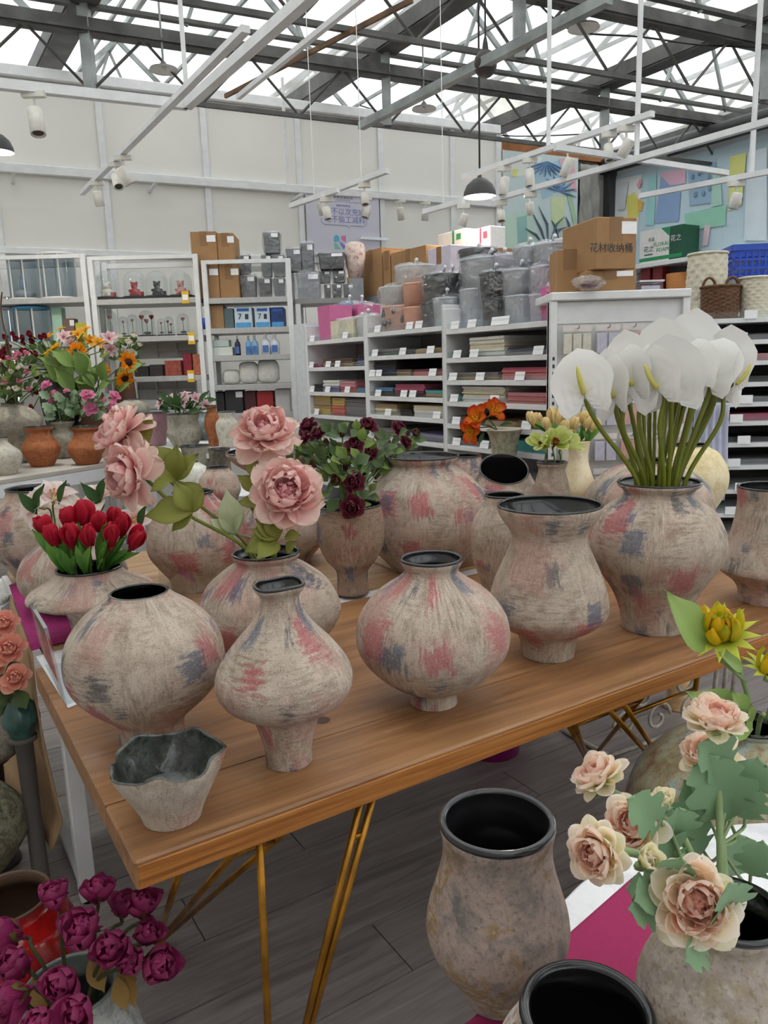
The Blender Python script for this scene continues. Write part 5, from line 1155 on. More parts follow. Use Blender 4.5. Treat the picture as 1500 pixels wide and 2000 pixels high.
def bucket(fr, yy, cx, t, b, hw, mat, label, wrapped=True, group='flower buckets on the shelf top', zb=None, taper=.92, lid=False, name='bucket', square=False, knot=True, pattern=None):
    p = fr.px(cx, b, yy); z0 = p.z if zb is None else zb; z1 = fr.px(cx, t, yy).z; k = fr.px(cx+10, (t+b)/2, yy).x-fr.px(cx-10, (t+b)/2, yy).x; r = hw*k/20
    h = z1-z0; T = fthing(name, label, 'bucket', fr, p.x, yy+r, z0, group)
    if square:
        MB().box(-r, r, -r, r, 0, h, taper=r*(1-taper)).box(-r+.006, r-.006, -r+.006, r-.006, h-.02, h+.0005, 0).build('body', mat, T)
    else:
        MB().lathe([(0, 0), (r*taper, 0), (r, h*.97), (r*1.02, h), (r*.96, h), (r*.93, h*.96), (r*taper*.9, h*.2), (0, h*.2)], 20).build('body', mat, T, True)
        MB().lathe([(r*1.0, h-.012), (r*1.035, h-.008), (r*1.035, h+.002), (r*.97, h+.003)], 20).build('rim', mat, T, True)
    if lid: MB().lathe([(r*1.03, h-.02), (r*1.04, h), (r*.98, h+.012), (0, h+.014)], 20).build('lid', mat, T, True)
    if pattern:
        rs = random.Random(int(cx))
        mb = MB()
        for i in range(8):
            a = rs.uniform(-2.6, -.5); zz = h*rs.uniform(.15, .85); mb.ball((r*math.cos(a)*.98, r*math.sin(a)*.98, zz), r*.14, 6, 4, (1, .4, 1))
        mb.build('flower_print', pattern, T, True)
    if wrapped:
        rs = random.Random(int(cx*7+t)); n = 18; pr = [(r*1.03, .002), (r*1.06, h*.3), (r*1.08, h*.75), (r*1.07, h*1.01), (r*.72, h*1.06+.004), (r*.25, h*1.1+.006)]
        vs = []; fs = []
        for j, (rr, zz) in enumerate(pr):
            for i in range(n): a = 2*math.pi*i/n; q = rr*(1+rs.uniform(-.045, .06)*(j > 0)); vs.append((q*math.cos(a), q*math.sin(a), zz+rs.uniform(-.01, .012)*(j > 1)))
        for j in range(len(pr)-1):
            for i in range(n): i2 = (i+1) % n; fs.append((j*n+i, j*n+i2, (j+1)*n+i2, (j+1)*n+i))
        finish('plastic_wrap', mesh('plastic_wrap', vs, fs), WRAP, T, False)
        if knot: MB().tube([(0, 0, h*1.08), (r*.1, -.01, h*1.14+.01), (r*.35, -.02, h*1.2+.015)], [.012, .006, .012], 6).build('wrap_knot', plain('#d8d9dc', .35, 0, 'bag_film', .1, 30), T, True)
    return T
BLK = plain('#2c2e32', .45, 0, 'black_card', .1, 20); SILV = plain('#c3c7cc', .3, .2, 'silver_card', .12, 8); WHT = plain('#dedcd8', .5, 0, 'white_card', .04, 20); PEACH = plain('#e2ab94', .6, 0, 'peach_card', .05, 20)
LILA = plain('#c9c2cf', .5, 0, 'lilac_card', .05, 20); PINKB = plain('#c86a98', .6, 0, 'pink_card', .05, 20); BLUEB = plain('#7fa3cf', .55, 0, 'blue_card', .05, 20); GREYB = plain('#55585c', .5, 0, 'grey_plastic', .12, 20); GREYL = plain('#8d9094', .5, 0, 'light_grey_plastic', .1, 20)

# --- the long paper gondola receding to the left
GF = Frame(ond(1075, 700, 3.6), -(math.pi/2-abs(BA)))
ZT = {}
def bay(label, l, r, rows, side, dep=.42, topext=0.0):
    x0, x1 = GF.px(l, 700).x, GF.px(r, 700).x; w = x1-x0
    T = thing('shelf_unit', label, 'shelf', GF.w(x0, 0, 0), GF.rz, 'white paper shelf units')
    zs = [GF.px((l+r)/2, y).z for y in rows]; zt = zs[0]
    box('side_panel', -.035, 0, 0, dep, 0, zt+.11, WHITEM, T, .003); box('side_panel', w, w+.02, 0, dep, 0, zt+.11, WHITEM, T, .003)
    box('back_panel', 0, w, dep-.012, dep, 0, zt, plain('#94888c', .8, 0, 'dusky_back_panel', .06, 5), T)
    low = zs[-1]
    while low > .35: low -= .16; zs.append(low)
    for i, z in enumerate(zs):
        s = box('shelf', 0, w, 0, dep-.012, z-.028, z-.002, WHITEM, T, .002)
        box('front_lip', .01, w-.01, .002, .005, z-.001, z+.028, CLEAR, s)
    box('kick_board', 0, w, .03, .045, 0, .1, WHITEM, T)
    return dict(T=T, x0=x0, w=w, zs=zs, fr=GF.sub(x0), dep=dep, l=l, r=r)
B1 = bay('white paper shelf unit at the far left end of the row', 601, 711, (662, 716, 766, 812), 0)
B2 = bay('white paper shelf unit in the middle of the row', 719, 863, (643, 692, 734, 775, 813, 858), 0)
B3 = bay('white paper shelf unit nearest, beside the pegboard', 871, 1074, (634, 695, 742, 787, 834, 878), 0)
box('end_panel', B1['x0']-.20, B1['x0']-.036, .0, .42, 0, B1['zs'][0]+.13, plain('#d3d7dc', .5, 0, 'pale_blue_white'), None).name = 'end_panel'
ep = bpy.data.objects['end_panel']; ep.location = GF.o; ep.rotation_euler = (0, 0, GF.rz); tag(ep, 'pale white end panel closing the left end of the paper shelves', 'panel')
PCOL = {k: plain(v, .75, 0, 'paper_'+k, .05, 25) for k, v in dict(cream='#d9cfb4', yellow='#c9ac6a', navy='#2b2c44', maroon='#6d2f44', pink='#c98a94', coral='#cc6f68', white='#e4e2dc', grey='#7c787a', tan='#a8906e', black='#2a282b', lilac='#8d86a6', teal='#4fa8a4', blue='#5f87a8', brown='#6b5547', rose='#b05a72', orange='#b9854a').items()}
stk_n = [0]
def stacks(B, row, items, nm):
    """items: (x fraction start, end, colours list, height)"""
    z = B['zs'][row]
    for q, (f0, f1, cols, h) in enumerate(items):
        x0, x1 = B['w']*f0+.012, B['w']*f1-.008
        T = fthing('paper_stack', None, 'paper', B['fr'], (x0+x1)/2, .03, z-.0015, 'sheet paper stacks on the shelves'); h *= 1.35; n = max(2, int(h/.007)); rs = random.Random(stk_n[0]); stk_n[0] += 1
        for k in range(n):
            a = rs.uniform(-.008, .008); b = rs.uniform(0, .012)
            box('sheet_pack', x0-(x0+x1)/2+a*.5, x1-(x0+x1)/2+a*.5, .0+b, .32+b*.4, k*h/n, (k+1)*h/n-.0008, PCOL[cols[k*len(cols)//n]], T)
        T['label'] = '%s paper on the %s paper unit, shelf %s, %s pile' % (' and '.join(dict.fromkeys(cols)), nm, ['one', 'two', 'three', 'four', 'five', 'six', 'seven'][row], ['first', 'second', 'third', 'fourth'][q])
def tickets(B, row, fs, top=False):
    z = B['zs'][row]
    for f in fs:
        mb = MB().box(-.034, .034, 0, .0015, 0, .042)
        o = mb.build('price_ticket', TICKET, B['T'], loc=(B['w']*f, -.003, z-.002)); o.rotation_euler = (-.25, 0, 0)
stacks(B1, 1, [(0, .2, ['rose'], .02), (.2, .75, ['tan', 'brown'], .04), (.8, 1, ['lilac', 'navy'], .05)], 'left'); stacks(B1, 2, [(0, .18, ['black'], .04), (.18, .5, ['lilac', 'white'], .06), (.5, .78, ['coral', 'pink'], .055), (.78, 1, ['blue', 'maroon'], .045)], 'left'); stacks(B1, 3, [(0, .33, ['yellow', 'tan', 'yellow'], .11), (.33, .58, ['coral', 'yellow'], .09), (.58, 1, ['grey', 'grey'], .09)], 'left')
stacks(B2, 1, [(.02, .4, ['grey', 'grey'], .03), (.42, .62, ['black'], .02), (.6, .95, ['orange', 'tan'], .022)], 'middle'); stacks(B2, 2, [(.0, .35, ['navy', 'black'], .07), (.22, .55, ['tan', 'brown'], .028), (.57, .95, ['coral', 'maroon'], .028)], 'middle'); stacks(B2, 3, [(0, .3, ['black', 'blue'], .04), (.3, .72, ['maroon', 'rose'], .055), (.72, 1, ['tan', 'teal'], .03)], 'middle'); stacks(B2, 4, [(0, .35, ['cream', 'tan'], .05), (.36, .55, ['black'], .03), (.56, 1, ['white', 'cream'], .05)], 'middle')
stacks(B2, 5, [(.0, .45, ['brown', 'grey'], .04), (.5, .98, ['grey', 'lilac'], .03)], 'middle')
stacks(B3, 1, [(0, .18, ['black'], .025), (.19, .56, ['white', 'cream', 'white'], .075), (.57, 1, ['grey', 'navy'], .03)], 'nearest'); stacks(B3, 2, [(.03, .5, ['tan', 'grey'], .03), (.52, 1, ['pink', 'coral', 'rose'], .045)], 'nearest'); stacks(B3, 3, [(.0, .1, ['teal'], .02), (.11, .56, ['white', 'cream', 'white'], .06), (.57, 1, ['coral', 'pink'], .04)], 'nearest'); stacks(B3, 4, [(0, .3, ['grey', 'brown'], .03), (.34, .66, ['tan'], .02), (.68, 1, ['orange', 'brown'], .03)], 'nearest'); stacks(B3, 5, [(0, .5, ['grey', 'navy'], .03), (.6, 1, ['teal', 'teal'], .04)], 'nearest')
for B, L in ((B1, {0: (.1, .7), 1: (.06, .38, .55), 2: (.05, .35, .7), 3: (.12,)}), (B2, {0: (.15, .6, .72), 1: (.1, .5, .86), 2: (.05, .15, .88), 3: (.13, .5, .62), 4: (.27, .92)}), (B3, {0: (.1, .28, .52, .6), 1: (.12, .3, .9), 2: (.07, .36, .74), 3: (.08, .5), 4: (.1, .8), 5: (.1, .4)})):
    for rw, fsx in L.items(): tickets(B, rw, fsx)
# buckets and boxes on top of the gondola
t1, t2, t3 = (b['zs'][0]-.0015 for b in (B1, B2, B3))
bucket(GF, .05, 634, 597, 660, 12, PINKB, 'pink lettered box on the left paper unit, behind the cream one', False, zb=t1, square=True, group='boxes on the left paper unit'); bucket(GF, .22, 657, 596, 660, 16, BLUEB, 'blue lettered box on the left paper unit', True, zb=t1, square=True, group='boxes on the left paper unit'); bucket(GF, .26, 688, 596, 660, 13, PINKB, 'pink wrapped box on the left paper unit, right one', True, zb=t1, square=True, group='boxes on the left paper unit')
o = bucket(GF, .03, 668, 625, 658, 22, plain('#d6d0b8', .6, 0, 'cream_dotted'), 'cream dotted gift box in front on the left paper unit', True, zb=t1, square=True, group='boxes on the left paper unit', taper=1.0); bucket(GF, .04, 700, 618, 658, 13, WHT, 'clear wrapped white bag on the left paper unit', True, zb=t1, group='boxes on the left paper unit')
BK = plain('#3b3a3c', .5, 0, 'dark_print')
b_ = [(.03, 755, 598, 643, 25, PEACH, 'peach bucket printed with dark blossoms, left end of the middle unit', True, BK), (.04, 794, 600, 641, 17, PEACH, 'plain peach bucket, lower one beside the blossom bucket', False, None), (.05, 829, 590, 638, 19, BLK, 'black wrapped bucket standing below the gold-lined black one', True, None), (.04, 870-18, 582, 634, 17, SILV, 'small silver wrapped bucket at the right end of the middle unit', True, None)]
for yy, cx, t, b, hw, m, lab, wr, pt in b_: bucket(GF, yy, cx, t, b, hw, m, lab, wr, zb=t2, pattern=pt)
def on(T): return T.location.z+max((c.bound_box[1][2] for c in T.children if c.type == 'MESH' and not c.name.startswith(('plastic', 'wrap', 'lid'))), default=.1)
def stacked(fr, yy, cx, t, b, hw, m, lab, wr=True, **kw): return bucket(fr, yy, cx, t, b, hw, m, lab, wr, **kw)
bucket(GF, .05, 749, 560, 598, 23, WHT, 'white crinkled wrapped bucket on top of the blossom bucket', True); bucket(GF, .06, 793, 553, 600, 18, PEACH, 'upper peach bucket with a small white label', False); bucket(GF, .10, 780, 519, 556, 22, WHT, 'tall white wrapped bucket topmost at the left of the middle unit', True)
bucket(GF, .05, 834, 537, 590, 25, BLK, 'black bucket with thin gold line stacked at the middle unit', True); bucket(GF, .15, 866, 536, 590, 15, BLK, 'narrow black bucket right of the gold-lined one', True)
for yy, cx, t, b, hw, m, lab in ((.10, 905, 565, 630, 19, SILV, 'silver wrapped bucket at the left end of the nearest unit, lower'), (.03, 948, 584, 630, 20, BLK, 'dark crinkle-wrapped bucket in the lower row of the nearest unit'), (.05, 993, 578, 628, 24, SILV, 'silver wrapped bucket in the lower row, centre of the nearest unit'), (.05, 1042, 575, 624, 22, LILA, 'lilac wrapped bucket in the lower row of the nearest unit')): bucket(GF, yy, cx, t, b, hw, m, lab, True, zb=t3)
bucket(GF, .12, 912, 505, 566, 35, SILV, 'large silver wrapped bucket at the left of the nearest unit, upper', True); bucket(GF, .04, 944, 533, 584, 21, BLK, 'dark crinkle-wrapped bucket in the upper row of the nearest unit', True); bucket(GF, .06, 990, 527, 579, 25, SILV, 'silver wrapped bucket in the upper row, centre of the nearest unit', True); bucket(GF, .05, 1045, 520, 576, 27, LILA, 'large lilac wrapped bucket in the upper row of the nearest unit', True)
bucket(GF, .22, 904, 487, 506, 24, BLK, 'black lid can on top of the large silver bucket', True); bucket(GF, .14, 1010, 482, 528, 22, SILV, 'silver wrapped bucket topmost above the centre pair', True); bucket(GF, .12, 1052, 476, 522, 27, SILV, 'wide silver wrapped bucket topmost above the lilac bucket', True); bucket(GF, .2, 968, 498, 530, 16, LILA, 'pinkish wrapped bucket behind the upper centre bucket', True)
bucket(GF, .02, 1069, 560, 618, 13, plain('#d5609a', .6, 0, 'hot_pink_bag'), 'hot pink printed bag at the right end of the nearest unit', True, zb=t3, pattern=BK, square=True); carton(GF, .10, 1078, 524, 1128, 560, .18, 'black wrapped box beside the hot pink bag', mat=BLK, tape=False)
# second row of cartons standing behind
HF = GF.sub(0, .95)
rackback = thing('storage_rack', 'grey rack behind the paper shelves carrying brown cartons', 'rack', HF.w(HF.px(690, 600).x, 0, 0), HF.rz)
zb_ = HF.px(800, 566).z; wx = HF.px(1100, 600).x-HF.px(690, 600).x
box('shelf', 0, wx, 0, .5, zb_-.03, zb_-.001, GREYL, rackback); 
for x in (0.02, wx/2, wx-.06):
    for y in (.02, .44): box('post', x, x+.04, y, y+.04, 0, zb_-.03, GREYL, rackback)
for l, t, r, b, lab in ((703, 488, 746, 566, 'brown carton with grey print at the left of the rear carton row'), (748, 490, 762, 566, 'narrow brown carton between two printed cartons'), (764, 486, 832, 566, 'large brown carton with grey print behind the white bucket'), (836, 482, 880, 566, 'mauve-grey panel box behind the black buckets'), (932, 488, 976, 566, 'brown carton behind the silver buckets')):
    carton(HF, .02, l, t, r, b, .40, lab, zb=zb_, mat=LILA if 'mauve' in lab else None, sticker=False, txt=None)
# --- pegboard end unit and right shelf unit (both face the viewer)
PF = Frame(ond(1215, 700, 3.35), 0.0)
px0, px1 = PF.px(1078, 640).x, PF.px(1352, 640).x; zp = PF.px(1215, 566).z; pw = px1-px0
pb = thing('pegboard_unit', 'white pegboard unit hung with small pale packs', 'shelf', PF.w(px0, 0, 0), PF.rz)
box('back_panel', 0, pw, .06, .09, 0, zp-.03, plain('#d5d4d2', .6, 0, 'pale_pegboard', .03, 10), pb); box('top_rail', 0, pw, .02, .36, zp-.035, zp, WHITEM, pb, .004); box('header_band', .03, pw-.03, .055, .06, zp-.13, zp-.04, WHITEM, pb)
for x in (0, pw-.03): box('upright', x, x+.03, .03, .10, 0, zp-.035, WHITEM, pb, .002)
sl = MB()
for k in range(40): sl.box(.010, .020, .0285, .0295, .25+k*.032, .265+k*.032)
sl.build('slot_row', INK, pb)
cols5 = ['#cfcabb', '#b9b7c6', '#c79a94', '#c6bdb4', '#c08a92']; colname = ['cream', 'lavender', 'dusty pink', 'beige', 'rose']
packm = [plain(c, .6, 0, 'pack_%d' % i, .08, 40) for i, c in enumerate(cols5)]
xs5 = [PF.px(x, 640).x-px0 for x in (1130, 1190, 1240, 1288, 1332)]
for c in range(5):
    for rw in range(6):
        z = zp-.13-rw*.155; w = (.062, .05, .045, .04, .036)[c]
        T = fthing('hanging_pack', None, 'pack', PF, px0+xs5[c], .02, z-.13, 'small packs hung on the pegboard')
        box('header_card', -w, w, -.001, .001, .095, .12, plain('#d8d0cc', .6, 0, 'card_header'), T); MB().tube([(0, .04, .108), (0, -.03, .108), (0, -.035, .12)], .0025, 5).build('hook', GREYL, T)
        nb3 = 3 if c == 0 else 2
        for k in range(nb3): box('pack_box', -w+2*w*k/nb3+.003, -w+2*w*(k+1)/nb3-.003, -.006, .006, 0, .085, packm[c], T, .002)
        T['label'] = '%s hanging pack in the %s row of the pegboard, %s column' % (colname[c], ['top', 'second', 'third', 'fourth', 'fifth', 'lowest'][rw], ['first', 'second', 'third', 'fourth', 'fifth'][c])
RF = Frame(ond(1450, 700, 3.75), rad(-6))
rx0, rx1 = RF.px(1348, 640).x, RF.px(1640, 640).x; zr_ = [RF.px(1450, y).z for y in (621, 664, 705, 747, 786, 823, 865, 909)]
ru = thing('shelf_unit', 'white shelf unit with dark empty slots at the right edge', 'shelf', RF.w(rx0, 0, 0), RF.rz, 'white paper shelf units'); rw_ = rx1-rx0
box('back_panel', 0, rw_, .40, .42, 0, zr_[0]+.02, plain('#5a585a', .8, 0, 'dark_back'), ru)
for x in (0, rw_-.03): box('side_panel', x, x+.03, 0, .42, 0, zr_[0]+.02, WHITEM, ru)
for i, z in enumerate(zr_+[zr_[-1]-.12*k for k in range(1, 5)]):
    s = box('shelf', .03, rw_-.03, 0, .40, z-.022, z, WHITEM, ru, .002); box('front_lip', .04, rw_-.04, .0, .003, z, z+.03, CLEAR, s); 
    if 0 < i < 8: box('sheet_pile', .2, rw_-.05, .05, .36, z+.0005, z+.014+.01*(i % 3), PCOL[['grey', 'pink', 'black', 'grey', 'rose', 'black', 'grey'][i-1]], ru)
    for f in ((.3, .75) if i % 2 else (.36,)): box('price_ticket', rw_*f, rw_*f+.06, -.006, -.004, z-.005, z+.035, TICKET, ru)
# top of these units: cartons, baskets
CART1 = carton(PF, .04, 1142, 527, 1242, 565, .30, 'lower brown carton on the pegboard unit', zb=zp+.0005, sticker=True)
z2 = CART1.location.z+(PF.px(1192, 527, .04).z-zp)
T = carton(PF, .02, 1143, 424, 1232, 527, .30, 'upper brown carton with printed characters on the pegboard unit', zb=z2, txt=[('花材收纳桶', .041, -.12, .40, INK)])
T.rotation_euler.z += rad(14)
carton(PF, .16, 1087, 487, 1140, 565, .15, 'open brown carton left of the stacked pair', zb=zp+.0005, sticker=False)
T = thing('paper_roll', 'white rolled sheet standing behind the stacked cartons', 'paper', PF.w(PF.px(1137, 560, .22).x, .25, zp+.001)); MB().lathe([(.022, 0), (.022, PF.px(1137, 440, .25).z-zp), (.018, PF.px(1137, 440, .25).z-zp), (.018, 0)], 14).build('sheet', PAPER, T, True)
T = thing('film_bundle', 'crumpled clear film bundle on the pegboard unit', 'film', PF.w(PF.px(1150, 560, .0).x, .0, zp+.001)); rs = random.Random(2); mb = MB().ball((0, 0, .03), .03, 12, 7, (2.4, 1.2, 1)); mb.v = [v*(1+rs.uniform(-.12, .12)) for v in mb.v]; mz = min(v.z for v in mb.v); mb.v = [v-Vector((0, 0, mz)) for v in mb.v]; mb.build('film', WRAP, T)
mb = MB()
MB().ball((0, 0, .025), .02, 8, 5, (2, 1, .8)).build('clip_pile', plain('#6d4a52', .6), T, True)
T = thing('plastic_tub', 'small clear lidded plastic tub right of the cartons', 'tub', PF.w(PF.px(1268, 560, .1).x, .12, zp+.001)); box('body', -.05, .05, -.05, .05, 0, .035, CLEAR, T); box('lid', -.054, .054, -.054, .054, .035, .042, plain('#cfc6d0', .4, 0, 'tub_lid'), T); box('contents', -.04, .04, -.04, .04, .002, .02, LILA, T)
def basket(fr, yy, cx, t, b, hw, m, label, taper=.85, rows=12, handles=False, zb=None, dark=None, group='woven baskets'):
    p = fr.px(cx, b, yy); z0 = p.z if zb is None else zb; h = fr.px(cx, t, yy).z-z0; k = (fr.px(cx+10, t, yy).x-fr.px(cx-10, t, yy).x)/20; r = hw*k
    T = fthing('basket', label, 'basket', fr, p.x, yy+r, z0, group); n = 40
    vs = []; fs = []; R0 = rows*3
    for j in range(R0+1):
        f = j/R0; rr = r*(taper+(1-taper)*f)
        for i in range(n): a = 2*math.pi*i/n; q = rr*(1+.03*math.sin(a*n/2/2*1+math.pi*(j//3 % 2))*1.0+.012*math.sin(j*2.1)); vs.append((q*math.cos(a), q*math.sin(a), h*f))
    for j in range(R0):
        for i in range(n): i2 = (i+1) % n; fs.append((j*n+i, j*n+i2, (j+1)*n+i2, (j+1)*n+i))
    fs.append(tuple(range(n-1, -1, -1)))
    o = finish('weave', mesh('weave', vs, fs), m, T); md = o.modifiers.new('wall', 'SOLIDIFY'); md.thickness = .005; md.offset = -1
    MB().tube([(r*1.01*math.cos(a*math.pi/12), r*1.01*math.sin(a*math.pi/12), h) for a in range(25)], .007, 6, False).build('rim', m, T, True)
    if handles:
        for s in (-1, 1): MB().tube([(s*r*.6+math.cos(a*math.pi/8)*.03, -r*.5*0+.0, h-.005+math.sin(a*math.pi/8)*.05) for a in range(9)], .007, 6).build('handle', m, T, True)
    return T
IVORY = plain('#d6cfba', .7, 0, 'ivory_paper_weave', .08, 60, .3); BRWV = plain('#6b4a30', .75, 0, 'brown_grass_weave', .3, 90, .4)
basket(RF, .16, 1388, 492, 621, 38, IVORY, 'tall ivory woven basket turned mouth down behind the brown one', taper=1.12, zb=zr_[0]+.001); basket(RF, .02, 1416, 557, 621, 38, BRWV, 'brown grass basket with two handles at the right', taper=.95, handles=True, zb=zr_[0]+.001, rows=16); basket(RF, .03, 1484, 540, 621, 32, IVORY, 'ivory woven basket cut by the right picture edge', taper=.85, zb=zr_[0]+.001)
# shelf on the right wall with foam box, crate and red boxes
SF = WR.sub(0, -.40)
sz = SF.px(1300, 508).z; sx0, sx1 = SF.px(1205, 500).x, SF.px(1620, 440).x
wsh = thing('long_shelf', 'white shelf along the right wall under the mural', 'shelf', SF.w(sx0, 0, 0), SF.rz); sl_ = sx1-sx0
box('shelf', 0, sl_, 0, .40, sz-.05, sz, WHITEM, wsh, .004); box('back_board', 0, sl_, .385, .40, sz-.75, sz-.05, plain('#8e8a92', .8, 0, 'grey_back_board'), wsh); box('lower_shelf', 0, sl_, 0, .38, sz-.70, sz-.66, WHITEM, wsh)
for x in (.02, sl_/2, sl_-.06): box('post', x, x+.04, .02, .06, 0, sz-.05, WHITEM, wsh)
x0, x1, z0, z1 = fb(SF, .05, 1250, 440, 1333, 505)
T = fthing('foam_box', 'white and green floral foam carton on the wall shelf', 'box', SF, x0, .05, sz+.0005); w, h = x1-x0, z1-z0
GRN = plain('#1e8a58', .5, 0, 'green_print'); DGRN = plain('#16513a', .5, 0, 'dark_green_print')
box('body', 0, w*.70, 0, .3, 0, h, WHT, T, .002); box('green_end', w*.70, w, -.0005, .3, 0, h, DGRN, T, .002); box('green_band', -.001, w*.7, -.002, 0, h*.06, h*.17, GRN, T); box('end_band', w*.7, w+.001, -.003, -.0006, h*.06, h*.17, GRN, T)
text(T, 'FLORAL', h*.17, (w*.52, -.002, h*.52), GRN); text(T, 'FOAM', h*.17, (w*.55, -.002, h*.35), GRN); text(T, '花之', h*.2, (w*.22, -.002, h*.42), DGRN); text(T, '花之', h*.2, (w*.85, -.003, h*.62), WHT); text(T, '花泥', h*.12, (w*.28, -.002, h*.70), INK); box('caption_bar', w*.12, w*.32, -.002, -.0005, h*.24, h*.28, DGRN, T)
me = mesh('green_corner', [(w*.5, -.002, h), (w*.7, -.002, h), (w*.7, -.002, h*.72)], [(0, 1, 2)]); finish('green_corner', me, GRN, T, False)
REDB = plain('#7a2328', .6, 0, 'red_tin', .2, 40)
lz = sz-.66
for i, x in enumerate((1262, 1286)):
    xx = SF.px(x, 535, .1).x; T = fthing('gift_tin', ['left', 'right'][i]+' dark red patterned tin under the wall shelf', 'tin', SF, xx, .15, lz+.001, 'red tins under the wall shelf'); box('body', -.07, .07, -.07, .07, 0, SF.px(x, 517, .1).z-lz, REDB, T, .004); box('gold_band', -.071, .071, -.072, .072, .12, .15, plain('#b07a3a', .5), T)
xx = SF.px(1322, 545, .1).x; T = fthing('wicker_tray', 'orange-brown oval wicker basket under the wall shelf', 'basket', SF, xx, .19, lz+.001); MB().lathe([(0, 0), (.14, 0), (.18, SF.px(1322, 534, .1).z-lz), (.17, SF.px(1322, 534, .1).z-lz), (.13, .02), (0, .02)], 24).build('body', plain('#b9783c', .7, 0, 'orange_wicker', .15, 60, .4), T, True)
# blue crate
BLU = plain('#1f49b0', .45, 0, 'blue_crate_plastic', .06, 20)
x0, x1, z0, z1 = fb(RF, .36, 1424, 478, 1575, 545)
T = fthing('crate', 'bright blue slatted plastic crate behind the baskets', 'crate', RF, x0, .30, z0); w, h, d = x1-x0, z1-z0, .30
box('floor', 0, w, 0, d, 0, .012, BLU, T)
for z in (0.0, .25, .5, .75): 
    for y in (0, d-.012): box('slat', 0, w, y, y+.012, z*h+.004, z*h+h*.10, BLU, T)
    for x in (0, w-.012): box('slat', x, x+.012, 0, d, z*h+.004, z*h+h*.10, BLU, T)
for y in (0, d-.014): box('rim', -.006, w+.006, y-.006, y+.016, h-.03, h, BLU, T)
for x in (0, w-.014): box('rim', x-.006, x+.016, 0, d, h-.03, h, BLU, T)
for k in range(13):
    x = k*(w-.01)/12; box('rib', x, x+.01, .001, .010, 0, h-.03, BLU, T); box('rib', x, x+.01, d-.011, d-.002, 0, h-.03, BLU, T)
zs_ = z0
cs = thing('crate_stand', 'grey post stand carrying the blue crate', 'stand', RF.w(x0, .30, 0), RF.rz); box('top', 0, w, 0, .3, zs_-.02, zs_-.001, GREYL, cs)
for x in (.02, w-.05):
    for y in (.13, .25): box('leg', x, x+.03, y, y+.03, 0, zs_-.02, GREYL, cs)
# grey-green lily vase seen through stems: lilac cloth hanging
T = thing('cloth_drape', 'pale lilac cloth hanging behind the anthurium stems', 'cloth', RF.w(rx0+.02, -.06, 0), RF.rz); vs = []; fs = []
zt_ = RF.px(1395, 790).z; zb2 = .8
for j in range(13):
    for i in range(25): x = i/24*.16; vs.append((x, .012*math.sin(i*1.3)+.01*math.sin(j*.6), zt_+(zb2-zt_)*j/12))
for j in range(12):
    for i in range(24): k = j*25+i; fs.append((k, k+1, k+26, k+25))
o = finish('drape', mesh('drape', vs, fs), plain('#c4c6da', .8, 0, 'lilac_cloth'), T); md = o.modifiers.new('t', 'SOLIDIFY'); md.thickness = .003
# ------------------------------------------------------------------ racks along the back wall
KF = Frame((0, 6.45, 0), rad(2))
def rack(label, l, r, rows, top, dep=.40, D=0.0):
    x0, x1 = KF.px(l, 650, D).x, KF.px(r, 650, D).x; w = x1-x0; T = thing('metal_rack', label, 'rack', KF.w(x0, D, 0), KF.rz, 'white metal racks along the wall')
    zt = KF.px((l+r)/2, top, D).z; zs = [KF.px((l+r)/2, y, D).z for y in rows]
    for x in (0, w-.04):
        for y in (0, dep-.04): box('post', x, x+.04, y, y+.04, 0, zt, WHITEM, T, .002)
    for z in zs: box('shelf', .003, w-.003, .001, dep-.001, z-.045, z-.002, plain('#b5b4b2', .5, .1, 'grey_metal_shelf'), T, .002)
    box('top_brace', .04, w-.04, dep-.03, dep, zt-.05, zt-.01, WHITEM, T); box('top_brace', .04, w-.04, 0, .03, zt-.03, zt, WHITEM, T)
    return dict(T=T, fr=KF.sub(x0, D), zs=zs, w=w, D=D)
K1 = rack('white metal rack with clear acrylic cylinders at the far left', -70, 180, (582, 668, 742), 498)
K2 = rack('white metal rack with glass dome gifts, middle of three', 184, 396, (582, 656, 735, 802), 498)
K3 = rack('white metal rack with cartons and cleaning bottles, right of three', 402, 574, (580, 639, 693, 750, 806), 506)
def kx(px, py=650, yy=.0): return KF.px(px, py, yy).x
def kz(px, py, yy=.05): return KF.px(px, py, yy).z
TAGY = plain('#e0b420', .5, 0, 'yellow_tag')
for px, py in ((362, 580), (374, 660), (373, 734)):
    x, z = kx(px, py), kz(px, py, 0); t = box('price_tag', x-.028, x+.028, -.006, -.003, z-.05, z+.045, TAGY, K2['T']); t.location = (-K2['fr'].o+KF.o).to_3d()*0; 
    t.parent = K2['T']; t.location.x = -(K2['fr'].o-KF.o).length*(1 if (K2['fr'].o-KF.o).dot(KF.ex) > 0 else -1)
    p = box('tag_paper', x-.022, x+.022, -.008, -.0062, z-.025, z+.018, TICKET, K2['T']); p.location.x = t.location.x
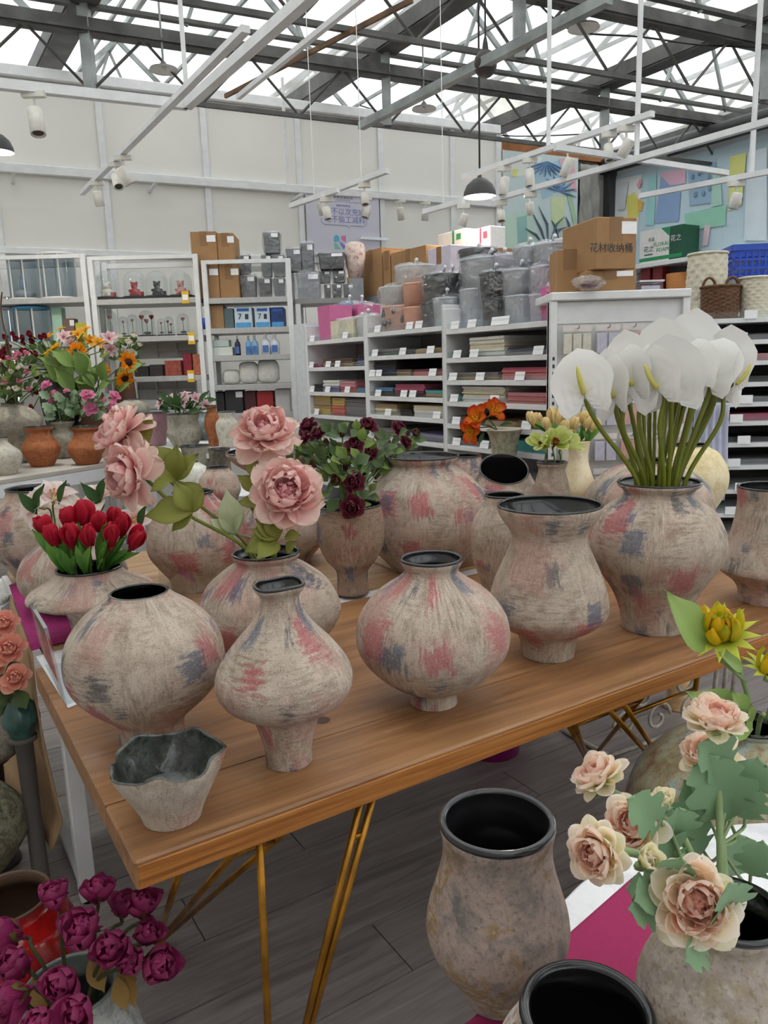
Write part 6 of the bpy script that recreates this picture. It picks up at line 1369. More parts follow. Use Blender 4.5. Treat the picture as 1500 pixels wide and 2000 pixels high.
# acrylic cylinders with white lids
def drum(px, t, b, hw, label, lid=None, zb=None, posts=True, inside_=None):
    z0 = zb; p = kx(px, b, .2); z1 = kz(px, t, .2); r = hw*6.6/F; T = fthing('acrylic_drum', label, 'drum', KF, p, .2, z0, 'clear acrylic drums'); h = z1-z0; lm = lid or WHT
    MB().lathe([(r*.97, .012), (r*.97, h-.015)], 28).build('clear_wall', clearmat('frosted_acrylic_%d' % px, '#c9d2d8', .05, .1), T, True); MB().lathe([(0, 0), (r, 0), (r, .014), (0, .014)], 28).build('base', lm, T, True); MB().lathe([(0, h-.012), (r*1.03, h-.012), (r*1.03, h+.006), (0, h+.01)], 28).build('lid', lm, T, True)
    if posts:
        for a in (-.5, .4, 2.0, 3.6): MB().tube([(r*math.cos(a-1.57), r*math.sin(a-1.57), .01), (r*math.cos(a-1.57), r*math.sin(a-1.57), h-.01)], .006, 6).build('post', WHT, T)
    if inside_: inside_(T, r, h)
    return T
def crystal(T, r, h):
    MB().ball((0, 0, .05), r*.72, 10, 6, (1, 1, .4)).build('tulle', plain('#d3d2d4', .8), T, True); MB().ball((0, -.02, .13), .03, 8, 6, (1, 1, 1.6)).ball((0, -.02, .18), .022, 8, 5).build('figurine', plain('#a9c0dc', .3, 0, 'pale_blue_glass'), T, True)
drum(50, 505, 582, 27, 'clear acrylic drum with small blue figurine inside', zb=K1['zs'][0], inside_=crystal); drum(118, 497, 582, 31, 'taller empty clear acrylic drum with white lid', zb=K1['zs'][0]); drum(12, 602, 668, 18, 'narrow clear drum with white lid on the lower shelf', zb=K1['zs'][1]); drum(68, 602, 668, 33, 'clear drum with sky-blue lid on the lower shelf', plain('#5aa8d6', .5, 0, 'sky_blue'), zb=K1['zs'][1])
carton(KF, .12, 102, 600, 122, 668, .1, 'mint green card box beside the sky-blue drum', zb=K1['zs'][1], mat=plain('#a9cdb8', .7, 0, 'mint_card'), sticker=False, tape=False, group='boxes on the racks'); carton(KF, .12, 124, 622, 146, 668, .1, 'brown framed picture box on the left rack', zb=K1['zs'][1], mat=plain('#7d6458', .7), sticker=True, tape=False, group='boxes on the racks'); carton(KF, .12, 148, 630, 172, 668, .12, 'yellow toy box on the left rack', zb=K1['zs'][1], mat=plain('#c9c04a', .6, 0, 'yellow_card'), sticker=False, tape=False, group='boxes on the racks')
# glass domes
def dome(px, py_t, z0, hw, label, fill, yy=.12, group='glass dome gifts', base=True):
    p = kx(px, 600, yy+.05); z1 = kz(px, py_t, yy+.05); h = z1-z0; r = hw*6.55/F; T = fthing('glass_dome', label, 'ornament', KF, p, yy+.05, z0, group)
    pr = [(r, .012), (r, h-r*.95)]+[(r*math.cos(a*math.pi/16), h-r*.95+r*.95*math.sin(a*math.pi/16)) for a in range(1, 9)]
    MB().lathe([(max(x, .0005), z) for x, z in pr], 20).build('glass', GLASS, T, True); MB().lathe([(0, 0), (r*1.1, 0), (r*1.1, .010), (r*1.04, .013), (0, .013)], 20).build('base', BLACKM, T, True)
    fill(T, r, h); return T
def bear(col):
    m = plain(col, .95, 0, 'plush_'+col[1:], .12, 60, .6)
    def f(T, r, h):
        s = r*.5; MB().ball((0, 0, .012+s*.8), s*.8, 10, 7).ball((0, -.1*s, .012+s*1.9), s*.62, 10, 7).ball((-s*.45, 0, .012+s*2.4), s*.24, 7, 5).ball((s*.45, 0, .012+s*2.4), s*.24, 7, 5).ball((0, -s*.6, .012+s*1.8), s*.22, 7, 5).ball((-s*.5, -s*.6, .012+s*.35), s*.32, 7, 5).ball((s*.5, -s*.6, .012+s*.35), s*.32, 7, 5).ball((-s*.75, -s*.3, .012+s*1.0), s*.28, 7, 5).ball((s*.75, -s*.3, .012+s*1.0), s*.28, 7, 5).build('plush_bear', m, T, True)
        box('gift_box', s*.7, s*1.5, -s*.5, s*.3, .013, .013+s*.8, plain(col if col != '#d8d0c2' else '#a83a40', .6), T)
    return f
REDR = rosehead('rose_head', ('#6d0f18', '#9a1622', '#b02a34'), 31, False)
def roses(n):
    def f(T, r, h):
        for k in range(n):
            x = (k-(n-1)/2)*r*.6; z = h*(.72-.14*(k % 2)); inst('rose_head', REDR, T, (x, 0, z-r*.2), None, r*.6); MB().tube([(x, 0, .012), (x, 0, z-r*.2)], .003, 5).build('rose_stem', STEMD, T)
        MB().ball((0, 0, .03), r*.5, 8, 5, (1, 1, .4)).build('moss', plain('#3c4a34', .9), T, True)
    return f
z1_ = K2['zs'][0]-.001
tr = fthing('display_tray', 'black tray strip under the teddy bear domes', 'tray', KF, kx(290), .17, z1_); box('tray', kx(192)-kx(290), kx(382)-kx(290), -.13, .13, 0, .018, BLACKM, tr)
for px, c, nm in ((212, '#d8d0c2', 'cream'), (266, '#a31c24', 'red'), (310, '#25262a', 'black'), (356, '#d0908c', 'pink')): dome(px, 529, z1_+.018, 21, '%s teddy bear under a glass dome on the rack' % nm, bear(c))
z2_ = K2['zs'][1]-.001
for px, t, hw, n, lab in ((212, 606, 13, 1, 'glass dome with one red rose, leftmost on the second shelf'), (238, 618, 9, 1, 'small glass dome with a red rose, second from the left'), (256, 614, 10, 1, 'small glass dome with a red rose, third from the left'), (284, 606, 15, 3, 'tall glass dome with three red roses'), (312, 622, 8, 1, 'smallest glass dome with a red rose'), (328, 618, 9, 2, 'glass dome with a pair of small red roses'), (355, 612, 12, 1, 'glass dome with one red rose, rightmost')):
    dome(px, t, z2_, hw, lab, roses(n), yy=.08, group='glass dome roses')
z3_ = K2['zs'][2]-.001
for l, t, r, b, c, lab in ((262, 715, 290, 735, '#2b2528', 'low black gift box on the third shelf, left one'), (292, 712, 318, 735, '#332b2b', 'low black gift box on the third shelf, right one'), (322, 704, 354, 735, '#9a4a3c', 'red and gold gift box on the third shelf'), (358, 690, 375, 735, '#8a1c30', 'crimson gift bag on the third shelf, left'), (377, 692, 392, 735, '#b8694a', 'orange-red gift bag on the third shelf, right')):
    carton(KF, .06, l, t, r, b, .16, lab, zb=z3_, mat=plain(c, .55, 0, 'gift_'+c[1:], .25, 40), sticker=False, tape=False, group='gift boxes on the middle rack')
for px, z, lab in ((270, z3_+.075, 'white plush ball on the left low black box'), (304, z3_+.085, 'white plush ball on the right low black box')):
    pass
for l, t, r, b, lab in ((270, 668, 385, 700, 'upper white organiser tray at the back of the rack'), (270, 742, 385, 780, 'lower white organiser tray at the back of the rack')):
    x0, x1, za, zb3 = fb(KF, .34, l, t, r, b); T = fthing('organiser_tray', lab, 'tray', KF, x0, .30, za); w, h = x1-x0, zb3-za
    box('back', 0, w, .05, .06, 0, h, WHT, T)
    for k in range(4): box('divider', k*(w-.008)/3, k*(w-.008)/3+.008, 0, .05, 0, h, WHT, T)
    for k in range(3): box('tier', 0, w, 0, .05, k*(h-.008)/2, k*(h-.008)/2+.008, WHT, T)
z4_ = K2['zs'][3]-.001
for px, c, lab in ((300, '#5a1520', 'maroon plush rose on the lowest rack shelf, left'), (325, '#7a1824', 'maroon plush rose on the lowest rack shelf, middle'), (345, '#8a1c28', 'maroon plush rose on the lowest rack shelf, right')):
    T = fthing('plush_rose', lab, 'ornament', KF, kx(px), .1, z4_, 'plush roses'); inst('rose_head', REDR, T, (0, 0, .04), None, .05); MB().lathe([(0, 0), (.035, 0), (.04, .05), (0, .05)], 12).build('pot', BLACKM, T, True)
# right rack: cartons, wrapped vases, bottles
zt3 = K3['zs'][0]-.001
for l, t, r, b, lab in ((380, 516, 428, 580, 'brown carton with white label, lower left of the rack-top stack'), (429, 516, 466, 580, 'brown carton with tape, lower right of the rack-top stack')): carton(KF, .06, l, t, r, b, .34, lab, zb=zt3)
zc = kz(420, 515.5, .06)
for l, t, r, b, lab in ((373, 452, 424, 515, 'brown carton, upper left of the rack-top stack'), (425, 455, 457, 515, 'brown carton with a big label, upper right of the rack-top stack')): carton(KF, .06, l, t, r, b, .34, lab, zb=zc)
def wrapvase(l, t, r, b, lab, zb, m=GREYB, yy=.08):
    x0, x1, za, zz = fb(KF, yy, l, t, r, b); T = fthing('wrapped_planter', lab, 'planter', KF, (x0+x1)/2, yy+.1, zb if zb is not None else za, 'plastic-wrapped grey planters'); w, h = (x1-x0)/2, zz-(zb if zb is not None else za)
    MB().box(-w*.92, w*.92, -w*.8, w*.8, 0, h*.96, taper=w*.12).build('body', m, T, bevel=.004); rs = random.Random(int(l))
    n = 14; vs = []; fs = []
    for j, (q, f) in enumerate(((1.0, 0.003), (1.12, .4), (1.14, .92), (.9, 1.03), (.3, 1.06))):
        for i in range(n):
            a = 2*math.pi*i/n; s = min(1/abs(math.cos(a)+1e-6), 1/abs(math.sin(a)+1e-6), 1.25)*q*(1+rs.uniform(-.05, .06)); vs.append((w*.95*s*math.cos(a), w*.85*s*math.sin(a), h*f+rs.uniform(-.008, .008)*(j > 1)))
    for j in range(4):
        for i in range(n): i2 = (i+1) % n; fs.append((j*n+i, j*n+i2, (j+1)*n+i2, (j+1)*n+i))
    finish('plastic_wrap', mesh('plastic_wrap', vs, fs), WRAP, T, False); box('label_card', w*.0, w*.75, -w*.98, -w*.96, h*.72, h*.9, TICKET, T); return T
for l, t, r, b, lab in ((466, 535, 500, 580, 'grey wrapped planter right of the cartons, lower'), (502, 540, 530, 580, 'black wrapped planter with open mouth in the lower row'), (532, 540, 556, 580, 'grey wrapped planter with white label, lower row right')): wrapvase(l, t, r, b, lab, zt3, BLK if 'black' in lab else GREYB)
z5 = kz(500, 535, .08)
for l, t, r, b, lab in ((462, 495, 488, 534, 'grey wrapped planter in the middle row, left'), (508, 494, 530, 539, 'grey wrapped planter in the middle row, centre'), (531, 494, 555, 539, 'grey wrapped planter in the middle row, right')): wrapvase(l, t, r, b, lab, None)
wrapvase(511, 450, 547, 493, 'grey wrapped planter topmost on the right rack', None)
QF = KF
rk4 = thing('metal_rack', 'low grey rack of wrapped black planters beside the right rack', 'rack', KF.w(kx(578), .1, 0), KF.rz, 'white metal racks along the wall'); z6 = kz(640, 582, .1); w4 = kx(702)-kx(578)
box('shelf', 0, w4, 0, .4, z6-.04, z6-.001, plain('#8d8b8a', .5, .1, 'grey_shelf'), rk4)
for x in (0.0, w4-.04):
    for y in (0, .36): box('post', x, x+.04, y, y+.04, 0, z6-.04, WHITEM, rk4)
for l, t, r, b, lab in ((577, 530, 628, 582, 'large clear-bagged grey planter on the low rack'), (632, 552, 646, 582, 'small dark wrapped planter on the low rack, left'), (648, 552, 668, 582, 'small dark wrapped planter on the low rack, middle'), (670, 552, 692, 582, 'small dark wrapped planter on the low rack, right')): wrapvase(l, t, r, b, lab, z6, GREYL if 'large' in lab else BLK, .13)
for l, t, r, b, lab, m in ((557, 482, 590, 529, 'tall grey wrapped planter behind the rack post', GREYB), (586, 470, 614, 529, 'dark grey wrapped planter left of the poster foot', GREYB), (595, 528, 620, 551, 'grey wrapped planter under the tall ones', GREYB), (622, 527, 646, 551, 'grey wrapped planter with white tag under the black box', GREYB), (648, 526, 675, 551, 'black wrapped planter with white tag under the black box', BLK), (619, 492, 676, 525, 'wide black wrapped box stacked above the small planters', BLK)): wrapvase(l, t, r, b, lab, None, m, .16)
T = fthing('floral_urn', 'cream urn printed with pink blossoms beside the poster', 'vase', KF, kx(694, 510, .25), .25, kz(694, 545, .25)); h = kz(694, 473, .25)-kz(694, 545, .25); MB().lathe([(0, 0), (.06, 0), (.085, h*.55), (.088, h*.75), (.075, h*.95), (.04, h), (0, h)], 20).build('body', mottled('blossom_print', 71, ['#9a5a64', '#d8c4b8', '#e2d3c8', '#e8dccf'], 3.0, .6, bumpy=.0, fine='#b07a80'), T, True)
us = thing('urn_stand', 'grey stand under the blossom urn', 'stand', KF.w(kx(694, 510, .25), .25+0, 0), KF.rz); box('column', -.06, .06, -.06+0, .06, 0, kz(694, 545, .25)-.001, GREYL, us)
carton(KF, .2, 678, 541, 702, 582, .2, 'small brown carton below the blossom urn', zb=z6, group='cardboard cartons')
zA = K3['zs'][1]-.001
for l, t, r, b, c, lab in ((404, 596, 437, 639, '#9c774f', 'brown carton at the left of the blue detergent boxes'), (438, 602, 456, 639, '#54666a', 'slate grey box left of the blue and white boxes'), (458, 599, 492, 639, '#c9d8e4', 'white and blue packet box, left of the pair'), (498, 599, 527, 639, '#c9d8e4', 'white and blue packet box, right of the pair'), (529, 600, 555, 639, '#24407e', 'navy blue packet box at the shelf end')):
    T = carton(KF, .05, l, t, r, b, .2, lab, zb=zA, mat=plain(c, .55), sticker=False, tape=False, group='boxes on the racks')
    if 'packet' in lab:
        h = kz((l+r)/2, t)-zA; w = kx(r)-kx(l); box('blue_band', -w*.45, w*.45, -.102, -.1, h*.02, h*.25, plain('#4f9ccf', .5), T); box('blue_title', -w*.35, w*.35, -.102, -.1, h*.78, h*.92, plain('#2f62ad', .5), T); text(T, '7', h*.4, (-w*.2, -.102, h*.52), INK) if 'white' in lab else None; box('dark_panel', w*.1, w*.3, -.102, -.1, h*.4, h*.65, INK, T)
T = fthing('bucket', 'small blue plastic pail at the left of the shelf', 'bucket', KF, kx(400), .06, zA+.0); MB().lathe([(0, 0), (.045, 0), (.055, .085), (.05, .085), (.04, .01), (0, .01)], 16).build('body', BLU, T, True)
zB = K3['zs'][2]-.001
for l, t, r, b, c, lab in ((412, 678, 454, 693, '#d3dad2', 'white tissue pack, lower of two'),): carton(KF, .05, l, t, r, b, .14, lab, zb=zB, mat=plain(c, .7), sticker=False, tape=False, group='tissue packs')
carton(KF, .05, 410, 664, 447, 677.5, .14, 'pale green tissue pack, upper of two', zb=None, mat=plain('#bccac4', .7), sticker=False, tape=False, group='tissue packs')
def bottle(px, t, b, hw, c, lab, z, kind):
    r = hw*6.5/F; h = kz(px, t)-z; T = fthing('bottle', lab, 'bottle', KF, kx(px), .07, z, 'bottles on the right rack')
    MB().lathe([(0, 0), (r, 0), (r, h*.55), (r*.9, h*.65), (r*.35, h*.76), (r*.32, h*.84), (0, h*.84)], 14).build('body', plain(c, .4), T, True); box('bottle_label', -r*.6, r*.6, -r*1.02, -r*.9, h*.1, h*.45, plain('#4a6fb0', .5), T)
    if kind: mb = MB().box(-r*.3, r*.3, -r*.9, r*.4, h*.86, h*1.0); mb.box(-r*.15, r*.15, -r*.75, -r*.6, h*.72, h*.88); mb.build('trigger', WHT, T)
    else: MB().lathe([(r*.36, h*.84), (r*.36, h), (0, h)], 10).build('cap', WHT, T, True)
for a in ((460, 656, 693, 5.5, '#28304a', 'dark navy bottle beside the tissue packs', 0), (482, 656, 693, 6, '#7fb0dc', 'light blue bottle, left of two', 0), (494, 655, 693, 7, '#8fb8de', 'light blue bottle, right of two', 0), (516, 652, 693, 9, '#dfe3ea', 'white trigger spray bottle, left of two', 1), (534, 652, 693, 9, '#dfe3ea', 'white trigger spray bottle, right of two', 1)): bottle(*a[:6], zB, a[6])
zC = K3['zs'][3]-.001
BAGW = clearmat('cloudy_bag', '#e9ebec', .12, .15, .8, 20)
for l, t, r, b, lab in ((432, 722, 468, 750, 'white cotton bag lying at the left of the bag shelf'), (465, 706, 504, 750, 'white cotton bag standing in the middle of the bag shelf'), (500, 702, 545, 750, 'clear bag of cream filling at the right of the bag shelf')):
    x0, x1, za, zz = fb(KF, .06, l, t, r, b); T = fthing('filling_bag', lab, 'bag', KF, (x0+x1)/2, .12, zC, 'bags of filling'); w, h = (x1-x0)/2, zz-zC; rs = random.Random(l)
    mb = MB().ball((0, 0, h/2), 1, 14, 9, (w, .06, h/2)); sg = lambda q: math.copysign(abs(q)**.55, q); mb.v = [Vector((w*sg(v.x/w)*(1+rs.uniform(-.06, .06)), v.y, max(0, h/2+h/2*sg((v.z-h/2)/(h/2))))) for v in mb.v]; mb.build('bag', plain('#d8d7d0', .45, 0, 'cotton_bag', .08, 30, .5), T, True)
zD = K3['zs'][4]-.001
for l, t, r, b, c, lab in ((410, 766, 438, 806, '#2d2c2f', 'black box on the lowest shelf, leftmost'), (440, 762, 474, 806, '#2b2b2e', 'black box with white label on the lowest shelf'), (478, 764, 500, 806, '#4a1c22', 'dark red box on the lowest shelf'), (502, 764, 534, 806, '#a3262a', 'red box on the lowest shelf'), (538, 760, 566, 806, '#c2bfbd', 'stack of white cups on the lowest shelf')):
    carton(KF, .05, l, t, r, b, .2, lab, zb=zD, mat=plain(c, .55), sticker='label' in lab, tape=False, group='boxes on the racks')
# ------------------------------------------------------------------ poster, murals on the walls
x0, x1 = WB.px(596, 430).x, WB.px(738, 430).x; z0, z1 = WB.px(665, 500).z, WB.px(665, 379).z
T = fthing('poster', 'pale lilac poster with blue characters on the white wall', 'poster', WB, (x0+x1)/2, -.035, z0); w, h = x1-x0, z1-z0
box('sheet', -w/2, w/2, 0, .006, 0, h, plain('#cbc9d6', .6, 0, 'lilac_poster', .02, 3), T)
PB = plain('#7d84bb', .6, 0, 'poster_blue'); PT = dict(a='#5fb0cf', b='#cf78a8', c='#7fbfa8', d='#7a78b8')
text(T, '绝不以次充好', h*.125, (w*.02, -.001, h*.70), PB, ext=.0008); text(T, '绝不偷工减料', h*.125, (w*.02, -.001, h*.575), PB, ext=.0008); text(T, '龙海·匠造生活', h*.058, (0, -.001, h*.935), INK); text(T, '郑重向您承诺', h*.042, (0, -.001, h*.80), PB)
box('rule', -w*.1, w*.1, -.001, 0, h*.89, h*.895, INK, T); box('rule', -w*.12, w*.3, -.001, 0, h*.86, h*.864, INK, T)
mb = MB()
mb.tube([(-w*.30, -.001, h*.60), (-w*.30, -.001, h*.53), (-w*.26, -.001, h*.49), (w*.04, -.001, h*.49), (w*.07, -.001, h*.455), (w*.10, -.001, h*.49), (w*.28, -.001, h*.49), (w*.32, -.001, h*.53), (w*.32, -.001, h*.60)], .003, 4); mb.build('speech_bubble', plain('#9a98ae', .6), T)
def poly(name, pts, mat, parent, y=-.0015):
    return finish(name, mesh(name, [(x, y, z) for x, z in pts], [tuple(range(len(pts)))]), mat, parent, False)
lx, lz_, s = -w*.06, h*.22, h*.11
poly('emblem_leaf', [(lx-s, lz_), (lx-.1*s, lz_), (lx-.1*s, lz_+.6*s), (lx-.3*s, lz_+.95*s), (lx-.7*s, lz_+.98*s), (lx-s, lz_+.7*s)], plain(PT['a'], .6), T); poly('emblem_leaf', [(lx+.2*s, lz_+.55*s), (lx+.35*s, lz_+.25*s), (lx+1.0*s, lz_), (lx+1.0*s, lz_+.95*s), (lx+.5*s, lz_+.95*s), (lx+.2*s, lz_+.8*s)], plain(PT['b'], .6), T)
poly('emblem_leaf', [(lx-s, lz_-.15*s), (lx-.6*s, lz_-.25*s), (lx-.1*s, lz_-.8*s), (lx+.1*s, lz_-1.1*s), (lx-s, lz_-1.1*s)], plain(PT['c'], .6), T); poly('emblem_leaf', [(lx-.1*s, lz_-.1*s), (lx+.2*s, lz_-.05*s), (lx+1.0*s, lz_-.7*s), (lx+.5*s, lz_-1.1*s)], plain(PT['d'], .6), T)
box('tube_lamp', WB.px(700, 468).x-(x0+x1)/2, WB.px(755, 468).x-(x0+x1)/2, -.03, -.01, WB.px(700, 469).z-z0, WB.px(700, 464).z-z0, plain('#eef2f4', .4), T)
# hanging mural banner on the recess, split as printed shapes
def shapes(T, fr, yy, items, dy=-.0008):
    for k, (col, pts) in enumerate(items):
        P = [fr.px(x, y, yy) for x, y in pts]; ox = T['ox']; oz = T['oz']
        poly('printed_shape', [(p.x-ox, p.z-oz) for p in P], plain(col, .7, 0, None, .05, 4), T, dy*(k+1))
x0, x1 = WC.px(982, 400, -.06).x, WC.px(1128, 400, -.06).x; z0, z1 = WC.px(1050, 505, -.06).z, WC.px(1050, 300, -.06).z
T = fthing('mural_banner', 'pale hanging banner painted with jungle leaves in the corner', 'banner', WC, 0, -.06, 0); T['ox'] = 0.0; T['oz'] = 0.0
box('sheet', x0, x1, 0, .008, z0, z1, plain('#c3d3d4', .7, 0, 'pale_banner', .06, 2), T)
its = [('#dcdfd8', [(985, 310), (1060, 306), (1050, 340), (1000, 345)]), ('#b9d4c4', [(985, 420), (1040, 410), (1050, 500), (985, 500)]), ('#a5c4d6', [(1040, 330), (1100, 310), (1115, 360), (1060, 390)]), ('#c9d7a9', [(1075, 385), (1105, 385), (1100, 440), (1078, 440)]), ('#d9dc8e', [(1000, 330), (1012, 330), (1010, 345), (1000, 345)]), ('#dba5b0', [(1100, 345), (1122, 325), (1126, 375), (1108, 370)]), ('#d8b8be', [(1090, 310), (1122, 310), (1122, 330), (1095, 325)]), ('#8fb8b4', [(1010, 425), (1028, 420), (1030, 470), (1012, 475)]), ('#a9c9a4', [(1100, 350), (1108, 350), (1126, 430), (1120, 440)])]
shapes(T, WC, -.06, its)
lf = MB(); 
def pxl(fr, yy, pts): return [fr.px(x, y, yy)+Vector((0, -.012-yy, 0)) for x, y in pts]
for pts in ([(1060, 480), (1050, 450), (1030, 412)], [(1064, 480), (1062, 440), (1045, 405)], [(1066, 480), (1080, 440), (1095, 425)], [(1055, 480), (1040, 460), (1020, 448)], [(1070, 480), (1085, 450), (1100, 445)], [(1085, 470), (1078, 445), (1070, 432)], [(1108, 470), (1104, 440), (1098, 425)]): lf.tube(pxl(WC, 0, pts), [.004, .016, .003], 5)
lf.build('painted_stalk', plain('#5a6f7c', .7, 0, 'painted_stalk'), T)
lf = MB()
for k in range(9): a = rad(200+k*16); lf.tube(pxl(WC, 0, [(1062, 318), (1062+22*math.cos(a), 318-22*math.sin(a)*.8), (1062+42*math.cos(a), 322-36*math.sin(a)*.7)]), [.004, .014, .003], 5)
for k in range(8): a = rad(-20+k*26); lf.tube(pxl(WC, 0, [(1085, 375), (1085+18*math.cos(a), 375-18*math.sin(a)), (1085+34*math.cos(a), 375-34*math.sin(a))]), [.004, .016, .003], 5)
lf.build('painted_frond', plain('#6d8fb8', .7, 0, 'painted_frond'), T)
T2 = fthing('tarpaulin', 'wrinkled grey tarpaulin hanging beside the painted banner', 'tarpaulin', WC, 0, -.05, 0); xa, xb = WC.px(1131, 400, -.05).x, WC.px(1170, 400, -.05).x; za, zb4 = WC.px(1155, 520, -.05).z, WC.px(1155, 322, -.05).z; vs = []; fs = []
rs = random.Random(4)
for j in range(17):
    for i in range(17): vs.append((xa+(xb-xa)*i/16, .02*math.sin(i*.9+j*.35)+.012*math.sin(j*1.1-i*.5), za+(zb4-za)*j/16))
for j in range(16):
    for i in range(16): k = j*17+i; fs.append((k, k+1, k+18, k+17))
o = finish('sheet', mesh('sheet', vs, fs), plain('#95948f', .7, 0, 'grey_tarp', .08, 8), T2); md = o.modifiers.new('t', 'SOLIDIFY'); md.thickness = .004
# big mural on the right wall
T = fthing('mural', 'pastel collage mural of bottles and brush blocks on the right wall', 'mural', WR, 0, 0, 0); T['ox'] = 0.0; T['oz'] = 0.0
box('sheet', WR.px(1198, 420).x, WR.px(1600, 380).x, .005, .019, sz-.05, ztop_r, plain('#bcd2dc', .7, 0, 'pale_blue_mural', .05, 2), T)
its = [('#dfe3e4', [(1200, 352), (1255, 340), (1245, 470), (1200, 470)]), ('#ddd66e', [(1224, 385), (1240, 375), (1250, 395), (1248, 425), (1226, 425)]), ('#e0b45a', [(1246, 388), (1258, 395), (1254, 412), (1247, 412)]), ('#9ccfd0', [(1268, 345), (1284, 341), (1278, 440), (1262, 440)]), ('#8aa5cb', [(1292, 345), (1334, 335), (1326, 432), (1280, 436)]), ('#dcb4c6', [(1288, 340), (1340, 326), (1340, 358), (1310, 362)]), ('#96b4cc', [(1345, 328), (1400, 316), (1398, 395), (1348, 402)]), ('#93c9b2', [(1338, 418), (1420, 400), (1418, 440), (1365, 448), (1340, 445)]), ('#93cfc4', [(1320, 440), (1345, 440), (1335, 500), (1318, 500)]), ('#d9dc86', [(1428, 306), (1460, 298), (1450, 400), (1424, 412)]), ('#a9cfc0', [(1395, 330), (1408, 325), (1412, 400), (1390, 405)]), ('#dbc2cc', [(1378, 440), (1390, 440), (1384, 480), (1374, 480)]), ('#cfdbe2', [(1462, 298), (1500, 288), (1500, 470), (1455, 470)]), ('#c7cdd0', [(1206, 360), (1230, 355), (1222, 410), (1208, 410)]), ('#d8a0a4', [(1246, 362), (1252, 350), (1256, 356), (1250, 370)])]
shapes(T, WR, .005, its, -.0012)
lf = MB()
for x, y in ((1354, 345), (1368, 338), (1356, 362), (1372, 358), (1386, 345), (1360, 380), (1376, 378), (1388, 368)): p = WR.px(x, y, 0); lf.ball((p.x, -.02, p.z), .02, 6, 4, (1, .2, 1.6))
lf.build('painted_dots', plain('#7a97b4', .7), T, True)
# white boxes leaning on the wall above the racks
for l, t, r, b, lab, bar in ((855, 452, 908, 490, 'white carton with green stripe against the wall', '#2f8a5e'), (912, 446, 958, 490, 'white carton with red marks against the wall', '#c24a5c')):
    T = carton(HF, .45, l, t, r, b, .15, lab, mat=WHT, tape=False, sticker=False, group='white cartons against the wall'); x0, x1, za, zz = fb(HF, .45, l, t, r, b); w, h = x1-x0, zz-za
    box('stripe', w*.05, w*.12, -.0765, -.0755, 0, h, plain(bar, .6), T); box('mark', w*.2, w*.36, -.0765, -.0755, h*.5, h*.8, plain(bar, .6), T)
carton(HF, .30, 1036, 470, 1100, 520, .2, 'white carton with green print below the banner', mat=WHT, tape=False, sticker=False, group='white cartons against the wall')
# ------------------------------------------------------------------ lighting tracks, spotlights, pendants
TRK = []
def trk(pts, z, w=.035, label='', mat=WHITEM, h=.03):
    P = [onz(x, y, z) for x, y in pts]; c = P[0]
    T = thing('light_track', label, 'track', c)
    for a, b in zip(P[:-1], P[1:]): MB().bar(a-c, b-c, w, h).build('rail', mat, T)
    TRK.append(P); return T
def drop(T, px, py, z, zt=4.2, w=.022):
    a = onz(px, py, z)-T.location; MB().bar(a, a+Vector((0, 0, zt-z)), w, w).build('drop_rod', WHITEM, T)
ZK = 3.0
tA_ = trk([(-60, 158), (365, 205), (600, -5), (700, -90)], ZK, .05, 'white lighting track forming a corner at the upper left', h=.05); drop(tA_, 366, 203, ZK, 4.1)
tB_ = trk([(160, 378), (325, 212), (480, 56)], 2.95, .04, 'white lighting track pointing at the wall with three spotlights')
trk([(465, 190), (715, -12)], 3.3, .03, 'thin white conduit running beside the upper left track')
trk([(440, 188), (805, 0)], 3.6, .02, 'thin brown pipe crossing the roof above the poster', RUST)
trk([(705, 246), (1190, -4)], 3.45, .06, 'grey steel pipe running from the white wall to the upper right', STEEL, .06)
tC_ = trk([(905, 346), (1275, 222)], 2.75, .035, 'white lighting track above the pendant lamp'); drop(tC_, 1071, 291, 2.75); 
tD_ = trk([(965, 390), (1520, 232)], 2.55, .035, 'long white lighting track reaching the right edge'); drop(tD_, 1243, 311, 2.55)
tE_ = trk([(1085, 288), (1420, 338)], 2.6, .03, 'white cross bar between the two right tracks')
tF_ = trk([(1250, 383), (1520, 332)], 2.5, .03, 'short white track in front of the mural'); drop(tF_, 1467, 342, 2.5)
tG_ = trk([(655, 371), (757, 333)], 2.6, .03, 'short white track in front of the poster, upper one'); tH_ = trk([(568, 402), (660, 371)], 2.55, .03, 'short white track in front of the poster, lower one'); tI_ = trk([(828, 414), (905, 392)], 2.5, .03, 'short white bracket track left of the pendant lamp')
drop(tG_, 706, 352, 2.6, w=.005); drop(tH_, 614, 387, 2.55, w=.005); drop(tI_, 866, 403, 2.5, w=.005)
T = thing('light_track', 'long white lighting track parallel to the back wall', 'track', WB.w(0, -.45, 0), WB.rz); zz = WB.px(500, 366, -.45).z; TRK.append([WB.w(WB.px(-60, 335, -.45).x, -.45, zz), WB.w(WB.px(930, 385, -.45).x, -.45, zz)]); MB().box(WB.px(-60, 335, -.45).x, WB.px(930, 385, -.45).x, -.02, .02, zz-.02, zz+.02).build('rail', WHITEM, T)
for px in (562,): x = WB.px(px, 366, -.45).x; MB().box(x-.012, x+.012, -.012, .012, zz, 4.15).build('drop_rod', WHITEM, T)
for px in (30, 310, 600, 880): x = WB.px(px, 366, -.45).x; MB().box(x-.012, x+.012, .02, .45, zz-.012, zz+.012).build('wall_arm', WHITEM, T)
LENS = plain('#4a4036', .2, 0, 'lamp_lens'); CREAMW = plain('#dcd9d0', .45, 0, 'cream_lamp_metal')
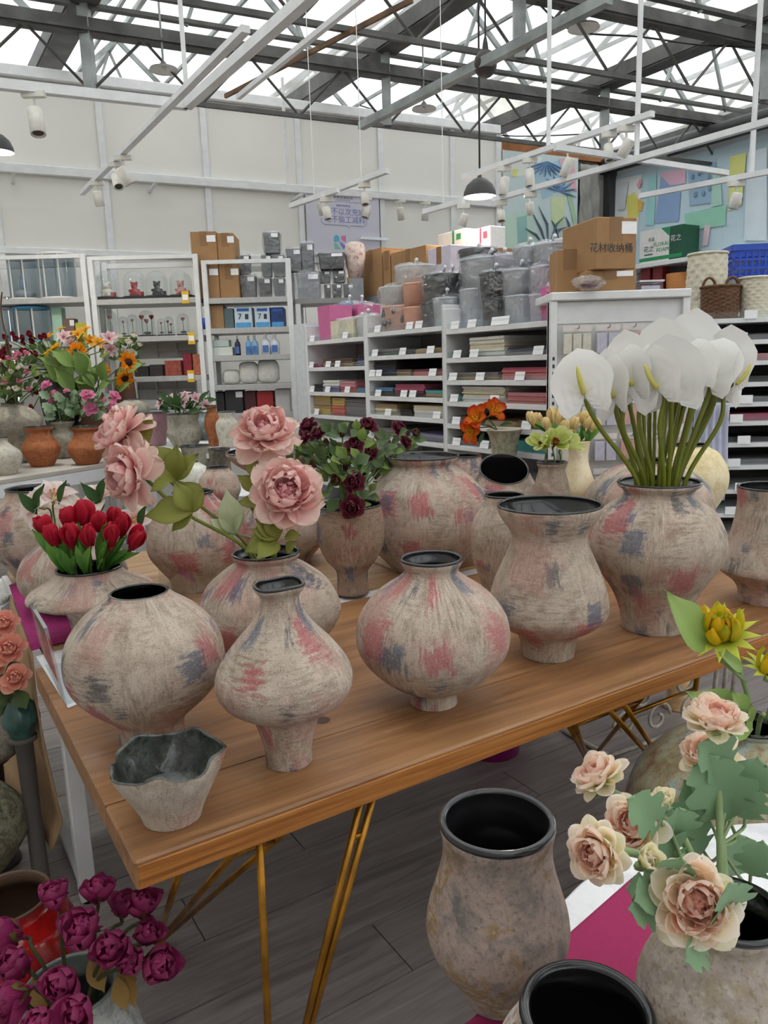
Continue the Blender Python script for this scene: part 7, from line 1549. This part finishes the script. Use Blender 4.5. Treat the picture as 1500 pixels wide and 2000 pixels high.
def spot(px, py, ln, hw, z, aim, label, adapter=True):
    """track spotlight hung under the nearest track: adapter, swivel and cylinder"""
    best = None
    for P in TRK:
        for a, b in zip(P[:-1], P[1:]):
            for k in range(201):
                q = a.lerp(b, k/200)
                if q.y < .5: continue
                x, y = proj(q); e = abs(x-px)*2+abs(y-(py-ln*.75-8))
                if best is None or e < best[0]: best = (e, q)
    tp = best[1]+Vector((0, 0, -.017)); d = depth(tp); L = ln*d/F; r = hw*d/F; a = Vector(aim).normalized()
    T = thing('track_spotlight', label, 'spotlight', tp, 0, 'white track spotlights')
    c = Vector((0, 0, -(L*.62+r*.8+.03)))
    q = axis_rot(-a)
    b = MB().lathe([(0, -L*.42), (r*.72, -L*.42), (r*.8, -L*.44), (r*.92, -L*.5), (r, -L*.49), (r, L*.42), (r*.85, L*.5), (0, L*.5)], 18).build('housing', CREAMW, T, True); place(b, T, c, q)
    l = MB().lathe([(0, -L*.435), (r*.72, -L*.435)], 18).build('lens', LENS, T, True); place(l, T, c, q)
    MB().tube([c-a*L*.1, Vector((0, 0, -.02))], .006, 6).build('swivel', CREAMW, T)
    box('adapter', -r*1.5, r*1.5, -.018, .018, -.03, 0, CREAMW, T)
    return T
sl_ = [(65, 236, 52, 15, 2.72, (.15, -.25, -1), 'large cream track spotlight hanging at the upper left'), (226, 352, 30, 10, 2.72, (.3, -.5, -.9), 'white track spotlight in a pair near the wall, left'), (240, 344, 34, 11, 2.75, (.5, .2, -.9), 'white track spotlight in a pair near the wall, right'), (189, 388, 28, 9, 2.68, (.1, .2, -1), 'white track spotlight at the lower end of the left track'),
        (627, 400, 24, 8, 2.4, (.2, .3, -1), 'white track spotlight before the poster, left of a pair'), (637, 406, 24, 8, 2.38, (.2, -.2, -1), 'white track spotlight before the poster, right of a pair'), (711, 376, 24, 8, 2.45, (.05, -.3, -1), 'white track spotlight at the right of the poster, upper'), (714, 404, 24, 8, 2.4, (-.3, -.2, -1), 'white track spotlight at the right of the poster, lower'),
        (783, 408, 24, 7, 2.42, (.1, .3, -1), 'white track spotlight right of the poster under the wall track'), (831, 408, 22, 7, 2.4, (-.1, .3, -1), 'white track spotlight on the short bracket, left'), (905, 414, 24, 8, 2.38, (-.3, .2, -1), 'white track spotlight on the short bracket, right'),
        (985, 352, 34, 9, 2.55, (-.15, -.1, -1), 'white track spotlight right of the pendant lamp'), (1035, 336, 34, 9, 2.58, (.0, -.2, -1), 'white track spotlight in front of the painted fronds'), (1108, 318, 36, 10, 2.6, (-.35, .2, -.9), 'white track spotlight before the pink painted leaf'), (1191, 288, 34, 9, 2.62, (.05, -.3, -1), 'white track spotlight in the right pair, left'), (1224, 276, 34, 11, 2.64, (-.45, .3, -.9), 'white track spotlight in the right pair, right'),
        (1035, 392, 24, 8, 2.35, (.2, .2, -1), 'white track spotlight below the long right track'), (979, 404, 22, 8, 2.35, (.0, -.3, -1), 'white track spotlight just right of the pendant shade'), (1439, 376, 30, 10, 2.35, (-.2, .2, -1), 'white track spotlight in front of the yellow mural patch')]
for s in sl_: spot(*s)
DKSH = plain('#3d3b3a', .45, .2, 'dark_shade'); BULB = plain('#fff4e2', .5, 0, 'lit_diffuser', 0, 5, 0, 5.0)
def pendant(px, py, hw, h, D, label, lit=True, top=4.2, mat=DKSH):
    c = ond(px, py, D); d = depth(c); r = hw*d/F; H = h*d/F; T = thing('pendant_lamp', label, 'lamp', c, 0, 'pendant lamps')
    MB().lathe([(r, 0), (r*.97, H*.25), (r*.8, H*.6), (r*.45, H*.88), (r*.14, H), (r*.12, H*1.15), (.006, H*1.3)], 28).build('shade', mat, T, True); MB().lathe([(r*.985, .002), (r*.93, H*.25), (r*.76, H*.58), (r*.4, H*.84), (0, H*.9)], 28).build('white_lining', plain('#eeeae2', .5, 0, 'white_enamel'), T, True)
    MB().lathe([(0, .004), (r*.93, .004), (r*.9, H*.12), (0, H*.12)], 28).build('diffuser', BULB if lit else WHT, T, True); MB().tube([(0, 0, H*1.25), (0, 0, top-c.z)], .008, 6).build('cable', BLACKM, T)
    if lit:
        li = bpy.data.lights.new('pendant_light', 'AREA'); li.shape = 'DISK'; li.size = r*1.7; li.energy = 8; li.color = (1, .93, .82); lo = bpy.data.objects.new('pendant_light', li); COL.objects.link(lo); lo.parent = T; lo.location = (0, 0, -.006)
    return T
pendant(937, 385, 32, 36, 6.2, 'dark dome pendant lamp, lit, hanging right of the wall'); pendant(-4, 298, 30, 36, 5.2, 'lit dome pendant lamp cut by the left edge')
T = thing('speaker_ball', 'round dark ball fixture hanging above the dome pendant', 'lamp', ond(948, 125, 5.6)); r = 21*5.6/F
MB().ball((0, 0, 0), r, 18, 12, (1, 1, 1.12)).build('ball', plain('#34302d', .5, 0, 'dark_ball'), T, True); MB().lathe([(r*.3, r*.98), (r*.22, r*1.6), (.008, r*2.1)], 12).build('neck', BLACKM, T, True); MB().tube([(0, 0, r*2), (0, 0, 4.6-T.location.z)], .007, 6).build('cable', BLACKM, T)
for px, py, hw, D, lab in ((320, 138, 28, 6.6, 'flat grey disc lamp hanging under the roof at the left'), (828, 214, 24, 7.6, 'flat grey disc lamp above the middle of the white wall'), (1140, 56, 31, 6.4, 'flat grey disc lamp at the upper right')):
    c = ond(px, py, D); r = hw*depth(c)/F; T = thing('disc_lamp', lab, 'lamp', c, 0, 'flat disc lamps under the roof'); MB().lathe([(r, 0), (r*.95, r*.12), (r*.3, r*.3), (r*.16, r*.55), (.01, r*.6)], 24).build('shade', plain('#6d6a66', .5, .2, 'grey_shade'), T, True); MB().lathe([(r*.99, .002), (r*.3, r*.25), (0, r*.28)], 24).build('lining', WHT, T, True); MB().ball((0, 0, r*.1), r*.15, 10, 6).build('bulb', WHT, T, True); MB().tube([(0, 0, r*.55), (0, 0, 4.5-c.z)], .009, 6).build('rod', STEEL, T)
# sagging cables under the roof
for i, (pts, lab) in enumerate((([(1050, 5), (1120, 60), (1250, 72), (1370, 88), (1480, 92)], 'black cable sagging under the upper right roof beam'), ([(700, 205), (820, 240), (980, 265), (1150, 262)], 'black cable along the wall top'), ([(0, 138), (170, 150), (330, 172)], 'black cable at the upper left along the wall top'))):
    P = [onz(x, y, 4.0 if i == 0 else 4.16) for x, y in pts]; T = thing('cable', lab, 'cable', P[0]); MB().tube(smoothpts([p-P[0] for p in P], 6), .008, 5).build('cord', BLACKM, T)
# ------------------------------------------------------------------ smaller things near the front
# clear acrylic sign holder at the table corner
T = thing('sign_holder', 'clear acrylic sign holder with a leaning price card at the table corner', 'sign', onz(128, 1378, .753)); A = onz(128, 1378, .753)
def rel(x, y, z): return onz(x, y, z)-A
b1, b2, b3, b4 = rel(128, 1378, .7535), rel(205, 1352, .7535), rel(165, 1290, .7535), rel(88, 1300, .7535)
def plate(name, q, th, mat):
    n = (q[1]-q[0]).cross(q[3]-q[0]).normalized()*th
    return finish(name, mesh(name, q+[p+n for p in q], [(0, 3, 2, 1), (4, 5, 6, 7), (0, 1, 5, 4), (1, 2, 6, 5), (2, 3, 7, 6), (3, 0, 4, 7)]), mat, T, False)
plate('base_plate', [b1, b2, b3, b4], .003, CLEAR); up = Vector((-.03, .02, .16)); plate('back_plate', [b1, b4, b4+up, b1+up], .003, CLEAR)
plate('price_card', [b1.lerp(b4, .15)+up*.25, b1.lerp(b4, .85)+up*.25, b1.lerp(b4, .85)+up*.95, b1.lerp(b4, .15)+up*.95], .0015, plain('#d98a86', .6, 0, 'coral_price_card', .3, 30)); plate('clip', [b1.lerp(b4, .2)+up*.85, b1.lerp(b4, .8)+up*.85, b1.lerp(b4, .8)+up*1.02, b1.lerp(b4, .2)+up*1.02], .008, plain('#8b8d92', .4, .3))
T = thing('acrylic_sign', 'clear acrylic sheet leaning between the disc vase and the hatched vase', 'sign', onz(325, 1185, .75)); A = T.location.copy()
plate('panel', [onz(312, 1140, .755)-A, onz(385, 1195, .755)-A, onz(385, 1195, .755)-A+Vector((0, .02, .10)), onz(312, 1140, .755)-A+Vector((0, .02, .12))], .003, CLEAR)
# magenta bucket under the table
c = onz(968, 1492, 0); T = thing('bucket', 'magenta plastic pail on the floor under the pine table', 'bucket', c+Vector((.0, .12, 0))); MB().lathe([(0, 0), (.11, 0), (.13, .24), (.12, .24), (.10, .012), (0, .012)], 28).build('body', plain('#8f1d6a', .35, 0, 'magenta_plastic'), T, True); MB().lathe([(.127, .225), (.136, .23), (.136, .242), (.125, .243)], 28).build('rim', plain('#8f1d6a', .35, 0, 'magenta_plastic'), T, True)
# white scrollwork stand under the right end
c = onz(1290, 1445, 0); T = thing('scroll_stand', 'distressed white wrought-iron scroll stand behind the floor vase', 'stand', c, .5); IRON = plain('#b9b2a4', .7, 0, 'distressed_white_iron', .25, 30)
def scroll(cx, cz, r, turns, s, y=0): return [Vector((cx+s*r*(1-.8*t/24)*math.cos(turns*6.283*t/24), y, cz+r*(1-.8*t/24)*math.sin(turns*6.283*t/24))) for t in range(25)]
for cx, cz, r, tn, s in ((-.10, .22, .08, 1.3, 1), (.12, .22, .08, 1.3, -1), (-.02, .10, .07, 1.2, 1), (.16, .09, .06, 1.3, 1), (-.2, .12, .06, 1.2, -1)): MB().tube(scroll(cx, cz, r, tn, s), .007, 6).build('scroll', IRON, T, True)
for x in (.30, .36, .42): MB().tube([(x, .0, 0), (x+.02, 0, .25), (x-.01, 0, .62)], .010, 6).build('post', IRON, T, True)
MB().tube([(-.28, 0, .01), (.45, 0, .01)], .009, 6).build('foot_bar', IRON, T, True); MB().tube([(-.28, 0, .01), (-.28, .25, .01)], .009, 6).build('foot_bar', IRON, T, True); MB().tube([(.45, 0, .01), (.45, .25, .01)], .009, 6).build('foot_bar', IRON, T, True)
# white cord bundle at the far left
T = thing('rope_mat', 'white ribbed woven mat at the left picture edge beside the felt', 'mat', onz(5, 1160, .70)); 
for k in range(12): MB().tube(smoothpts([(-.25, k*.022-.1, .0), (-.1, k*.022-.095, .012), (.05, k*.022-.105, .0)], 5), .011, 6).build('cord', WHT, T, True)
st_ = thing('side_stand', 'white shelf plate under the ribbed mat at the left edge', 'stand', onz(5, 1160, .70)); st_.location.z = 0; box('top', -.6, .06, -.14, .2, .665, .6885, WHITEM, st_); box('column', -.6, -.5, -.05, .05, 0, .665, WHITEM, st_)
